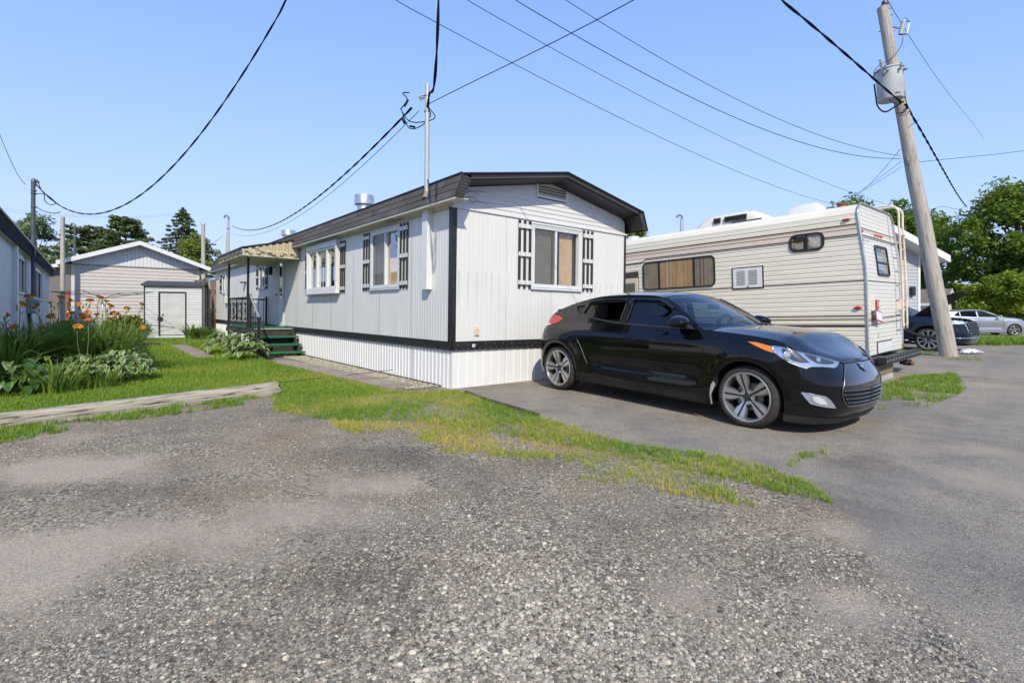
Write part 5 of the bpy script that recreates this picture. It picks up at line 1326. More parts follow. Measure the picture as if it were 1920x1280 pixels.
cb.patch('sill_panel', [(-.40, .27), (-.42, .185), (-1.0, .188), (-1.8, .19), (-2.33, .195), (-2.30, .30), (-2.06, .318), (-1.7, .302), (-1.0, .268), (-.6, .270)], .006, mat('dusty_sill', (.010, .009, .008), .35, var=.3, dirt=(.05, .043, .036), dscale=4, damt=.35), None, (), .04, .012, True, True)
# front lamps
HL = [(0.2143, 0.852), (0.1959, 0.844), (0.1638, 0.817), (0.1292, 0.782), (0.1055, 0.752), (0.0850, 0.721), (0.0754, 0.711), (0.0888, 0.676), (0.0984, 0.664), (0.1221, 0.676), (0.1413, 0.676), (0.1480, 0.669), (0.1530, 0.656), (0.1630, 0.674), (0.1801, 0.706), (0.1951, 0.747), (0.2072, 0.787), (0.2122, 0.819)]
hl = cb.patch('headlight', HL, .002, lamp_silver, None, (), .02, .004)
eyeA = [(0.1963, 0.827), (0.1817, 0.842), (0.1630, 0.822), (0.1513, 0.784), (0.1442, 0.737), (0.1413, 0.711), (0.1571, 0.709), (0.1726, 0.724), (0.1847, 0.762), (0.1934, 0.794)]
eyeB = [(0.1430, 0.809), (0.1296, 0.779), (0.1067, 0.747), (0.0884, 0.716), (0.0900, 0.699), (0.1088, 0.696), (0.1267, 0.706), (0.1355, 0.737), (0.1405, 0.782)]
cb.patch('lamp_bezel', eyeA, .004, lamp_dark, None, (), .02); cb.patch('lamp_bezel', eyeB, .004, mat('lamp_grey_bezel', (.07, .065, .06), .2, .5), None, (), .02)
cb.line('lamp_rim', HL, .006, .004, lamp_silver, None, True, False, True, 5)
cb.patch('headlight_cover', [(a + (.15 - a) * .02, z) for a, z in HL], .012, clear_lens, None, (), .03)
for sg in (1, -1):
    for (a_, z_, r_) in ((0.1788, .772, .046), (0.1188, .733, .028)):
        p = cb.P(a_, z_) * [1, sg, 1]; n_ = cb.N(a_, z_) * [1, sg, 1]; n_ = vn(n_ + np.array([1.2, 0, 0]))
        M = Vector(n_).to_track_quat('Z', 'Y').to_matrix().to_4x4(); M.translation = Vector(p + n_ * -.012)
        mb = MB(); mb.lathe([(r_ * 1.2, 0), (r_ * 1.15, .016), (r_ * .95, .018), (r_ * .9, .010)], 20, M); mb.build('projector_ring', chrome, hatch, True)
        mb = MB(); mb.lathe([(r_ * .9, .008), (r_ * .7, .018), (r_ * .35, .023), (0, .024)], 20, M); mb.build('projector_lens', mat('projector_glass', (.45, .48, .5), .05, .6, coat=1), hatch, True)
cb.patch('turn_signal', [(0.2584, 0.879), (0.2426, 0.877), (0.2143, 0.847), (0.2113, 0.812), (0.2080, 0.784), (0.2238, 0.807), (0.2405, 0.839)], .004, amber_m, None, (), .015, .006)
FG = [(0.1676, 0.433), (0.1551, 0.428), (0.1301, 0.403), (0.1209, 0.363), (0.1100, 0.295), (0.1271, 0.305), (0.1426, 0.318), (0.1542, 0.333), (0.1622, 0.386)]
cb.patch('fog_light', FG, .004, lamp_silver, None, (), .02, .008); cb.patch('fog_lens', [(0.1521, 0.398), (0.1421, 0.401), (0.1326, 0.371), (0.1276, 0.328), (0.1388, 0.331), (0.1496, 0.358)], .014, mat('fog_glass', (.72, .73, .74), .08, .4, coat=1), None, (), .02, .012)
cb.line('fog_rim', FG, .006, .004, chrome, None, True, False, True, 5)
# grille, badge, lower lip
gr = [(0.0629, 0.691), (0.0175, 0.696), (0.0000, 0.700), (0.0000, 0.292), (0.0204, 0.291), (0.0805, 0.300), (0.0925, 0.343), (0.0975, 0.401), (0.0980, 0.471), (0.0863, 0.576)]
cb.patch('grille_panel', gr, .003, mat('grille_gloss_black', (.007, .007, .008), .08, coat=1), None, (), .03, .0)
cb.patch('grille_opening', [(0.0000, 0.458), (0.0956, 0.457), (0.0952, 0.405), (0.0902, 0.357), (0.0852, 0.320), (0.0785, 0.308), (0.0000, 0.302)], .005, mat('grille_hole', (.003, .003, .003), .9), None, (), .03)
for z0_, e in ((.453, 0.0956), (.414, 0.0952), (.376, 0.0902), (.338, 0.0852)):
    cb.line('grille_slat', [(e, z0_), (e * .5, z0_ - .006), (0, z0_ - .008)], .012, .009, mat('slat_gloss', (.012, .012, .013), .2, coat=.8), None, True, False, False, 6)
cb.line('grille_bead', [(0.0629, 0.691), (0.0863, 0.576), (0.0980, 0.471), (0.0975, 0.401), (0.0925, 0.343), (0.0805, 0.302), (0.0204, 0.292), (0.0000, 0.292)], .006, .0055, mat('satin_bead', (.22, .22, .22), .3, .8), None, True)
cb.line('bonnet_gap', [(0.0754, 0.711), (0.0629, 0.697), (0.0175, 0.696), (0.0000, 0.702)], .003, .006, mat('gap_black', (.002, .002, .002), .9), None, True)
# emblem: a slanted letter in an oval ring
pb = cb.P(.004, .652); nb_ = vn(cb.N(.004, .652)); nb_[1] = 0; nb_ = vn(nb_)
BM = Matrix.Identity(4); xa_ = np.array([0, 1., 0]); za_ = nb_; ya_ = np.cross(za_, xa_)
BM = frame(np.array([pb[0], 0, pb[2]]) + nb_ * .012, xa_, ya_, za_)
mb = MB(); mb.tube([tuple(BM @ Vector((.058 * math.cos(t), .031 * math.sin(t), .003))) for t in np.linspace(0, 2 * PI, 29)], .0055, 6); badge = mb.build('badge', chrome, hatch, True)
mb = MB()
for p, q in (((-.026, -.021), (-.014, .022)), ((.014, -.022), (.026, .021)), ((-.018, -.004), (.018, .004))): mb.tube([tuple(BM @ Vector((*p, .004))), tuple(BM @ Vector((*q, .004)))], .0055, 6)
mb.build('badge_letter', chrome, badge)
mb = MB(); mb.prism([(-.085, .035), (-.03, .045), (.03, .045), (.085, .035), (.06, -.01), (0, -.06), (-.06, -.01)], -.006, .0, lambda a, b_, d: tuple(BM @ Vector((a, b_, d)))); mb.build('badge_plinth', mat('badge_plinth', (.25, .28, .33), .2, .9), badge)
cb.line('bumper_seam', [(0.1567, 0.651), (0.1684, 0.508), (0.1697, 0.461)], .001, .0035, mat('gap_black', (.002, .002, .002), .9))
cb.patch('front_lip', [(0.1942, 0.208), (0.1484, 0.200), (0.0905, 0.190), (0.0450, 0.190), (0.0000, 0.190), (0.0000, 0.152), (0.0450, 0.145), (0.0905, 0.135), (0.1484, 0.135), (0.1942, 0.138)], .012, mat('grey_lip', (.020, .019, .018), .55, var=.3), None, (), .03, .014)
# tail lamps
TLp = [(0.8412, 0.887), (0.8362, 0.937), (0.8291, 1.017), (0.7957, 1.066), (0.7766, 1.058), (0.7566, 1.025), (0.7616, 0.985), (0.7712, 0.957), (0.7924, 0.929)]
cb.patch('tail_light', TLp, .010, red_m, None, (), .02, .012); cb.patch('reverse_light', [(0.8412, 0.890), (0.8362, 0.932), (0.8044, 0.938), (0.7924, 0.929), (0.8164, 0.905)], .0125, mat('pale_lens', (.75, .68, .66), .15, coat=1), None, (), .02, .01)
cb.line('rear_bumper_seam', [(0.8416, 0.884), (0.8149, 0.744), (0.7999, 0.651)], .001, .0035, mat('gap_black', (.002, .002, .002), .9))
cb.patch('arch_scuff', [(-.345, .44), (-.324, .406), (-.372, .29), (-.366, .185), (-.385, .185), (-.392, .29), (-.372, .40)], .0062, mat('scraped_filler', (.36, .34, .30), .7, var=.2), None, (), .02, 0, False, True)
# mirrors
for sg in (1, -1):
    bm = bmesh.new(); bmesh.ops.create_uvsphere(bm, u_segments=24, v_segments=14, radius=1)
    for v in bm.verts:
        c = v.co; f = 1 if c.x > 0 else .45      # rounded front, flat glass side
        p = Vector((c.x * .155 * f, c.y * .125, c.z * .068 * (1 - .18 * c.y * 1)))
        v.co = Vector((-.775 + p.x + .04 * p.y, -sg * (.965 - p.y * -1 * 1) , 1.052 + p.z - .10 * p.y)) if sg > 0 else Vector((-.775 + p.x + .04 * p.y, .965 + p.y, 1.052 + p.z - .10 * p.y))
    me = bpy.data.meshes.new('wing_mirror'); bm.to_mesh(me); bm.free(); wm = link('wing_mirror', me, black_paint, hatch, True)
    mb = MB(); mb.prism([(-.64, .982), (-.60, .975), (-.70, .975), (-.84, .99), (-.84, 1.02), (-.72, 1.03)], .79, .90, lambda a, b_, d: (a, -d * sg, b_)); mb.build('mirror_stalk', black_plastic, wm)
    mb = MB(); mb.lathe([(0, 0), (.09, 0)], 20, T(-.822, -sg * .965, 1.05) @ Matrix.Diagonal((1, 1, .65, 1)) @ Rot(PI / 2, 'Y')); mb.build('mirror_glass', chrome, wm)
# cabin
cab = MB(); cab.bevbox(-.62, -.28, -.70, .70, .80, .975, .03); cab.bevbox(-.95, -.60, -.70, .70, .70, .962, .05); cab.build('dashboard', seat_m, hatch)
for y in (-.37, .37):
    for x, w in ((-1.55, .5), (-2.35, .5)):
        mb = MB(); mb.bevbox(x - .05, x + .45, y - .25, y + .25, .45, .62, .05); mb.bevbox(x - .20, x - .04, y - .24, y + .24, .58, 1.06, .06, None); mb.bevbox(x - .22, x - .11, y - .13, y + .13, 1.09, 1.24, .04); mb.build('seat', seat_m, hatch)
sw = MB(); Ms = T(-.98, .37, .955) @ Rot(-1.15, 'Y'); sw.tube([tuple(Ms @ Vector((.185 * math.cos(t), .185 * math.sin(t), 0))) for t in np.linspace(0, 2 * PI, 33)], .017, 8)
for t in (0, 2.2, -2.2): sw.tube([tuple(Ms @ Vector((0, 0, -.02))), tuple(Ms @ Vector((.18 * math.cos(t + PI), .18 * math.sin(t + PI), 0)))], .016, 6)
sw.build('steering_wheel', seat_m, hatch, True)
mb = MB(); mb.bevbox(-.90, -.87, -.12, .12, 1.195, 1.265, .012); mb.tube([(-.885, 0, 1.26), (-.96, 0, 1.32)], .012, 6); mb.build('inner_mirror', black_plastic, hatch)
mb = MB(); mb.box(-3.1, -.4, -.74, .74, .3, .34); mb.box(-3.1, -2.75, -.62, .62, .34, .98); mb.build('cabin_floor', seat_m, hatch)
mb = MB(); mb.grid(G2[:-6] * [1, .96, 1] - [0, 0, .03]); mb.build('headliner', mat('grey_headliner', (.10, .10, .10), .9), hatch)
for xw in HS['wheels']:
    wheel(hatch, (xw, -.868, .316), -1); wheel(hatch, (xw, .868, .316), 1)

# ================================================================ THE CAMPER (motorhome) beside the home
RW = vn(-.65617792, .75440814, -.01728852); RQ = vn(.75419876, .65640426, .01782352); RZ = np.cross(RQ, RW)
RO = np.array([6.253125, 9.0, .4140625])
camper = thing('camper', 'cream ribbed motorhome with brown stripes and a rusty rear ladder', 'camper', m=frame(RO, RQ, RW, RZ))
# local: x across the rear (0 near side .. 2.36), y along the side towards the cab, z up from the floor edge
CWD, CLN = 2.36, 6.1
cream_al = mat('cream_aluminium', (.73, .675, .555), .38, var=.03, vscale=3, dirt=(.40, .36, .28), dscale=1.6, damt=.22, stretch=(1, .5, 2))
rib_dark = mat('rib_shadow_grime', (.42, .39, .32), .6)
brown = mat('brown_stripe', (.07, .035, .025), .5, var=.2); tanst = mat('tan_stripe', (.55, .42, .30), .5, var=.06); dkst = mat('charcoal_stripe', (.03, .028, .027), .5)
# side section: straight wall then a rounded shoulder into the roof; the rear face leans in above 1.4 m
def lean(z): return .115 * float(ss(1.35, 2.75, z))
def rib_rows(z0, z1, pitch):
    """z, outwards offset rows of the ribbed sheet"""
    rows = []; z = z0
    while z < z1 - .01:
        t = min(z + pitch, z1); rows += [(z, .0), (z + .006, .006), (t - .022, .006), (t - .008, -.004), (t - .001, -.004)]; z = t
    rows.append((z1, 0.)); return rows
SH_R = .33; ZT = 2.74; ZS = ZT - SH_R * .72      # start of shoulder
rows = rib_rows(0, ZS, .0905)
def side_sheet(xs, sgn):
    """near side at x = 0 (sgn -1) or far side at x = CWD (sgn +1)"""
    sec = [(xs + sgn * o, z) for z, o in rows]
    for i, t in enumerate(np.linspace(0, PI / 2, 17)[1:]):
        o = .005 if i % 4 else -.004
        sec.append((xs - sgn * SH_R * (1 - math.cos(t)) + sgn * o * math.cos(t), ZS + SH_R * .72 * math.sin(t) + o * math.sin(t)))
    return sec
secN = side_sheet(0, -1); secF = side_sheet(CWD, 1)
ys_body = [0, CLN]
def sweep(sec, y1, hole=None):
    mb = MB(); P = []
    for (x, z) in sec: P.append([(x, lean(z), z), (x, y1, z)])
    mb.grid(np.array(P)); return mb
sweep(secN, CLN).build('side_wall', cream_al, camper, fix=False)
sweep(secF, CLN).build('side_wall', cream_al, camper, fix=False)
a_, b_ = secN[-1], secF[-1]
mb = MB(); mb.add([(a_[0], lean(a_[1]), a_[1]), (b_[0], lean(b_[1]), b_[1]), (b_[0], CLN, b_[1]), (a_[0], CLN, a_[1])], [(0, 1, 2, 3)]); mb.build('roof', mat('camper_roof', (.66, .65, .6), .5, var=.06), camper)
# rear wall: fine ribs, top corners follow the shoulder
def edge_x(z):
    if z <= ZS: return 0.
    s_ = min(1, (z - ZS) / (SH_R * .72)); return SH_R * (1 - math.sqrt(max(0, 1 - s_ * s_)))
mb = MB(); P = []
rr_ = rib_rows(0, ZT - .004, .074)
for z, o in rr_:
    e = edge_x(z); P.append([(e + (CWD - 2 * e) * t, lean(z) - o * .6, z) for t in np.linspace(0, 1, 5)])
mb.grid(np.array(P)); mb.build('rear_wall', mat('cream_rear', (.63, .60, .53), .4, var=.03, dirt=(.45, .42, .35), dscale=2, damt=.2), camper, fix=False)
mb = MB(); mb.box(.02, CWD - .02, .05, CLN, -.05, .0); mb.box(0.0, CWD, CLN - .01, CLN, 0, ZT - .1); mb.build('floor_frame', black_plastic, camper)
# corner bead
al = mat('worn_aluminium', (.50, .50, .50), .35, .8, var=.15)
mb = MB(); pts = [(-.012, lean(z) - .012, z) for z in np.linspace(0, ZS, 20)] + [(x - .012 * math.cos(t), lean(z) - .012, z + .012 * math.sin(t)) for (x, z), t in zip(secN[-16:], np.linspace(0, PI / 2, 17)[1:])]
mb.tube(pts, .019, 8); mb.build('corner_bead', al, camper, True)
mb = MB(); mb.tube([(CWD - p[0], p[1], p[2]) for p in pts], .019, 8); mb.build('corner_bead', al, camper, True)
mb = MB(); mb.tube([(SH_R, lean(ZT) - .01, ZT + .01), (CWD - SH_R, lean(ZT) - .01, ZT + .01)], .018, 8); mb.build('corner_bead', al, camper, True)
def stripe(z0, z1, m_, y0=None, y1=CLN, name='stripe', off=.0075):
    mb = MB(); y0_ = lean((z0 + z1) / 2) + .03 if y0 is None else y0
    mb.add([(-off, y0_, z0), (-off, y1, z0), (-off, y1, z1), (-off, y0_, z1)], [(0, 1, 2, 3)]); mb.build(name, m_, camper)
def stripe_b(z0, z1, m_, x0=.03, x1=CWD - .03, dz=0, name='stripe'):
    mb = MB(); f = lambda z: lean(z) - .006
    mb.add([(x0, f(z0), z0), (x1, f(z0 + dz), z0 + dz), (x1, f(z1 + dz), z1 + dz), (x0, f(z1), z1)], [(0, 1, 2, 3)]); mb.build(name, m_, camper)
stripe(2.335, 2.362, brown); stripe(2.305, 2.335, tanst); stripe(2.270, 2.280, brown); stripe(2.255, 2.266, tanst); stripe(2.185, 2.255, mat('pale_tan_band', (.66, .55, .45), .45)); stripe(2.150, 2.168, dkst, None, 4.5); stripe(2.125, 2.140, brown, None, 4.5)
mb = MB()
for (zA, zB, m2) in ((2.150, 2.168, dkst), (2.125, 2.140, brown)):
    b = MB(); b.add([(-.0078, 4.5, zA), (-.0078, 4.62, zA - .07), (-.0078, 5.9, zA - .09), (-.0078, 5.9, zB - .09), (-.0078, 4.62, zB - .07), (-.0078, 4.5, zB)], [(0, 1, 4, 5), (1, 2, 3, 4)]); b.build('stripe', m2, camper)
stripe(1.328, 1.346, dkst); stripe(.715, .732, dkst); stripe(.690, .704, tanst); stripe(.650, .668, brown); stripe(.572, .590, tanst); stripe(.535, .562, dkst); stripe(.515, .528, brown)
stripe_b(2.28, 2.295, brown); stripe_b(2.245, 2.265, tanst); stripe_b(2.15, 2.17, brown); stripe_b(2.115, 2.13, dkst); stripe_b(1.332, 1.346, dkst); stripe_b(.636, .650, brown, dz=.06); stripe_b(.612, .622, brown, dz=.06); stripe_b(.535, .550, dkst, dz=.04); stripe_b(.56, .57, tanst, dz=.04)
# windows
def rrect(y0, y1, z0, z1, r, n=6):
    out = []
    for cy, cz, a in ((y1 - r, z1 - r, 0), (y0 + r, z1 - r, PI / 2), (y0 + r, z0 + r, PI), (y1 - r, z0 + r, 1.5 * PI)):
        out += [(cy + r * math.cos(a + t * PI / 2 / n), cz + r * math.sin(a + t * PI / 2 / n)) for t in range(n + 1)]
    return out
rubber_black = mat('black_window_rubber', (.015, .015, .015), .45, var=.3)
def ring(name, fn, outer, inner, d0, d1, m_, parent):
    n = len(outer); mb = MB(); V = [fn(a, d1, b_) for a, b_ in outer] + [fn(a, d1, b_) for a, b_ in inner] + [fn(a, d0, b_) for a, b_ in outer] + [fn(a, d0, b_) for a, b_ in inner]
    F = []
    for i in range(n):
        j = (i + 1) % n; F += [(i, j, n + j, n + i), (2 * n + i, 2 * n + j, j, i), (n + i, n + j, 3 * n + j, 3 * n + i)]
    mb.add(V, F); return mb.build(name, m_, parent)
fnS = lambda a, d, z: (-d - .006, a, z)
def cam_window(fn, y0, y1, z0, z1, r, w, bars, label=None):
    o = ring('window', fn, rrect(y0, y1, z0, z1, r), rrect(y0 + w, y1 - w, z0 + w, z1 - w, max(r - w, .01)), 0, .022, rubber_black, camper)
    if label: o['label'] = label
    for p in bars: mb = MB(); mb.add([fn(a, d, z) for z in (z0 + w, z1 - w) for d in (.002, .016) for a in (p - .022, p + .022)], [(0, 2, 3, 1), (4, 5, 7, 6), (0, 1, 5, 4), (2, 6, 7, 3), (0, 4, 6, 2), (1, 3, 7, 5)]); mb.build('window_bar', rubber_black, o)
    pl = rrect(y0 + w, y1 - w, z0 + w, z1 - w, max(r - w, .01))
    return o, pl
def pane_of(fn, pl, d, m_, name, parent):
    mb = MB(); mb.add([fn(a, d, z) for a, z in pl], [tuple(range(len(pl)))]); return mb.build(name, m_, parent)
cw, pl = cam_window(fnS, 2.755, 4.59, 1.405, 2.078, .11, .026, (4.14, 3.25), 'wide window with tan curtains behind scratched glass')
pane_of(fnS, pl, .009, glass_mat('dusty_glass', (.80, .76, .68), .03), 'pane', cw)
def sub(y0, y1): return [(max(min(a, y1), y0), z) for a, z in pl]
# curtains hang directly behind the glass, just proud of the sheet
tan_c = mat('tan_camper_curtain', (.55, .37, .20), .9, var=.18, vscale=4); pale_c = mat('grey_camper_curtain', (.34, .30, .25), .9, var=.15, vscale=5)
for y0, y1, m_, f_ in ((4.16, 4.56, pale_c, 5), (3.27, 4.12, tan_c, 9), (2.79, 3.23, pale_c, 5)):
    mb = drape(fnS, y0, y1, 1.434, 2.048, .0045, f_, .0022, 0, int(y0 * 10)); mb.build('curtain', m_, cw, True)
for y, w_ in ((3.92, .05), (3.83, .03), (3.60, .02), (3.45, .015), (3.10, .03), (3.02, .02)):
    mb = MB(); mb.add([fnS(y - w_ / 2, .0078, 1.45), fnS(y + w_ / 2, .0078, 1.45), fnS(y + w_ / 2, .0078, 2.04), fnS(y - w_ / 2, .0078, 2.04)], [(0, 1, 2, 3)]); mb.build('curtain_strip', mat('pale_fabric_strip', (.66, .58, .46), .9) if y > 3.3 else mat('dark_fabric_strip', (.16, .11, .07), .9), cw)
cw2, pl2 = cam_window(fnS, .63, 1.238, 1.955, 2.292, .12, .040, (.935,), 'small rounded window with torn white blind')
pane_of(fnS, pl2, .009, glass_mat('dusty_glass', (.80, .76, .68), .03), 'pane', cw2)
for y0, y1, z0, z1, c in ((.70, .90, 2.02, 2.22, (.62, .60, .55)), (.99, 1.17, 2.01, 2.14, (.50, .50, .46)), (.96, 1.18, 1.99, 2.25, (.06, .06, .06)), (.66, .91, 1.99, 2.25, (.22, .17, .10))):
    d = .004 if c[0] > .3 else .002
    mb = MB(); rr2 = random.Random(int(y0 * 100)); poly = [(y0, z0), ((y0 + y1) / 2, z0 - .01), (y1, z0 + .03), (y1 - .02, (z0 + z1) / 2), (y1, z1), ((y0 + y1) / 2, z1 - .02), (y0, z1)]
    mb.add([fnS(a, d, z) for a, z in poly], [tuple(range(7))]); mb.build('torn_blind', mat('blind_%d' % int(c[0] * 100), c, .9, var=.2, vscale=14), cw2)
fnR = lambda a, d, z: (a, lean(z) - d - .004, z)
cw3, pl3 = cam_window(fnR, .72, 1.54, 1.45, 2.025, .07, .045, (), 'narrow rear window in two lights')
for p in (1.70,): mb = MB(); mb.add([fnR(a, d, z) for z in (p - .02, p + .02) for d in (.002, .018) for a in (.76, 1.5)], [(0, 2, 3, 1), (4, 5, 7, 6), (0, 1, 5, 4), (2, 6, 7, 3), (0, 4, 6, 2), (1, 3, 7, 5)]); mb.build('window_bar', rubber_black, cw3)
pane_of(fnR, pl3, .008, glass_mat('window_glass'), 'pane', cw3)
pane_of(fnR, pl3, .002, mat('dark_cabin', (.03, .04, .05), .8), 'dark_cabin_inside', cw3)
for x0, x1 in ((1.18, 1.30), (1.34, 1.44)): mb = MB(); mb.add([fnR(x0, .005, 1.5), fnR(x1, .005, 1.5), fnR(x1, .005, 1.97), fnR(x0, .005, 1.97)], [(0, 1, 2, 3)]); mb.build('curtain_strip', tan_c, cw3)
# refrigerator vent with louvres
mb = MB(); slab(mb, fnS, 1.74, 2.385, 1.305, 1.757, 0, .012); vt = mb.build('fridge_vent', rubber_black, camper)
mb = MB(); slab(mb, fnS, 1.765, 2.36, 1.33, 1.735, .012, .020); mb.build('vent_door', white_vinyl, vt)
for y0, y1 in ((2.115, 2.275), (1.865, 2.03)):
    for i in range(9):
        z = 1.395 + i * .032; mb = MB(); mb.add([fnS(y0, .021, z), fnS(y1, .021, z), fnS(y1, .034, z + .018), fnS(y0, .034, z + .018), fnS(y0, .021, z + .024), fnS(y1, .021, z + .024)], [(0, 1, 2, 3), (3, 2, 5, 4)]); mb.build('louvre', white_vinyl, vt)
    mb = MB(); mb.add([fnS(y0, .0205, 1.39), fnS(y1, .0205, 1.39), fnS(y1, .0205, 1.685), fnS(y0, .0205, 1.685)], [(0, 1, 2, 3)]); mb.build('vent_gap', dark_void, vt)
mb = MB(); slab(mb, fnS, 2.03, 2.06, 1.345, 1.36, .02, .035); mb.build('vent_latch', black_plastic, vt)
# marker lamps
def lamp(name, y, z, w, h, fn, m_=red_m):
    mb = MB(); n = 14; P = []
    for i, (s_, d) in enumerate(((1.08, .0), (1.08, .012), (.98, .02), (.8, .034), (.4, .042))): P.append([fn(y + math.cos(t) * w / 2 * s_, d, z + math.sin(t) * h / 2 * s_) for t in np.linspace(0, 2 * PI, n, endpoint=False)])
    mb.grid(np.array(P), close=True); mb.add([P[-1][k] for k in range(n)], [tuple(range(n))]); return mb.build(name, m_, camper, True)
lamp('marker_lamp', .27, 2.446, .13, .05, fnS); lamp('marker_lamp', .125, .86, .12, .06, fnS)
for x in (.06, .93, 1.12, 1.32): lamp('marker_lamp', x, 2.225, .085 if x > .5 else .10, .05, fnR, red_m if x < .5 else mat('orange_lens', (.62, .12, .02), .2, coat=.5))
for x in (.40, 2.28):
    mb = MB(); slab(mb, fnR, x - .16, x + .10, .80, 1.02, 0, .045); tl = mb.build('tail_light_box', cream_al, camper)
    mb = MB(); slab(mb, fnR, x - .07, x + .10, .835, 1.0, .045, .075); mb.build('tail_light', red_m, tl)
    mb = MB(); slab(mb, fnR, x + .025, x + .075, .865, .95, .075, .080); mb.build('reverse_light', mat('pale_lens', (.75, .68, .66), .15, coat=1), tl)
# tilted number plate without characters legible, hanging
mb = MB(); Mp = T(.42, lean(.7) - .08, .70) @ Rot(.12, 'Y') @ Rot(-.12, 'X'); mb.box(-.20, .20, -.006, .006, -.10, .10, Mp); pt = mb.build('number_plate', mat('plate_frame_red', (.30, .05, .05), .5), camper)
mb = MB(); mb.box(-.165, .165, -.010, -.0065, -.075, .075, Mp); mb.build('plate_face', mat('plate_white', (.7, .7, .7), .5), pt)
mb = MB(); mb.tube([(.45, lean(.8) - .01, .83), (.45, lean(.8) - .06, .80)], .016, 6); mb.build('plate_bracket', black_plastic, pt)
mb = MB(); slab(mb, fnR, .56, 1.56, -.005, .235, 0, .010); ht = mb.build('rear_hatch', rubber_black, camper); mb = MB(); slab(mb, fnR, .585, 1.535, .018, .215, .010, .016); mb.build('hatch_door', white_vinyl, ht)
mb = MB(); slab(mb, fnR, .63, .68, .31, .42, 0, .02); mb.build('hatch_handle', mat('grey_box', (.5, .5, .48), .5), camper)
# faint club sticker: small ring and dashes
mb = MB(); mb.tube([fnR(.10 + .05 * math.cos(t), .003, 2.03 + .062 * math.sin(t)) for t in np.linspace(-.6, 4.6, 20)], .006, 5); mb.tube([fnR(.04, .003, 2.12), fnR(.15, .003, 2.12)], .006, 5); mb.build('teal_sticker', mat('faded_teal', (.20, .42, .40), .6), camper)
for x in (.25, .30, .38, .42, .46): mb = MB(); slab(mb, fnR, x, x + .025, 2.055, 2.095, 0, .003); mb.build('faded_letter', mat('faded_grey_letter', (.45, .45, .42), .6), camper)
# ladder
rust = mat('rusty_white_paint', (.66, .60, .50), .55, dirt=(.42, .20, .07), dscale=4, damt=.8, vscale=10, var=.1)
def lad(x): return curve_pts((x, .60, 2.62), (x, .40, 2.86), (x, .12, 2.90), (x, -.08, 2.80), (x, -.10, 2.45), (x, -.13, 1.4), (x, -.13, .42), n=6)
mb = MB(); mb.tube(lad(1.90), .020, 8); ld = mb.build('ladder', rust, camper, True)
mb = MB(); mb.tube(lad(2.20), .020, 8); mb.build('ladder_rail', rust, ld, True)
for z in (2.30, 2.0, 1.7, 1.4, 1.1, .80, .50): mb = MB(); mb.tube([(1.90, -.12, z), (2.20, -.12, z)], .013, 6); mb.build('rung', rust, ld, True)
for z in (2.15, 1.25, .78): mb = MB(); mb.tube([(1.90, -.12, z), (1.90, .04, z)], .010, 6); mb.tube([(2.20, -.12, z), (2.20, .04, z)], .010, 6); mb.build('ladder_bracket', rust, ld)
# bumper, blocks, jack
steel_black = mat('black_bumper_steel', (.022, .021, .020), .5, .2, var=.3, dirt=(.10, .08, .06), dscale=6, damt=.4)
mb = MB(); mb.bevbox(-.12, 2.5, -.30, -.17, -.13, .0, .008); mb.box(.3, .42, -.2, .6, -.15, -.06); mb.box(1.9, 2.02, -.2, .6, -.15, -.06); mb.bevbox(-.10, .55, -.17, -.02, -.11, -.02, .01); mb.build('rear_bumper', steel_black, camper)
mb = MB()
for i in range(14): x = -.05 + i * .19; mb.lathe([(0, 0), (.012, 0), (.01, .006), (0, .007)], 8, T(x, -.3005, -.06) @ Rot(PI / 2, 'X'))
mb.build('bumper_bolts', mat('grey_box', (.5, .5, .48), .5), camper)['kind'] = 'stuff'
# roof air conditioner and vent cover
mb = MB(); P = []
prof = [(3.50, 0, .0), (3.48, .08, .10), (3.32, .24, .21), (3.0, .27, .24), (2.4, .27, .245), (2.18, .25, .22), (1.98, .14, .13), (1.94, .05, .03), (1.94, 0, 0)]
for y, h, _ in prof: P.append([(.55 + .62 * (.5 - .5 * math.cos(t)), y, ZT + .02 + h * min(1, 1.6 * math.sin(t)) ) for t in np.linspace(0, PI, 13)])
mb.grid(np.array(P)); ac = mb.build('air_conditioner', mat('cream_shroud', (.64, .61, .54), .45, var=.04), camper, True, angle=50)
mb = MB()
for i in range(18):
    y = 3.02 - i * .042
    if i in (4, 5): continue
    mb.box(.52, .60, y, y + .018, ZT + .10, ZT + .22)
mb.build('cooling_slots', dark_void, ac)['kind'] = 'stuff'
mb = MB(); mb.box(.50, 1.2, 1.98, 2.62, ZT + .0, ZT + .07); mb.build('shroud_gap', dark_void, ac)
mb = MB(); P = []
for y, h in ((1.62, 0), (1.60, .08), (1.48, .19), (1.25, .24), (1.02, .235), (.965, .18), (.955, 0)): P.append([(.75 + .45 * (.5 - .5 * math.cos(t)), y, ZT + .02 + h * min(1, 1.8 * math.sin(t))) for t in np.linspace(0, PI, 11)])
mb.grid(np.array(P)); mb.build('roof_vent_cover', mat('white_vent_cover', (.66, .65, .62), .4), camper, True, angle=50)
mb = MB(); mb.lathe([(.07, 0), (.07, .06), (.09, .065), (.09, .09), (0, .09)], 14, T(.42, .46, ZT)); mb.build('rusty_flue', mat('rust', (.25, .10, .04), .8, var=.3), camper)
mb = MB(); mb.lathe([(.0, .12), (.14, .09), (.16, 0)], 14, T(.5, 5.2, ZT)); mb.build('roof_dome', white_vinyl, camper, True)
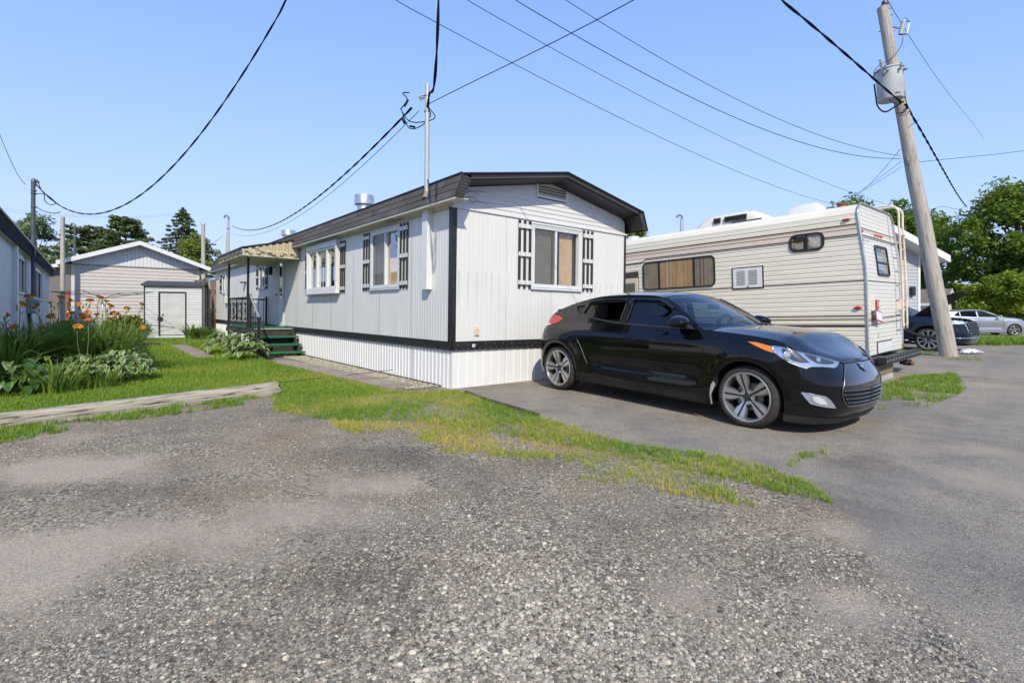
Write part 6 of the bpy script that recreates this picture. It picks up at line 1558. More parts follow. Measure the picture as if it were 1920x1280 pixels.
# cab end: flat dark sheet as painted shade of the door recess, cab door with window, wheels, nose
mb = MB(); mb.add([(-.011, 4.72, 1.33), (-.011, 5.6, 1.33), (-.011, 5.6, 1.87), (-.011, 4.72, 1.885)], [(0, 1, 2, 3)]); mb.build('cab_recess_shade', mat('cab_shadow', (.05, .045, .035), .9), camper)
mb = MB(); mb.bevbox(-.03, .02, 4.74, 5.9, .1, 1.72, .015); cd_ = mb.build('cab_door', mat('tan_cab_door', (.56, .50, .40), .45), camper)
mb = MB(); mb.box(-.034, -.028, 4.82, 5.5, 1.20, 1.60); mb.build('cab_window', mat('dark_green_glass', (.10, .11, .06), .1, coat=1), cd_)
mb = MB(); mb.prism([(6.1, -.1), (8.0, -.1), (8.0, .55), (7.1, .75), (6.7, 1.35), (6.1, 1.75)], .12, CWD - .12, lambda a, b_, d: (d, a, b_)); mb.prism([(6.1, 1.75), (7.0, 1.85), (7.15, 2.1), (6.9, 2.5), (6.1, 2.66)], .1, CWD - .1, lambda a, b_, d: (d, a, b_)); mb.build('cab_body', cream_al, camper)
for y in (1.7, 7.0):
    for x, sd in ((.04, 1), (CWD - .04, -1)):
        mb = MB(); mb.lathe([(.18, .0), (.30, .0), (.36, -.03), (.37, -.1), (.36, -.2), (.2, -.22)], 24, T(x, y, -.05) @ Rot(-PI / 2 * sd, 'Y')); mb.lathe([(0, -.04), (.18, -.02), (.19, 0)], 20, T(x, y, -.05) @ Rot(-PI / 2 * sd, 'Y')); mb.build('wheel', rubber, camper, True, angle=40)
mb = MB(); mb.box(.86, .95, 1.80, 1.83, .0, .0); 
# wooden blocks under the rear bumper: things of their own
wood_w = mat('weathered_block', (.20, .145, .09), .85, var=.35, vscale=10, stretch=(1, 1, 6), bump=.5, bscale=30, dirt=(.30, .26, .20), dscale=4)
bm_ = frame(RO, RQ, RW, RZ)
for i, (zt_, zb_, xo, lab) in enumerate(((-.145, -.245, .42, 'weathered wooden block under the camper bumper, topmost of its stack'), (-.25, -.33, .40, 'weathered wooden block in the middle of the stack under the camper bumper'))):
    t = thing('wooden_block', lab, 'block', m=bm_ @ T(xo, -.05, zb_), group='blocks under the camper')
    mb = MB(); mb.bevbox(-.42, .42, -.13, .13, 0, zt_ - zb_, .008); mb.build('timber', wood_w, t)
t = thing('concrete_block', 'pale concrete slab at the foot of the block stack under the camper', 'block', m=bm_ @ T(.35, -.06, -.42), group='blocks under the camper'); mb = MB(); mb.bevbox(-.35, .35, -.15, .15, 0, .085, .01); mb.build('slab', mat('pale_concrete', (.38, .36, .33), .9, var=.2, bump=.4), t)
t = thing('tow_hitch', 'rusty towing hitch hanging below the camper bumper', 'hitch', m=bm_ @ T(1.9, -.15, -.2)); mb = MB(); mb.bevbox(-.25, .25, -.05, .05, -.06, .0, .01); mb.tube([(-.2, 0, -.05), (-.2, -.12, -.06)], .025, 8); mb.tube([(.0, 0, .0), (0, 0, .08)], .03, 8); mb.build('hitch_bar', steel_black, t)
mb = MB(); mb.lathe([(0, .05), (.04, .035), (.05, 0), (.03, -.04), (0, -.05)], 10, T(-.2, -.14, -.03)); mb.build('hitch_ball', mat('rust', (.25, .10, .04), .8, var=.3), t, True)

# ================================================================ LEFT HOME, SHEDS, FENCES, NEIGHBOURING HOUSES
def hfr(u, v, z=None):
    """frame parallel to the white home at home coordinates (u, v)"""
    x, y = HC[0] + .775 * u - .632 * v, HC[1] + .632 * u + .775 * v
    zz_ = float(gz(x, y)) if z is None else z
    return frame(np.array([x, y, zz_]), vn(.775, .632, 0), vn(-.632, .775, 0), np.array([0, 0, 1.]))
blue_white = mat('white_ribbed_steel', (.64, .64, .63), .35, var=.04, dirt=(.42, .42, .40), dscale=1.4, damt=.25)
LH = hfr(-5.4, 2.3, .06); LL = 18.6
lh = thing('white_mobile_home', 'neighbouring white ribbed mobile home with dark blue roof edge at the left edge', 'mobile home', m=LH)
fnL = lambda a, d, z: (d, a, z)      # its garden side faces +x
LW = [(7.9, 9.2, 1.62, 2.45), (12.2, 14.4, 1.58, 2.45), (3.2, 4.2, 1.6, 2.4)]
for a in np.arange(0, LL, 1.22):
    mb = MB(); ribbed(mb, a + .002, min(a + 1.22, LL) - .002, .55, 2.66, fnL, .20, .012, .009, LW, True); mb.build('wall_panel', blue_white, lh, fix=False)
mb = MB(); mb.add([(0, 0, 0), (-4, 0, 0), (-4, 0, 2.66), (-2, 0, 3.3), (0, 0, 2.66)], [(0, 1, 2, 3, 4)]); mb.add([(0, LL, 0), (-4, LL, 0), (-4, LL, 2.66), (-2, LL, 3.3), (0, LL, 2.66)], [(0, 1, 2, 3, 4)]); mb.add([(-4, 0, 0), (-4, LL, 0), (-4, LL, 2.66), (-4, 0, 2.66)], [(0, 1, 2, 3)]); mb.build('end_walls', blue_white, lh)
mb = MB(); mb.box(-.03, -.005, .02, LL - .02, -.1, .50); mb.build('skirting', mat('dark_skirting', (.035, .037, .042), .7, var=.3), lh)
mb = MB(); mb.box(-.02, .03, 0, LL, .47, .55); mb.build('base_board', mat('tan_base_board', (.40, .35, .27), .7, var=.2, stretch=(5, 1, 5)), lh)
mb = MB(); mb.add([(.16, -.1, 2.86), (-2, -.1, 3.20), (-4.16, -.1, 2.86), (-4.16, LL + .15, 2.86), (-2, LL + .15, 3.20), (.16, LL + .15, 2.86)], [(0, 1, 4, 5), (1, 2, 3, 4)]); mb.build('roof', roof_mat, lh)
navy = mat('navy_fascia', (.016, .024, .036), .85, var=.3, spec=.1)
mb = MB(); mb.add([(.16, -.1, 2.87), (.16, LL + .15, 2.87), (.11, LL + .15, 2.60), (.11, -.1, 2.60), (.09, LL + .15, 2.60), (.09, -.1, 2.60)], [(0, 1, 2, 3), (3, 2, 4, 5)]); mb.build('fascia', navy, lh)
mb = MB(); mb.box(0, .10, -.1, LL + .1, 2.615, 2.63); mb.build('soffit', mat('cream_soffit', (.66, .64, .54), .5, var=.06), lh)
mb = MB(); mb.tube([(.165, -.1, 2.88), (.165, LL + .15, 2.88)], .018, 6); mb.build('roof_bead', mat('pale_edge', (.42, .42, .42), .4, .4), lh)
for a0, a1, z0, z1 in LW:
    mb = MB(); rim(mb, fnL, a0 - .03, a1 + .03, z0 - .03, z1 + .03, .055, .0, .03); w = mb.build('window', frame_mat, lh)
    for p, q in ((a0, (a0 + a1) / 2 - .02), ((a0 + a1) / 2 + .02, a1)):
        g = MB(); g.add([fnL(p, -.01, z0), fnL(q, -.01, z0), fnL(q, -.01, z1), fnL(p, -.01, z1)], [(0, 1, 2, 3)]); g.build('pane', window_glass, w, fix=False)
    g = MB(); slab(g, fnL, (a0 + a1) / 2 - .02, (a0 + a1) / 2 + .02, z0, z1, -.02, .02); g.build('sash_rail', frame_mat, w)
    g = MB(); slab(g, fnL, a0, a1, z0, z1, -.30, -.29); g.build('room_behind', mat('dim_room', (.16, .13, .10), .9), w)
    drape(fnL, a0 + .05, a0 + .35, z0, z1, -.08, 3, .012).build('curtain', curtain_pale, w, True)
    if a0 > 5:
        for p in (a0 - .30, a1 + .06):
            b = MB(); slab(b, fnL, p, p + .24, z0 - .08, z1 + .08, .005, .03)
            b.build('shutter', mat('brown_shutter', (.075, .062, .055), .6, var=.3), lh)
mb = MB(); mb.tube([(.13, 10.0, 1.6), (.13, 10.0, 4.62)], .048, 12); mm_ = mb.build('service_mast', mat('dark_mast', (.09, .105, .115), .4, .4, var=.2), lh, True, angle=40)
mb = MB(); mb.lathe([(.055, 0), (.06, .09), (.055, .16), (.02, .2), (0, .2)], 12, T(.14, 10.0, 4.52)); mb.tube([(.14, 10, 4.66), (.2, 9.9, 4.66), (.24, 9.85, 4.6)], .03, 8)
for z in (4.38, 4.30, 3.95): mb.lathe([(.05, 0), (.066, 0), (.066, .025), (.05, .025)], 12, T(.14, 10, z))
mb.build('weatherhead', mat('dark_mast', (.09, .105, .115), .4, .4), mm_, True)
mb = MB(); mb.tube(curve_pts((.24, 9.85, 4.58), (.30, 9.8, 4.4), (.36, 9.72, 4.3), (.38, 9.7, 4.1), (.50, 9.5, 3.98), (.62, 9.35, 4.02)), .010, 6); mb.tube(curve_pts((.2, 9.9, 4.3), (.4, 9.72, 4.28), (.6, 9.4, 4.05)), .010, 6); mb.tube(curve_pts((.19, 9.95, 3.95), (.36, 9.7, 3.83), (.55, 9.45, 3.76), (.7, 9.25, 3.78)), .010, 6); mb.build('mast_leads', wire_mat, mm_, True)
mb = MB(); mb.bevbox(.02, .16, 9.82, 10.18, 1.12, 1.62, .01); mb.lathe([(.09, 0), (.09, .08), (.07, .10), (0, .10)], 16, T(.16, 10.0, 1.42) @ Rot(PI / 2, 'Y')); mb.build('meter_box', mat('blue_grey_box', (.25, .30, .34), .5, .3), lh)
mb = MB(); mb.tube([(.05, 10, 1.12), (.05, 10, .55)], .03, 8); mb.tube(curve_pts((.18, 8.8, 2.8), (.20, 9.3, 2.58), (.18, 9.9, 2.52), (.18, 10.4, 2.60), (.18, 10.9, 2.82)), .012, 6); mb.build('conduit', wire_mat, lh)
mb = MB(); mb.bevbox(0, .09, 6.9, 7.1, .6, 2.62, .005); mb.build('downpipe_cover', blue_white, lh)

# ---- beige garage with a white gable
GO = np.array([-19.0, 22.1]); gzb = .22
GMf = frame(np.array([GO[0], GO[1], gzb]), vn(.775, .632, 0), vn(-.632, .775, 0), np.array([0, 0, 1.]))
gar = thing('beige_garage', 'beige clapboard garage with a white gable behind the flower bed', 'garage', m=GMf)
GW = 4.72; GH = 3.10
beige = mat('beige_vinyl', (.50, .455, .42), .6, var=.04); z = .15
mb = MB(); 
while z < GH - .02:      # rows of clapboard, under ten pixels each: one joined part
    z1 = min(z + .155, GH); mb.add([(0, -.022, z), (GW, -.022, z), (GW, -.002, z1), (0, -.002, z1), (0, 0, z), (GW, 0, z)], [(0, 1, 2, 3), (4, 5, 1, 0)]); z = z1
mb.build('clapboards', beige, gar, fix=False)['kind'] = 'stuff'
mb = MB(); mb.box(-.02, .09, -.03, .05, .1, GH); mb.box(GW - .09, GW + .02, -.03, .05, .1, GH); mb.build('corner_board', mat('pale_corner_board', (.60, .57, .54), .5), gar)
mb = MB(); mb.box(0, GW, .02, 7, -.2, GH); mb.build('walls', beige, gar)
mb = MB(); mb.box(-.02, GW + .02, -.012, .019, -.2, .16); mb.build('foundation', mat('pale_concrete', (.38, .36, .33), .9, var=.2, bump=.4), gar)
mb = MB(); mb.box(-.05, GW + .05, -.045, 0, GH - .0, GH + .05); mb.build('gable_band', mat('brownish_band', (.30, .27, .25), .6), gar)
gsl = 1.06 / (GW / 2 + .45)
for i in range(32):
    x0 = i * GW / 32; x1 = x0 + GW / 32 - .012
    zt_ = lambda x: GH + .10 + (GW / 2 - abs(x - GW / 2)) * gsl + .10
    mb = MB(); mb.add([(x0, -.03, GH + .05), (x1, -.03, GH + .05), (x1, -.03, zt_(x1)), (x0, -.03, zt_(x0)), (x0, .0, GH + .05), (x1, 0, GH + .05)] , [(0, 1, 2, 3)]); mb.add([(x1, -.03, GH + .05), (x1 + .012, -.018, GH + .05), (x1 + .012, -.018, zt_(x1)), (x1, -.03, zt_(x1))], [(0, 1, 2, 3)])
    mb.build('gable_plank', mat('white_gable_plank', (.62, .62, .61), .5, var=.03), gar, fix=False)
px_ = GW / 2; pk = GH + .10 + px_ * gsl + .18; ev = pk - (px_ + .48) * gsl
mb = MB(); mb.add([(-.48, -.5, ev), (px_, -.5, pk), (GW + .48, -.5, ev), (GW + .48, 7.2, ev), (px_, 7.2, pk), (-.48, 7.2, ev)], [(0, 1, 4, 5), (1, 2, 3, 4)]); mb.build('roof', roof_mat, gar)
for s in (0, 1):
    xa_, xb_ = (-.5, px_) if not s else (px_, GW + .5); za_, zb_ = (ev - .008, pk) if not s else (pk, ev - .008)
    mb = MB(); mb.add([(xa_, -.52, za_ + .01), (xb_, -.52, zb_ + .01), (xb_, -.52, zb_ - .18), (xa_, -.52, za_ - .18), (xa_, -.49, za_ - .18), (xb_, -.49, zb_ - .18), (xa_, -.49, za_ + .012), (xb_, -.49, zb_ + .012)], [(0, 1, 2, 3), (3, 2, 5, 4), (0, 6, 7, 1)]); mb.build('barge_board', white_vinyl, gar)
    mb = MB(); mb.add([(xa_, -.49, za_ - .12), (xb_, -.49, zb_ - .12), (xb_, 0, zb_ - .12), (xa_, 0, za_ - .12)], [(0, 1, 2, 3)]); mb.build('soffit', white_vinyl, gar)
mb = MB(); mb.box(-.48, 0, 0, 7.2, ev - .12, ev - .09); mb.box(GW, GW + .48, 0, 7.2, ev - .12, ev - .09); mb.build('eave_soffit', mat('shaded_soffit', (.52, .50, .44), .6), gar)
mb = MB(); mb.lathe([(.10, 0), (.10, .25), (.15, .28), (.15, .42), (0, .45)], 16, T(GW - .9, 3.2, pk - .75)); mb.build('roof_vent', galv, gar, True)

# ---- small grey shed with a bright metal door
SO = np.array([-14.25, 19.85]); SU = vn(.9, .436, 0); SV = vn(-.436, .9, 0)
SM = frame(np.array([*SO, .19]), SU, SV, np.array([0, 0, 1.]))
shed = thing('grey_shed', 'small pale grey metal garden shed with a dented silver door', 'shed', m=SM)
SWd = 1.92; SH = 2.12; shm = mat('pale_grey_steel', (.54, .55, .55), .45, var=.06, vscale=2, dirt=(.36, .37, .37), dscale=2.5, damt=.35, stretch=(.4, 1, 4))
def hrib(mb, fn, a0, a1, z0, z1, pitch, d):
    z = z0; P = []
    while z < z1 - .005: t = min(z + pitch, z1); P += [(z, 0), (z + pitch * .15, d), (z + pitch * .75, d), (z + pitch * .9, 0)]; z = t
    P.append((z1, 0)); mb.grid(np.array([[fn(a0, o, zz) for a0 in (a0, a1)] for zz, o in P if zz <= z1]))
mb = MB(); f_ = lambda a, d, z: (a, -d, z)
hrib(mb, f_, 0, .45, .04, SH, .10, .012); hrib(mb, f_, 1.38, SWd, .04, SH, .10, .012); hrib(mb, f_, .45, 1.38, 1.86, SH, .10, .012); hrib(mb, f_, .45, 1.38, .0, .14, .07, .006)
mb.build('front_wall', shm, shed, fix=False)
mb = MB(); hrib(mb, lambda a, d, z: (-d, a, z), 0, 1.9, .04, SH, .10, .012); hrib(mb, lambda a, d, z: (SWd + d, a, z), 0, 1.9, .04, SH, .10, .012); mb.add([(0, 1.9, 0), (SWd, 1.9, 0), (SWd, 1.9, SH), (0, 1.9, SH)], [(0, 1, 2, 3)]); mb.build('side_walls', shm, shed, fix=False)
mb = MB(); mb.box(-.02, .02, -.022, .02, .0, SH); mb.build('corner_trim', black_trim, shed)
mb = MB(); mb.box(SWd - .01, SWd + .015, -.02, .02, 0, SH); mb.build('corner_trim', black_trim, shed)
mb = MB(); mb.add([(-.08, -.10, SH + .03), (SWd + .08, -.10, SH + .03), (SWd + .08, 1.98, SH + .03), (-.08, 1.98, SH + .03), (-.08, .95, SH + .22), (SWd + .08, .95, SH + .22)], [(0, 1, 5, 4), (4, 5, 2, 3), (0, 4, 3), (1, 2, 5)]); mb.build('roof', mat('dark_shed_roof', (.05, .05, .05), .6, var=.2), shed)
mb = MB(); mb.box(-.09, SWd + .09, -.115, -.10, SH - .03, SH + .05); mb.box(-.095, -.085, -.115, 1.98, SH - .03, SH + .05); mb.build('roof_edge', mat('roof_edge_brown', (.055, .050, .048), .6), shed)
dmt = mat('dented_silver_door', (.52, .52, .505), .4, .1, var=.10, vscale=2.5, bump=.35, bscale=5, bdist=.03, dirt=(.40, .36, .30), dscale=3, damt=.3)
mb = MB(); mb.bevbox(.52, 1.34, -.028, -.012, .17, 1.80, .004); sd = mb.build('door', dmt, shed)
mb = MB(); mb.box(.47, .515, -.030, .0, .14, 1.86); mb.box(1.345, 1.385, -.030, .0, .14, 1.86); mb.box(.515, 1.345, -.030, 0, 1.81, 1.86); mb.build('door_frame', black_trim, shed)
mb = MB(); mb.lathe([(0, .02), (.085, .02), (.095, .0), (.085, -.02)], 20, T(.515, -.055, .80) @ Rot(PI / 2, 'X')); mb.build('padlock_disc', black_plastic, sd, True, angle=40)
mb = MB(); mb.bevbox(.58, .62, -.07, -.028, .93, 1.01, .006); mb.build('handle', mat('old_brass', (.25, .2, .12), .4, .8), sd)
mb = MB(); mb.box(-.02, SWd, -.05, 0, -.1, .03); mb.build('sill', mat('pale_sill', (.60, .60, .58), .6), shed)

# ---- brown board fence between shed and home
fe = thing('board_fence', 'weathered brown board fence with rails between the shed and the white home', 'fence', m=frame(np.array([-13.4, 21.6, .2]), vn(.9, .3, 0), vn(-.3, .9, 0), np.array([0, 0, 1.])))
for i in range(8):
    mb = MB(); h = 2.42 + .03 * ((i * 7) % 3); mb.bevbox(i * .155, i * .155 + .142, 0, .02, 0, h, .004); mb.build('board', mat('fence_' + 'abc'[i % 3], [(.13, .070, .042), (.17, .10, .065), (.10, .058, .038)][i % 3], .85, var=.3, vscale=6, stretch=(8, 8, .6), bump=.3), fe)
mb = MB(); mb.box(0, 1.25, -.03, 0, 1.10, 1.15); mb.build('rail', mat('grey_rail', (.30, .26, .21), .8, var=.2), fe)
mb = MB(); mb.box(.53, .60, -.05, -.0305, 0, 2.4); mb.build('post', mat('grey_rail', (.30, .26, .21), .8, var=.2), fe)
mb = MB(); mb.box(1.0, 1.2, -.25, -.1, 0, .26); 
# ---- other neighbouring buildings glimpsed between
def simple_house(name, label, o, u, w, d, h, rise, wall_m, roof_m, over=.35, wins=(), ridge_along='v'):
    u = vn(u[0], u[1], 0); v = np.array([-u[1], u[0], 0])
    t = thing(name, label, 'house', m=frame(np.array(o, float), u, v, np.array([0, 0, 1.])))
    mb = MB(); mb.box(0, w, 0, d, -.3, h)
    if ridge_along == 'v': mb.add([(0, 0, h), (w, 0, h), (w / 2, 0, h + rise), (0, d, h), (w, d, h), (w / 2, d, h + rise)], [(0, 1, 2), (3, 5, 4)])
    else: mb.add([(0, 0, h), (0, d, h), (0, d / 2, h + rise), (w, 0, h), (w, d, h), (w, d / 2, h + rise)], [(0, 1, 2), (3, 5, 4)])
    mb.build('wall', wall_m, t)
    mb = MB()
    if ridge_along == 'v':
        k = rise / (w / 2); e = h - over * k + .03
        for dz, nm in ((.0, 0), (.10, 1)): pass
        mb.add([(-over, -over, e), (w / 2, -over, h + rise + .03), (w + over, -over, e), (w + over, d + over, e), (w / 2, d + over, h + rise + .03), (-over, d + over, e)], [(0, 1, 4, 5), (1, 2, 3, 4)])
        mb.build('roof', roof_m, t)
        for a, b_ in (((-over, e), (w / 2, h + rise + .03)), ((w / 2, h + rise + .03), (w + over, e))):
            mb = MB(); mb.add([(a[0], -over - .02, a[1] + .02), (b_[0], -over - .02, b_[1] + .02), (b_[0], -over - .02, b_[1] - .2), (a[0], -over - .02, a[1] - .2), (a[0], 0, a[1] - .1), (b_[0], 0, b_[1] - .1)], [(0, 1, 2, 3), (3, 2, 5, 4)]); mb.build('barge_board', white_vinyl, t)
    else:
        k = rise / (d / 2); e = h - over * k + .03
        mb.add([(-over, -over, e), (-over, d / 2, h + rise + .03), (-over, d + over, e), (w + over, d + over, e), (w + over, d / 2, h + rise + .03), (w + over, -over, e)], [(0, 5, 4, 1), (1, 4, 3, 2)])
        mb.build('roof', roof_m, t)
        mb = MB(); mb.box(-over, w + over, -over - .02, -over + .02, e - .16, e + .01); mb.build('fascia', white_vinyl, t)
        for xx_ in (-over - .02, w + over + .02):
            for a, b_ in (((-over, e), (d / 2, h + rise + .03)), ((d / 2, h + rise + .03), (d + over, e))):
                mb = MB(); mb.add([(xx_, a[0], a[1] + .02), (xx_, b_[0], b_[1] + .02), (xx_, b_[0], b_[1] - .2), (xx_, a[0], a[1] - .2)], [(0, 1, 2, 3)]); mb.build('barge_board', white_vinyl, t)
    for x0, x1, z0, z1 in wins:
        f = lambda a, dd, z: (a, -dd, z); mb = MB(); rim(mb, f, x0, x1, z0, z1, .07, 0, .04); wn_ = mb.build('window', frame_mat, t); mb = MB(); slab(mb, f, x0 + .07, x1 - .07, z0 + .07, z1 - .07, .005, .01); mb.build('pane', mat('dark_pane', (.03, .035, .04), .08, coat=1), wn_)
    return t
brick = mat('grey_brick', (.17, .15, .145), .9, var=.3, vscale=9, stretch=(1, 1, 3), bump=.4)
simple_house('brick_house', 'dark grey brick house glimpsed between the left home and the garage', (-31.5, 31.2, .2), (.85, .53), 7, 8, 3.5, .75, brick, roof_mat, .5)
od = thing('orange_door', 'narrow orange painted door leaf beside the garage corner', 'door', m=frame(np.array([-24.6, 28.2, .2]), vn(.85, .53, 0), vn(-.53, .85, 0), np.array([0, 0, 1.]))); mb = MB(); mb.bevbox(-.05, .16, 0, .06, 0, 2.3, .01); mb.build('leaf', mat('orange_paint', (.30, .085, .03), .6), od); mb = MB(); mb.lathe([(.02, 0), (.03, .05), (0, .06)], 8, T(.12, 0, 1.1) @ Rot(PI / 2, 'X')); mb.build('knob', galv, od)
simple_house('white_roofed_house', 'low house with a bright metal roof beyond the board fence', (-19.2, 31.5, .3), (.97, .24), 7.5, 6, 2.6, .7, mat('white_wall', (.65, .65, .64), .6), mat('bright_metal_roof', (.62, .64, .66), .35, .5), .3, (), 'u')

# ---- paver paths
def path(name, pts, cols, w, l, seed, label):
    root = bpy.data.objects.new(name, None); COL.objects.link(root); root['kind'] = 'structure'; rr = random.Random(seed)
    pts = [np.array(p[:2]) for p in pts]; d = vn(pts[1] - pts[0]); L_ = np.linalg.norm(pts[1] - pts[0]); nrm = np.array([-d[1], d[0]]); n = int(L_ / l); mes = []
    for k_ in range(5):
        mb = MB(); mb.bevbox(-l * .48, l * .48, -w / 2, w / 2, -.05, .022, .008); me_o = mb.build('paver', mat(name + '_' + 'abcde'[k_], cols[k_ % len(cols)], .95, var=.25, vscale=12, bump=.5, bscale=60, dirt=(.26, .25, .20), dscale=5), root); mes.append(me_o.data)
        p = pts[0] + d * (k_ + .5) * l; me_o.matrix_local = T(p[0], p[1], float(gz(*p)) + .012) @ Rot(math.atan2(d[1], d[0]) + rr.uniform(-.03, .03), 'Z') @ Rot(rr.uniform(-.015, .015), 'X')
    for i in range(5, n):
        p = pts[0] + d * (i + .5) * l + nrm * rr.uniform(-.02, .02)
        inst('paver', mes[rr.randrange(5)], root, T(p[0], p[1], float(gz(*p)) + .012 + rr.uniform(-.006, .004)) @ Rot(math.atan2(d[1], d[0]) + rr.uniform(-.04, .04), 'Z') @ Rot(rr.uniform(-.015, .015), 'X'))
    return root
pcols = [(.25, .20, .16), (.29, .24, .20), (.30, .19, .145), (.24, .21, .175), (.27, .225, .19)]
path('garden_path', [on_ground(755, 728), on_ground(515, 676)], pcols, .46, .46, 5, '')
path('shed_path', [on_ground(386, 672), on_ground(332, 647)], pcols[:3], .42, .24, 6, '')

# ---- landscape timber along the lawn edge
r0 = on_ground(519, 737); l0 = on_ground(-150, 824); dt = vn(r0 - l0); Lt = float(np.linalg.norm(r0 - l0)); nt_ = vn(-dt[1], dt[0], 0)
wd = bpy.data.materials.new('grey_timber'); wd.use_nodes = True; nt = wd.node_tree; b = nt.nodes['Principled BSDF']; b.inputs['Roughness'].default_value = .9
tc = _n(nt, 'ShaderNodeTexCoord'); mp = _n(nt, 'ShaderNodeMapping'); mp.inputs['Scale'].default_value = (1, 14, 14); nt.links.new(tc.outputs['Object'], mp.inputs[0])
nz = _n(nt, 'ShaderNodeTexNoise'); nz.inputs['Scale'].default_value = 2.6; nz.inputs['Detail'].default_value = 8; nz.inputs['Roughness'].default_value = .7; nt.links.new(mp.outputs[0], nz.inputs[0])
rp = _n(nt, 'ShaderNodeValToRGB'); e = rp.color_ramp.elements; e[0].position, e[0].color = .36, (.05, .038, .028, 1); e[1].position, e[1].color = .66, (.52, .46, .36, 1); q_ = e.new(.45); q_.color = (.34, .29, .215, 1); nt.links.new(nz.outputs[0], rp.inputs[0]); nt.links.new(rp.outputs[0], b.inputs['Base Color'])
bp = _n(nt, 'ShaderNodeBump'); bp.inputs['Strength'].default_value = .9; bp.inputs['Distance'].default_value = .02; nt.links.new(nz.outputs[0], bp.inputs['Height']); nt.links.new(bp.outputs[0], b.inputs['Normal'])
MATS['grey_timber'] = wd
tm = thing('landscape_timber', 'long weathered grey timber beam lying along the edge of the lawn', 'timber', m=frame(l0, dt, nt_, np.array([0, 0, 1.])))
mb = MB(); n_ = 60; P = []; rr = np.random.default_rng(3)
prof = [(-.085, -.03), (-.092, .05), (-.085, .115), (-.06, .142), (.06, .145), (.085, .12), (.09, .04), (.085, -.03)]
for i in range(n_ + 1):
    x = Lt * i / n_; zl = float(gz(*(l0 + dt * x)[:2])) - l0[2]; s_ = 1.0
    if i == n_: s_ = .9
    P.append([(x + .03 * math.sin(k * 2.1) * (i == n_), a * s_ + .003 * math.sin(i * .9 + k), zl + b_ * (1 + .010 * math.sin(i * .37 + k * 1.3)) + .0012 * rr.standard_normal()) for k, (a, b_) in enumerate(prof)])
mb.grid(np.array(P), close=True); mb.add(P[-1], [tuple(range(8))]); mb.build('beam', wd, tm, True, angle=45)
for x in (1.2, 3.0, 4.3, 5.4):
    mb = MB(); z = float(gz(*(l0 + dt * x)[:2])) - l0[2] + .137; mb.prism([(x, -.004), (x + .6, -.010), (x + .9, .0), (x + .5, .008), (x + .1, .006)], z - .004, z + .004, lambda a, b_, d: (a, b_ + .02 * math.sin(x), d)); mb.build('split', mat('split_dark', (.035, .03, .025), .95), tm)
# driveway edging strip
ed = [on_ground(866, 737), on_ground(905, 752), on_ground(955, 767), on_ground(1000, 781)]
eg = thing('driveway_edging', 'dark sunken plank edging between the grass and the asphalt by the home corner', 'edging', loc=tuple(ed[0])); mb = MB(); mb.tube([tuple(p - ed[0] + np.array([.05, .03, .012])) for p in ed], .028, 6); mb.build('plank', mat('dark_plank', (.055, .04, .033), .9, var=.3), eg)

# ---- rotary clothes dryer frame beside the shed
co = on_ground(192, 637); cd = thing('clothes_dryer', 'thin metal clothes drying frame on a pole in front of the beige garage', 'clothes dryer', loc=tuple(co))
dz = float((1.15 - (548 - 590) / 960 * co[1]) - co[2]); pale_pipe = mat('pale_pipe', (.50, .52, .52), .4, .6)
mb = MB(); mb.tube([(0, 0, 0), (0, 0, dz)], .022, 8); mb.build('pole', pale_pipe, cd, True)
for a in (0.15, 1.72, 3.29, 4.86):
    mb = MB(); mb.tube([(0, 0, dz - .22), (1.75 * math.cos(a), 1.2 * math.sin(a), dz + .02)], .013, 6); mb.build('arm', mat('arm_grey', (.12, .12, .12), .5, .3), cd)
mb = MB()
for k_ in (1.0, .8, .6): mb.tube([(1.75 * k_ * math.cos(a), 1.2 * k_ * math.sin(a), dz - .22 + .24 * k_) for a in (0.15, 1.72, 3.29, 4.86, 0.15 + 2 * PI)], .006, 5)
mb.build('line', mat('arm_grey', (.12, .12, .12), .5, .3), cd)

# ---------------------------------------------------------------- POLES
pole_wood = bpy.data.materials.new('pole_wood'); pole_wood.use_nodes = True; nt = pole_wood.node_tree; b = nt.nodes['Principled BSDF']; b.inputs['Roughness'].default_value = .9
tc = _n(nt, 'ShaderNodeTexCoord'); mp = _n(nt, 'ShaderNodeMapping'); mp.inputs['Scale'].default_value = (9, 9, .8); nt.links.new(tc.outputs['Object'], mp.inputs[0])
nz = _n(nt, 'ShaderNodeTexNoise'); nz.inputs['Scale'].default_value = 2.4; nz.inputs['Detail'].default_value = 9; nz.inputs['Roughness'].default_value = .72; nt.links.new(mp.outputs[0], nz.inputs[0])
rp = _n(nt, 'ShaderNodeValToRGB'); e = rp.color_ramp.elements; e[0].position, e[0].color = .30, (.10, .085, .065, 1); e[1].position, e[1].color = .70, (.50, .46, .40, 1); q_ = e.new(.45); q_.color = (.35, .315, .265, 1); nt.links.new(nz.outputs[0], rp.inputs[0]); nt.links.new(rp.outputs[0], b.inputs['Base Color'])
bp = _n(nt, 'ShaderNodeBump'); bp.inputs['Strength'].default_value = .7; bp.inputs['Distance'].default_value = .02; nt.links.new(nz.outputs[0], bp.inputs['Height']); nt.links.new(bp.outputs[0], b.inputs['Normal'])
PB = at(1779, 668, 14.15); PB[2] = float(gz(PB[0], PB[1])) - .02; PT = at(1654, 14, 14.15)
ax = vn(PT - PB); PL_ = float(np.linalg.norm(PT - PB)); xx_ = vn(np.cross(np.array([0, 1., 0]), ax)); yy_ = np.cross(ax, xx_)
PM_ = frame(PB, xx_, yy_, ax)      # local z runs up the leaning pole, x to the right
up = thing('utility_pole', 'leaning grey wooden utility pole standing beside the camper', 'utility pole', m=PM_)
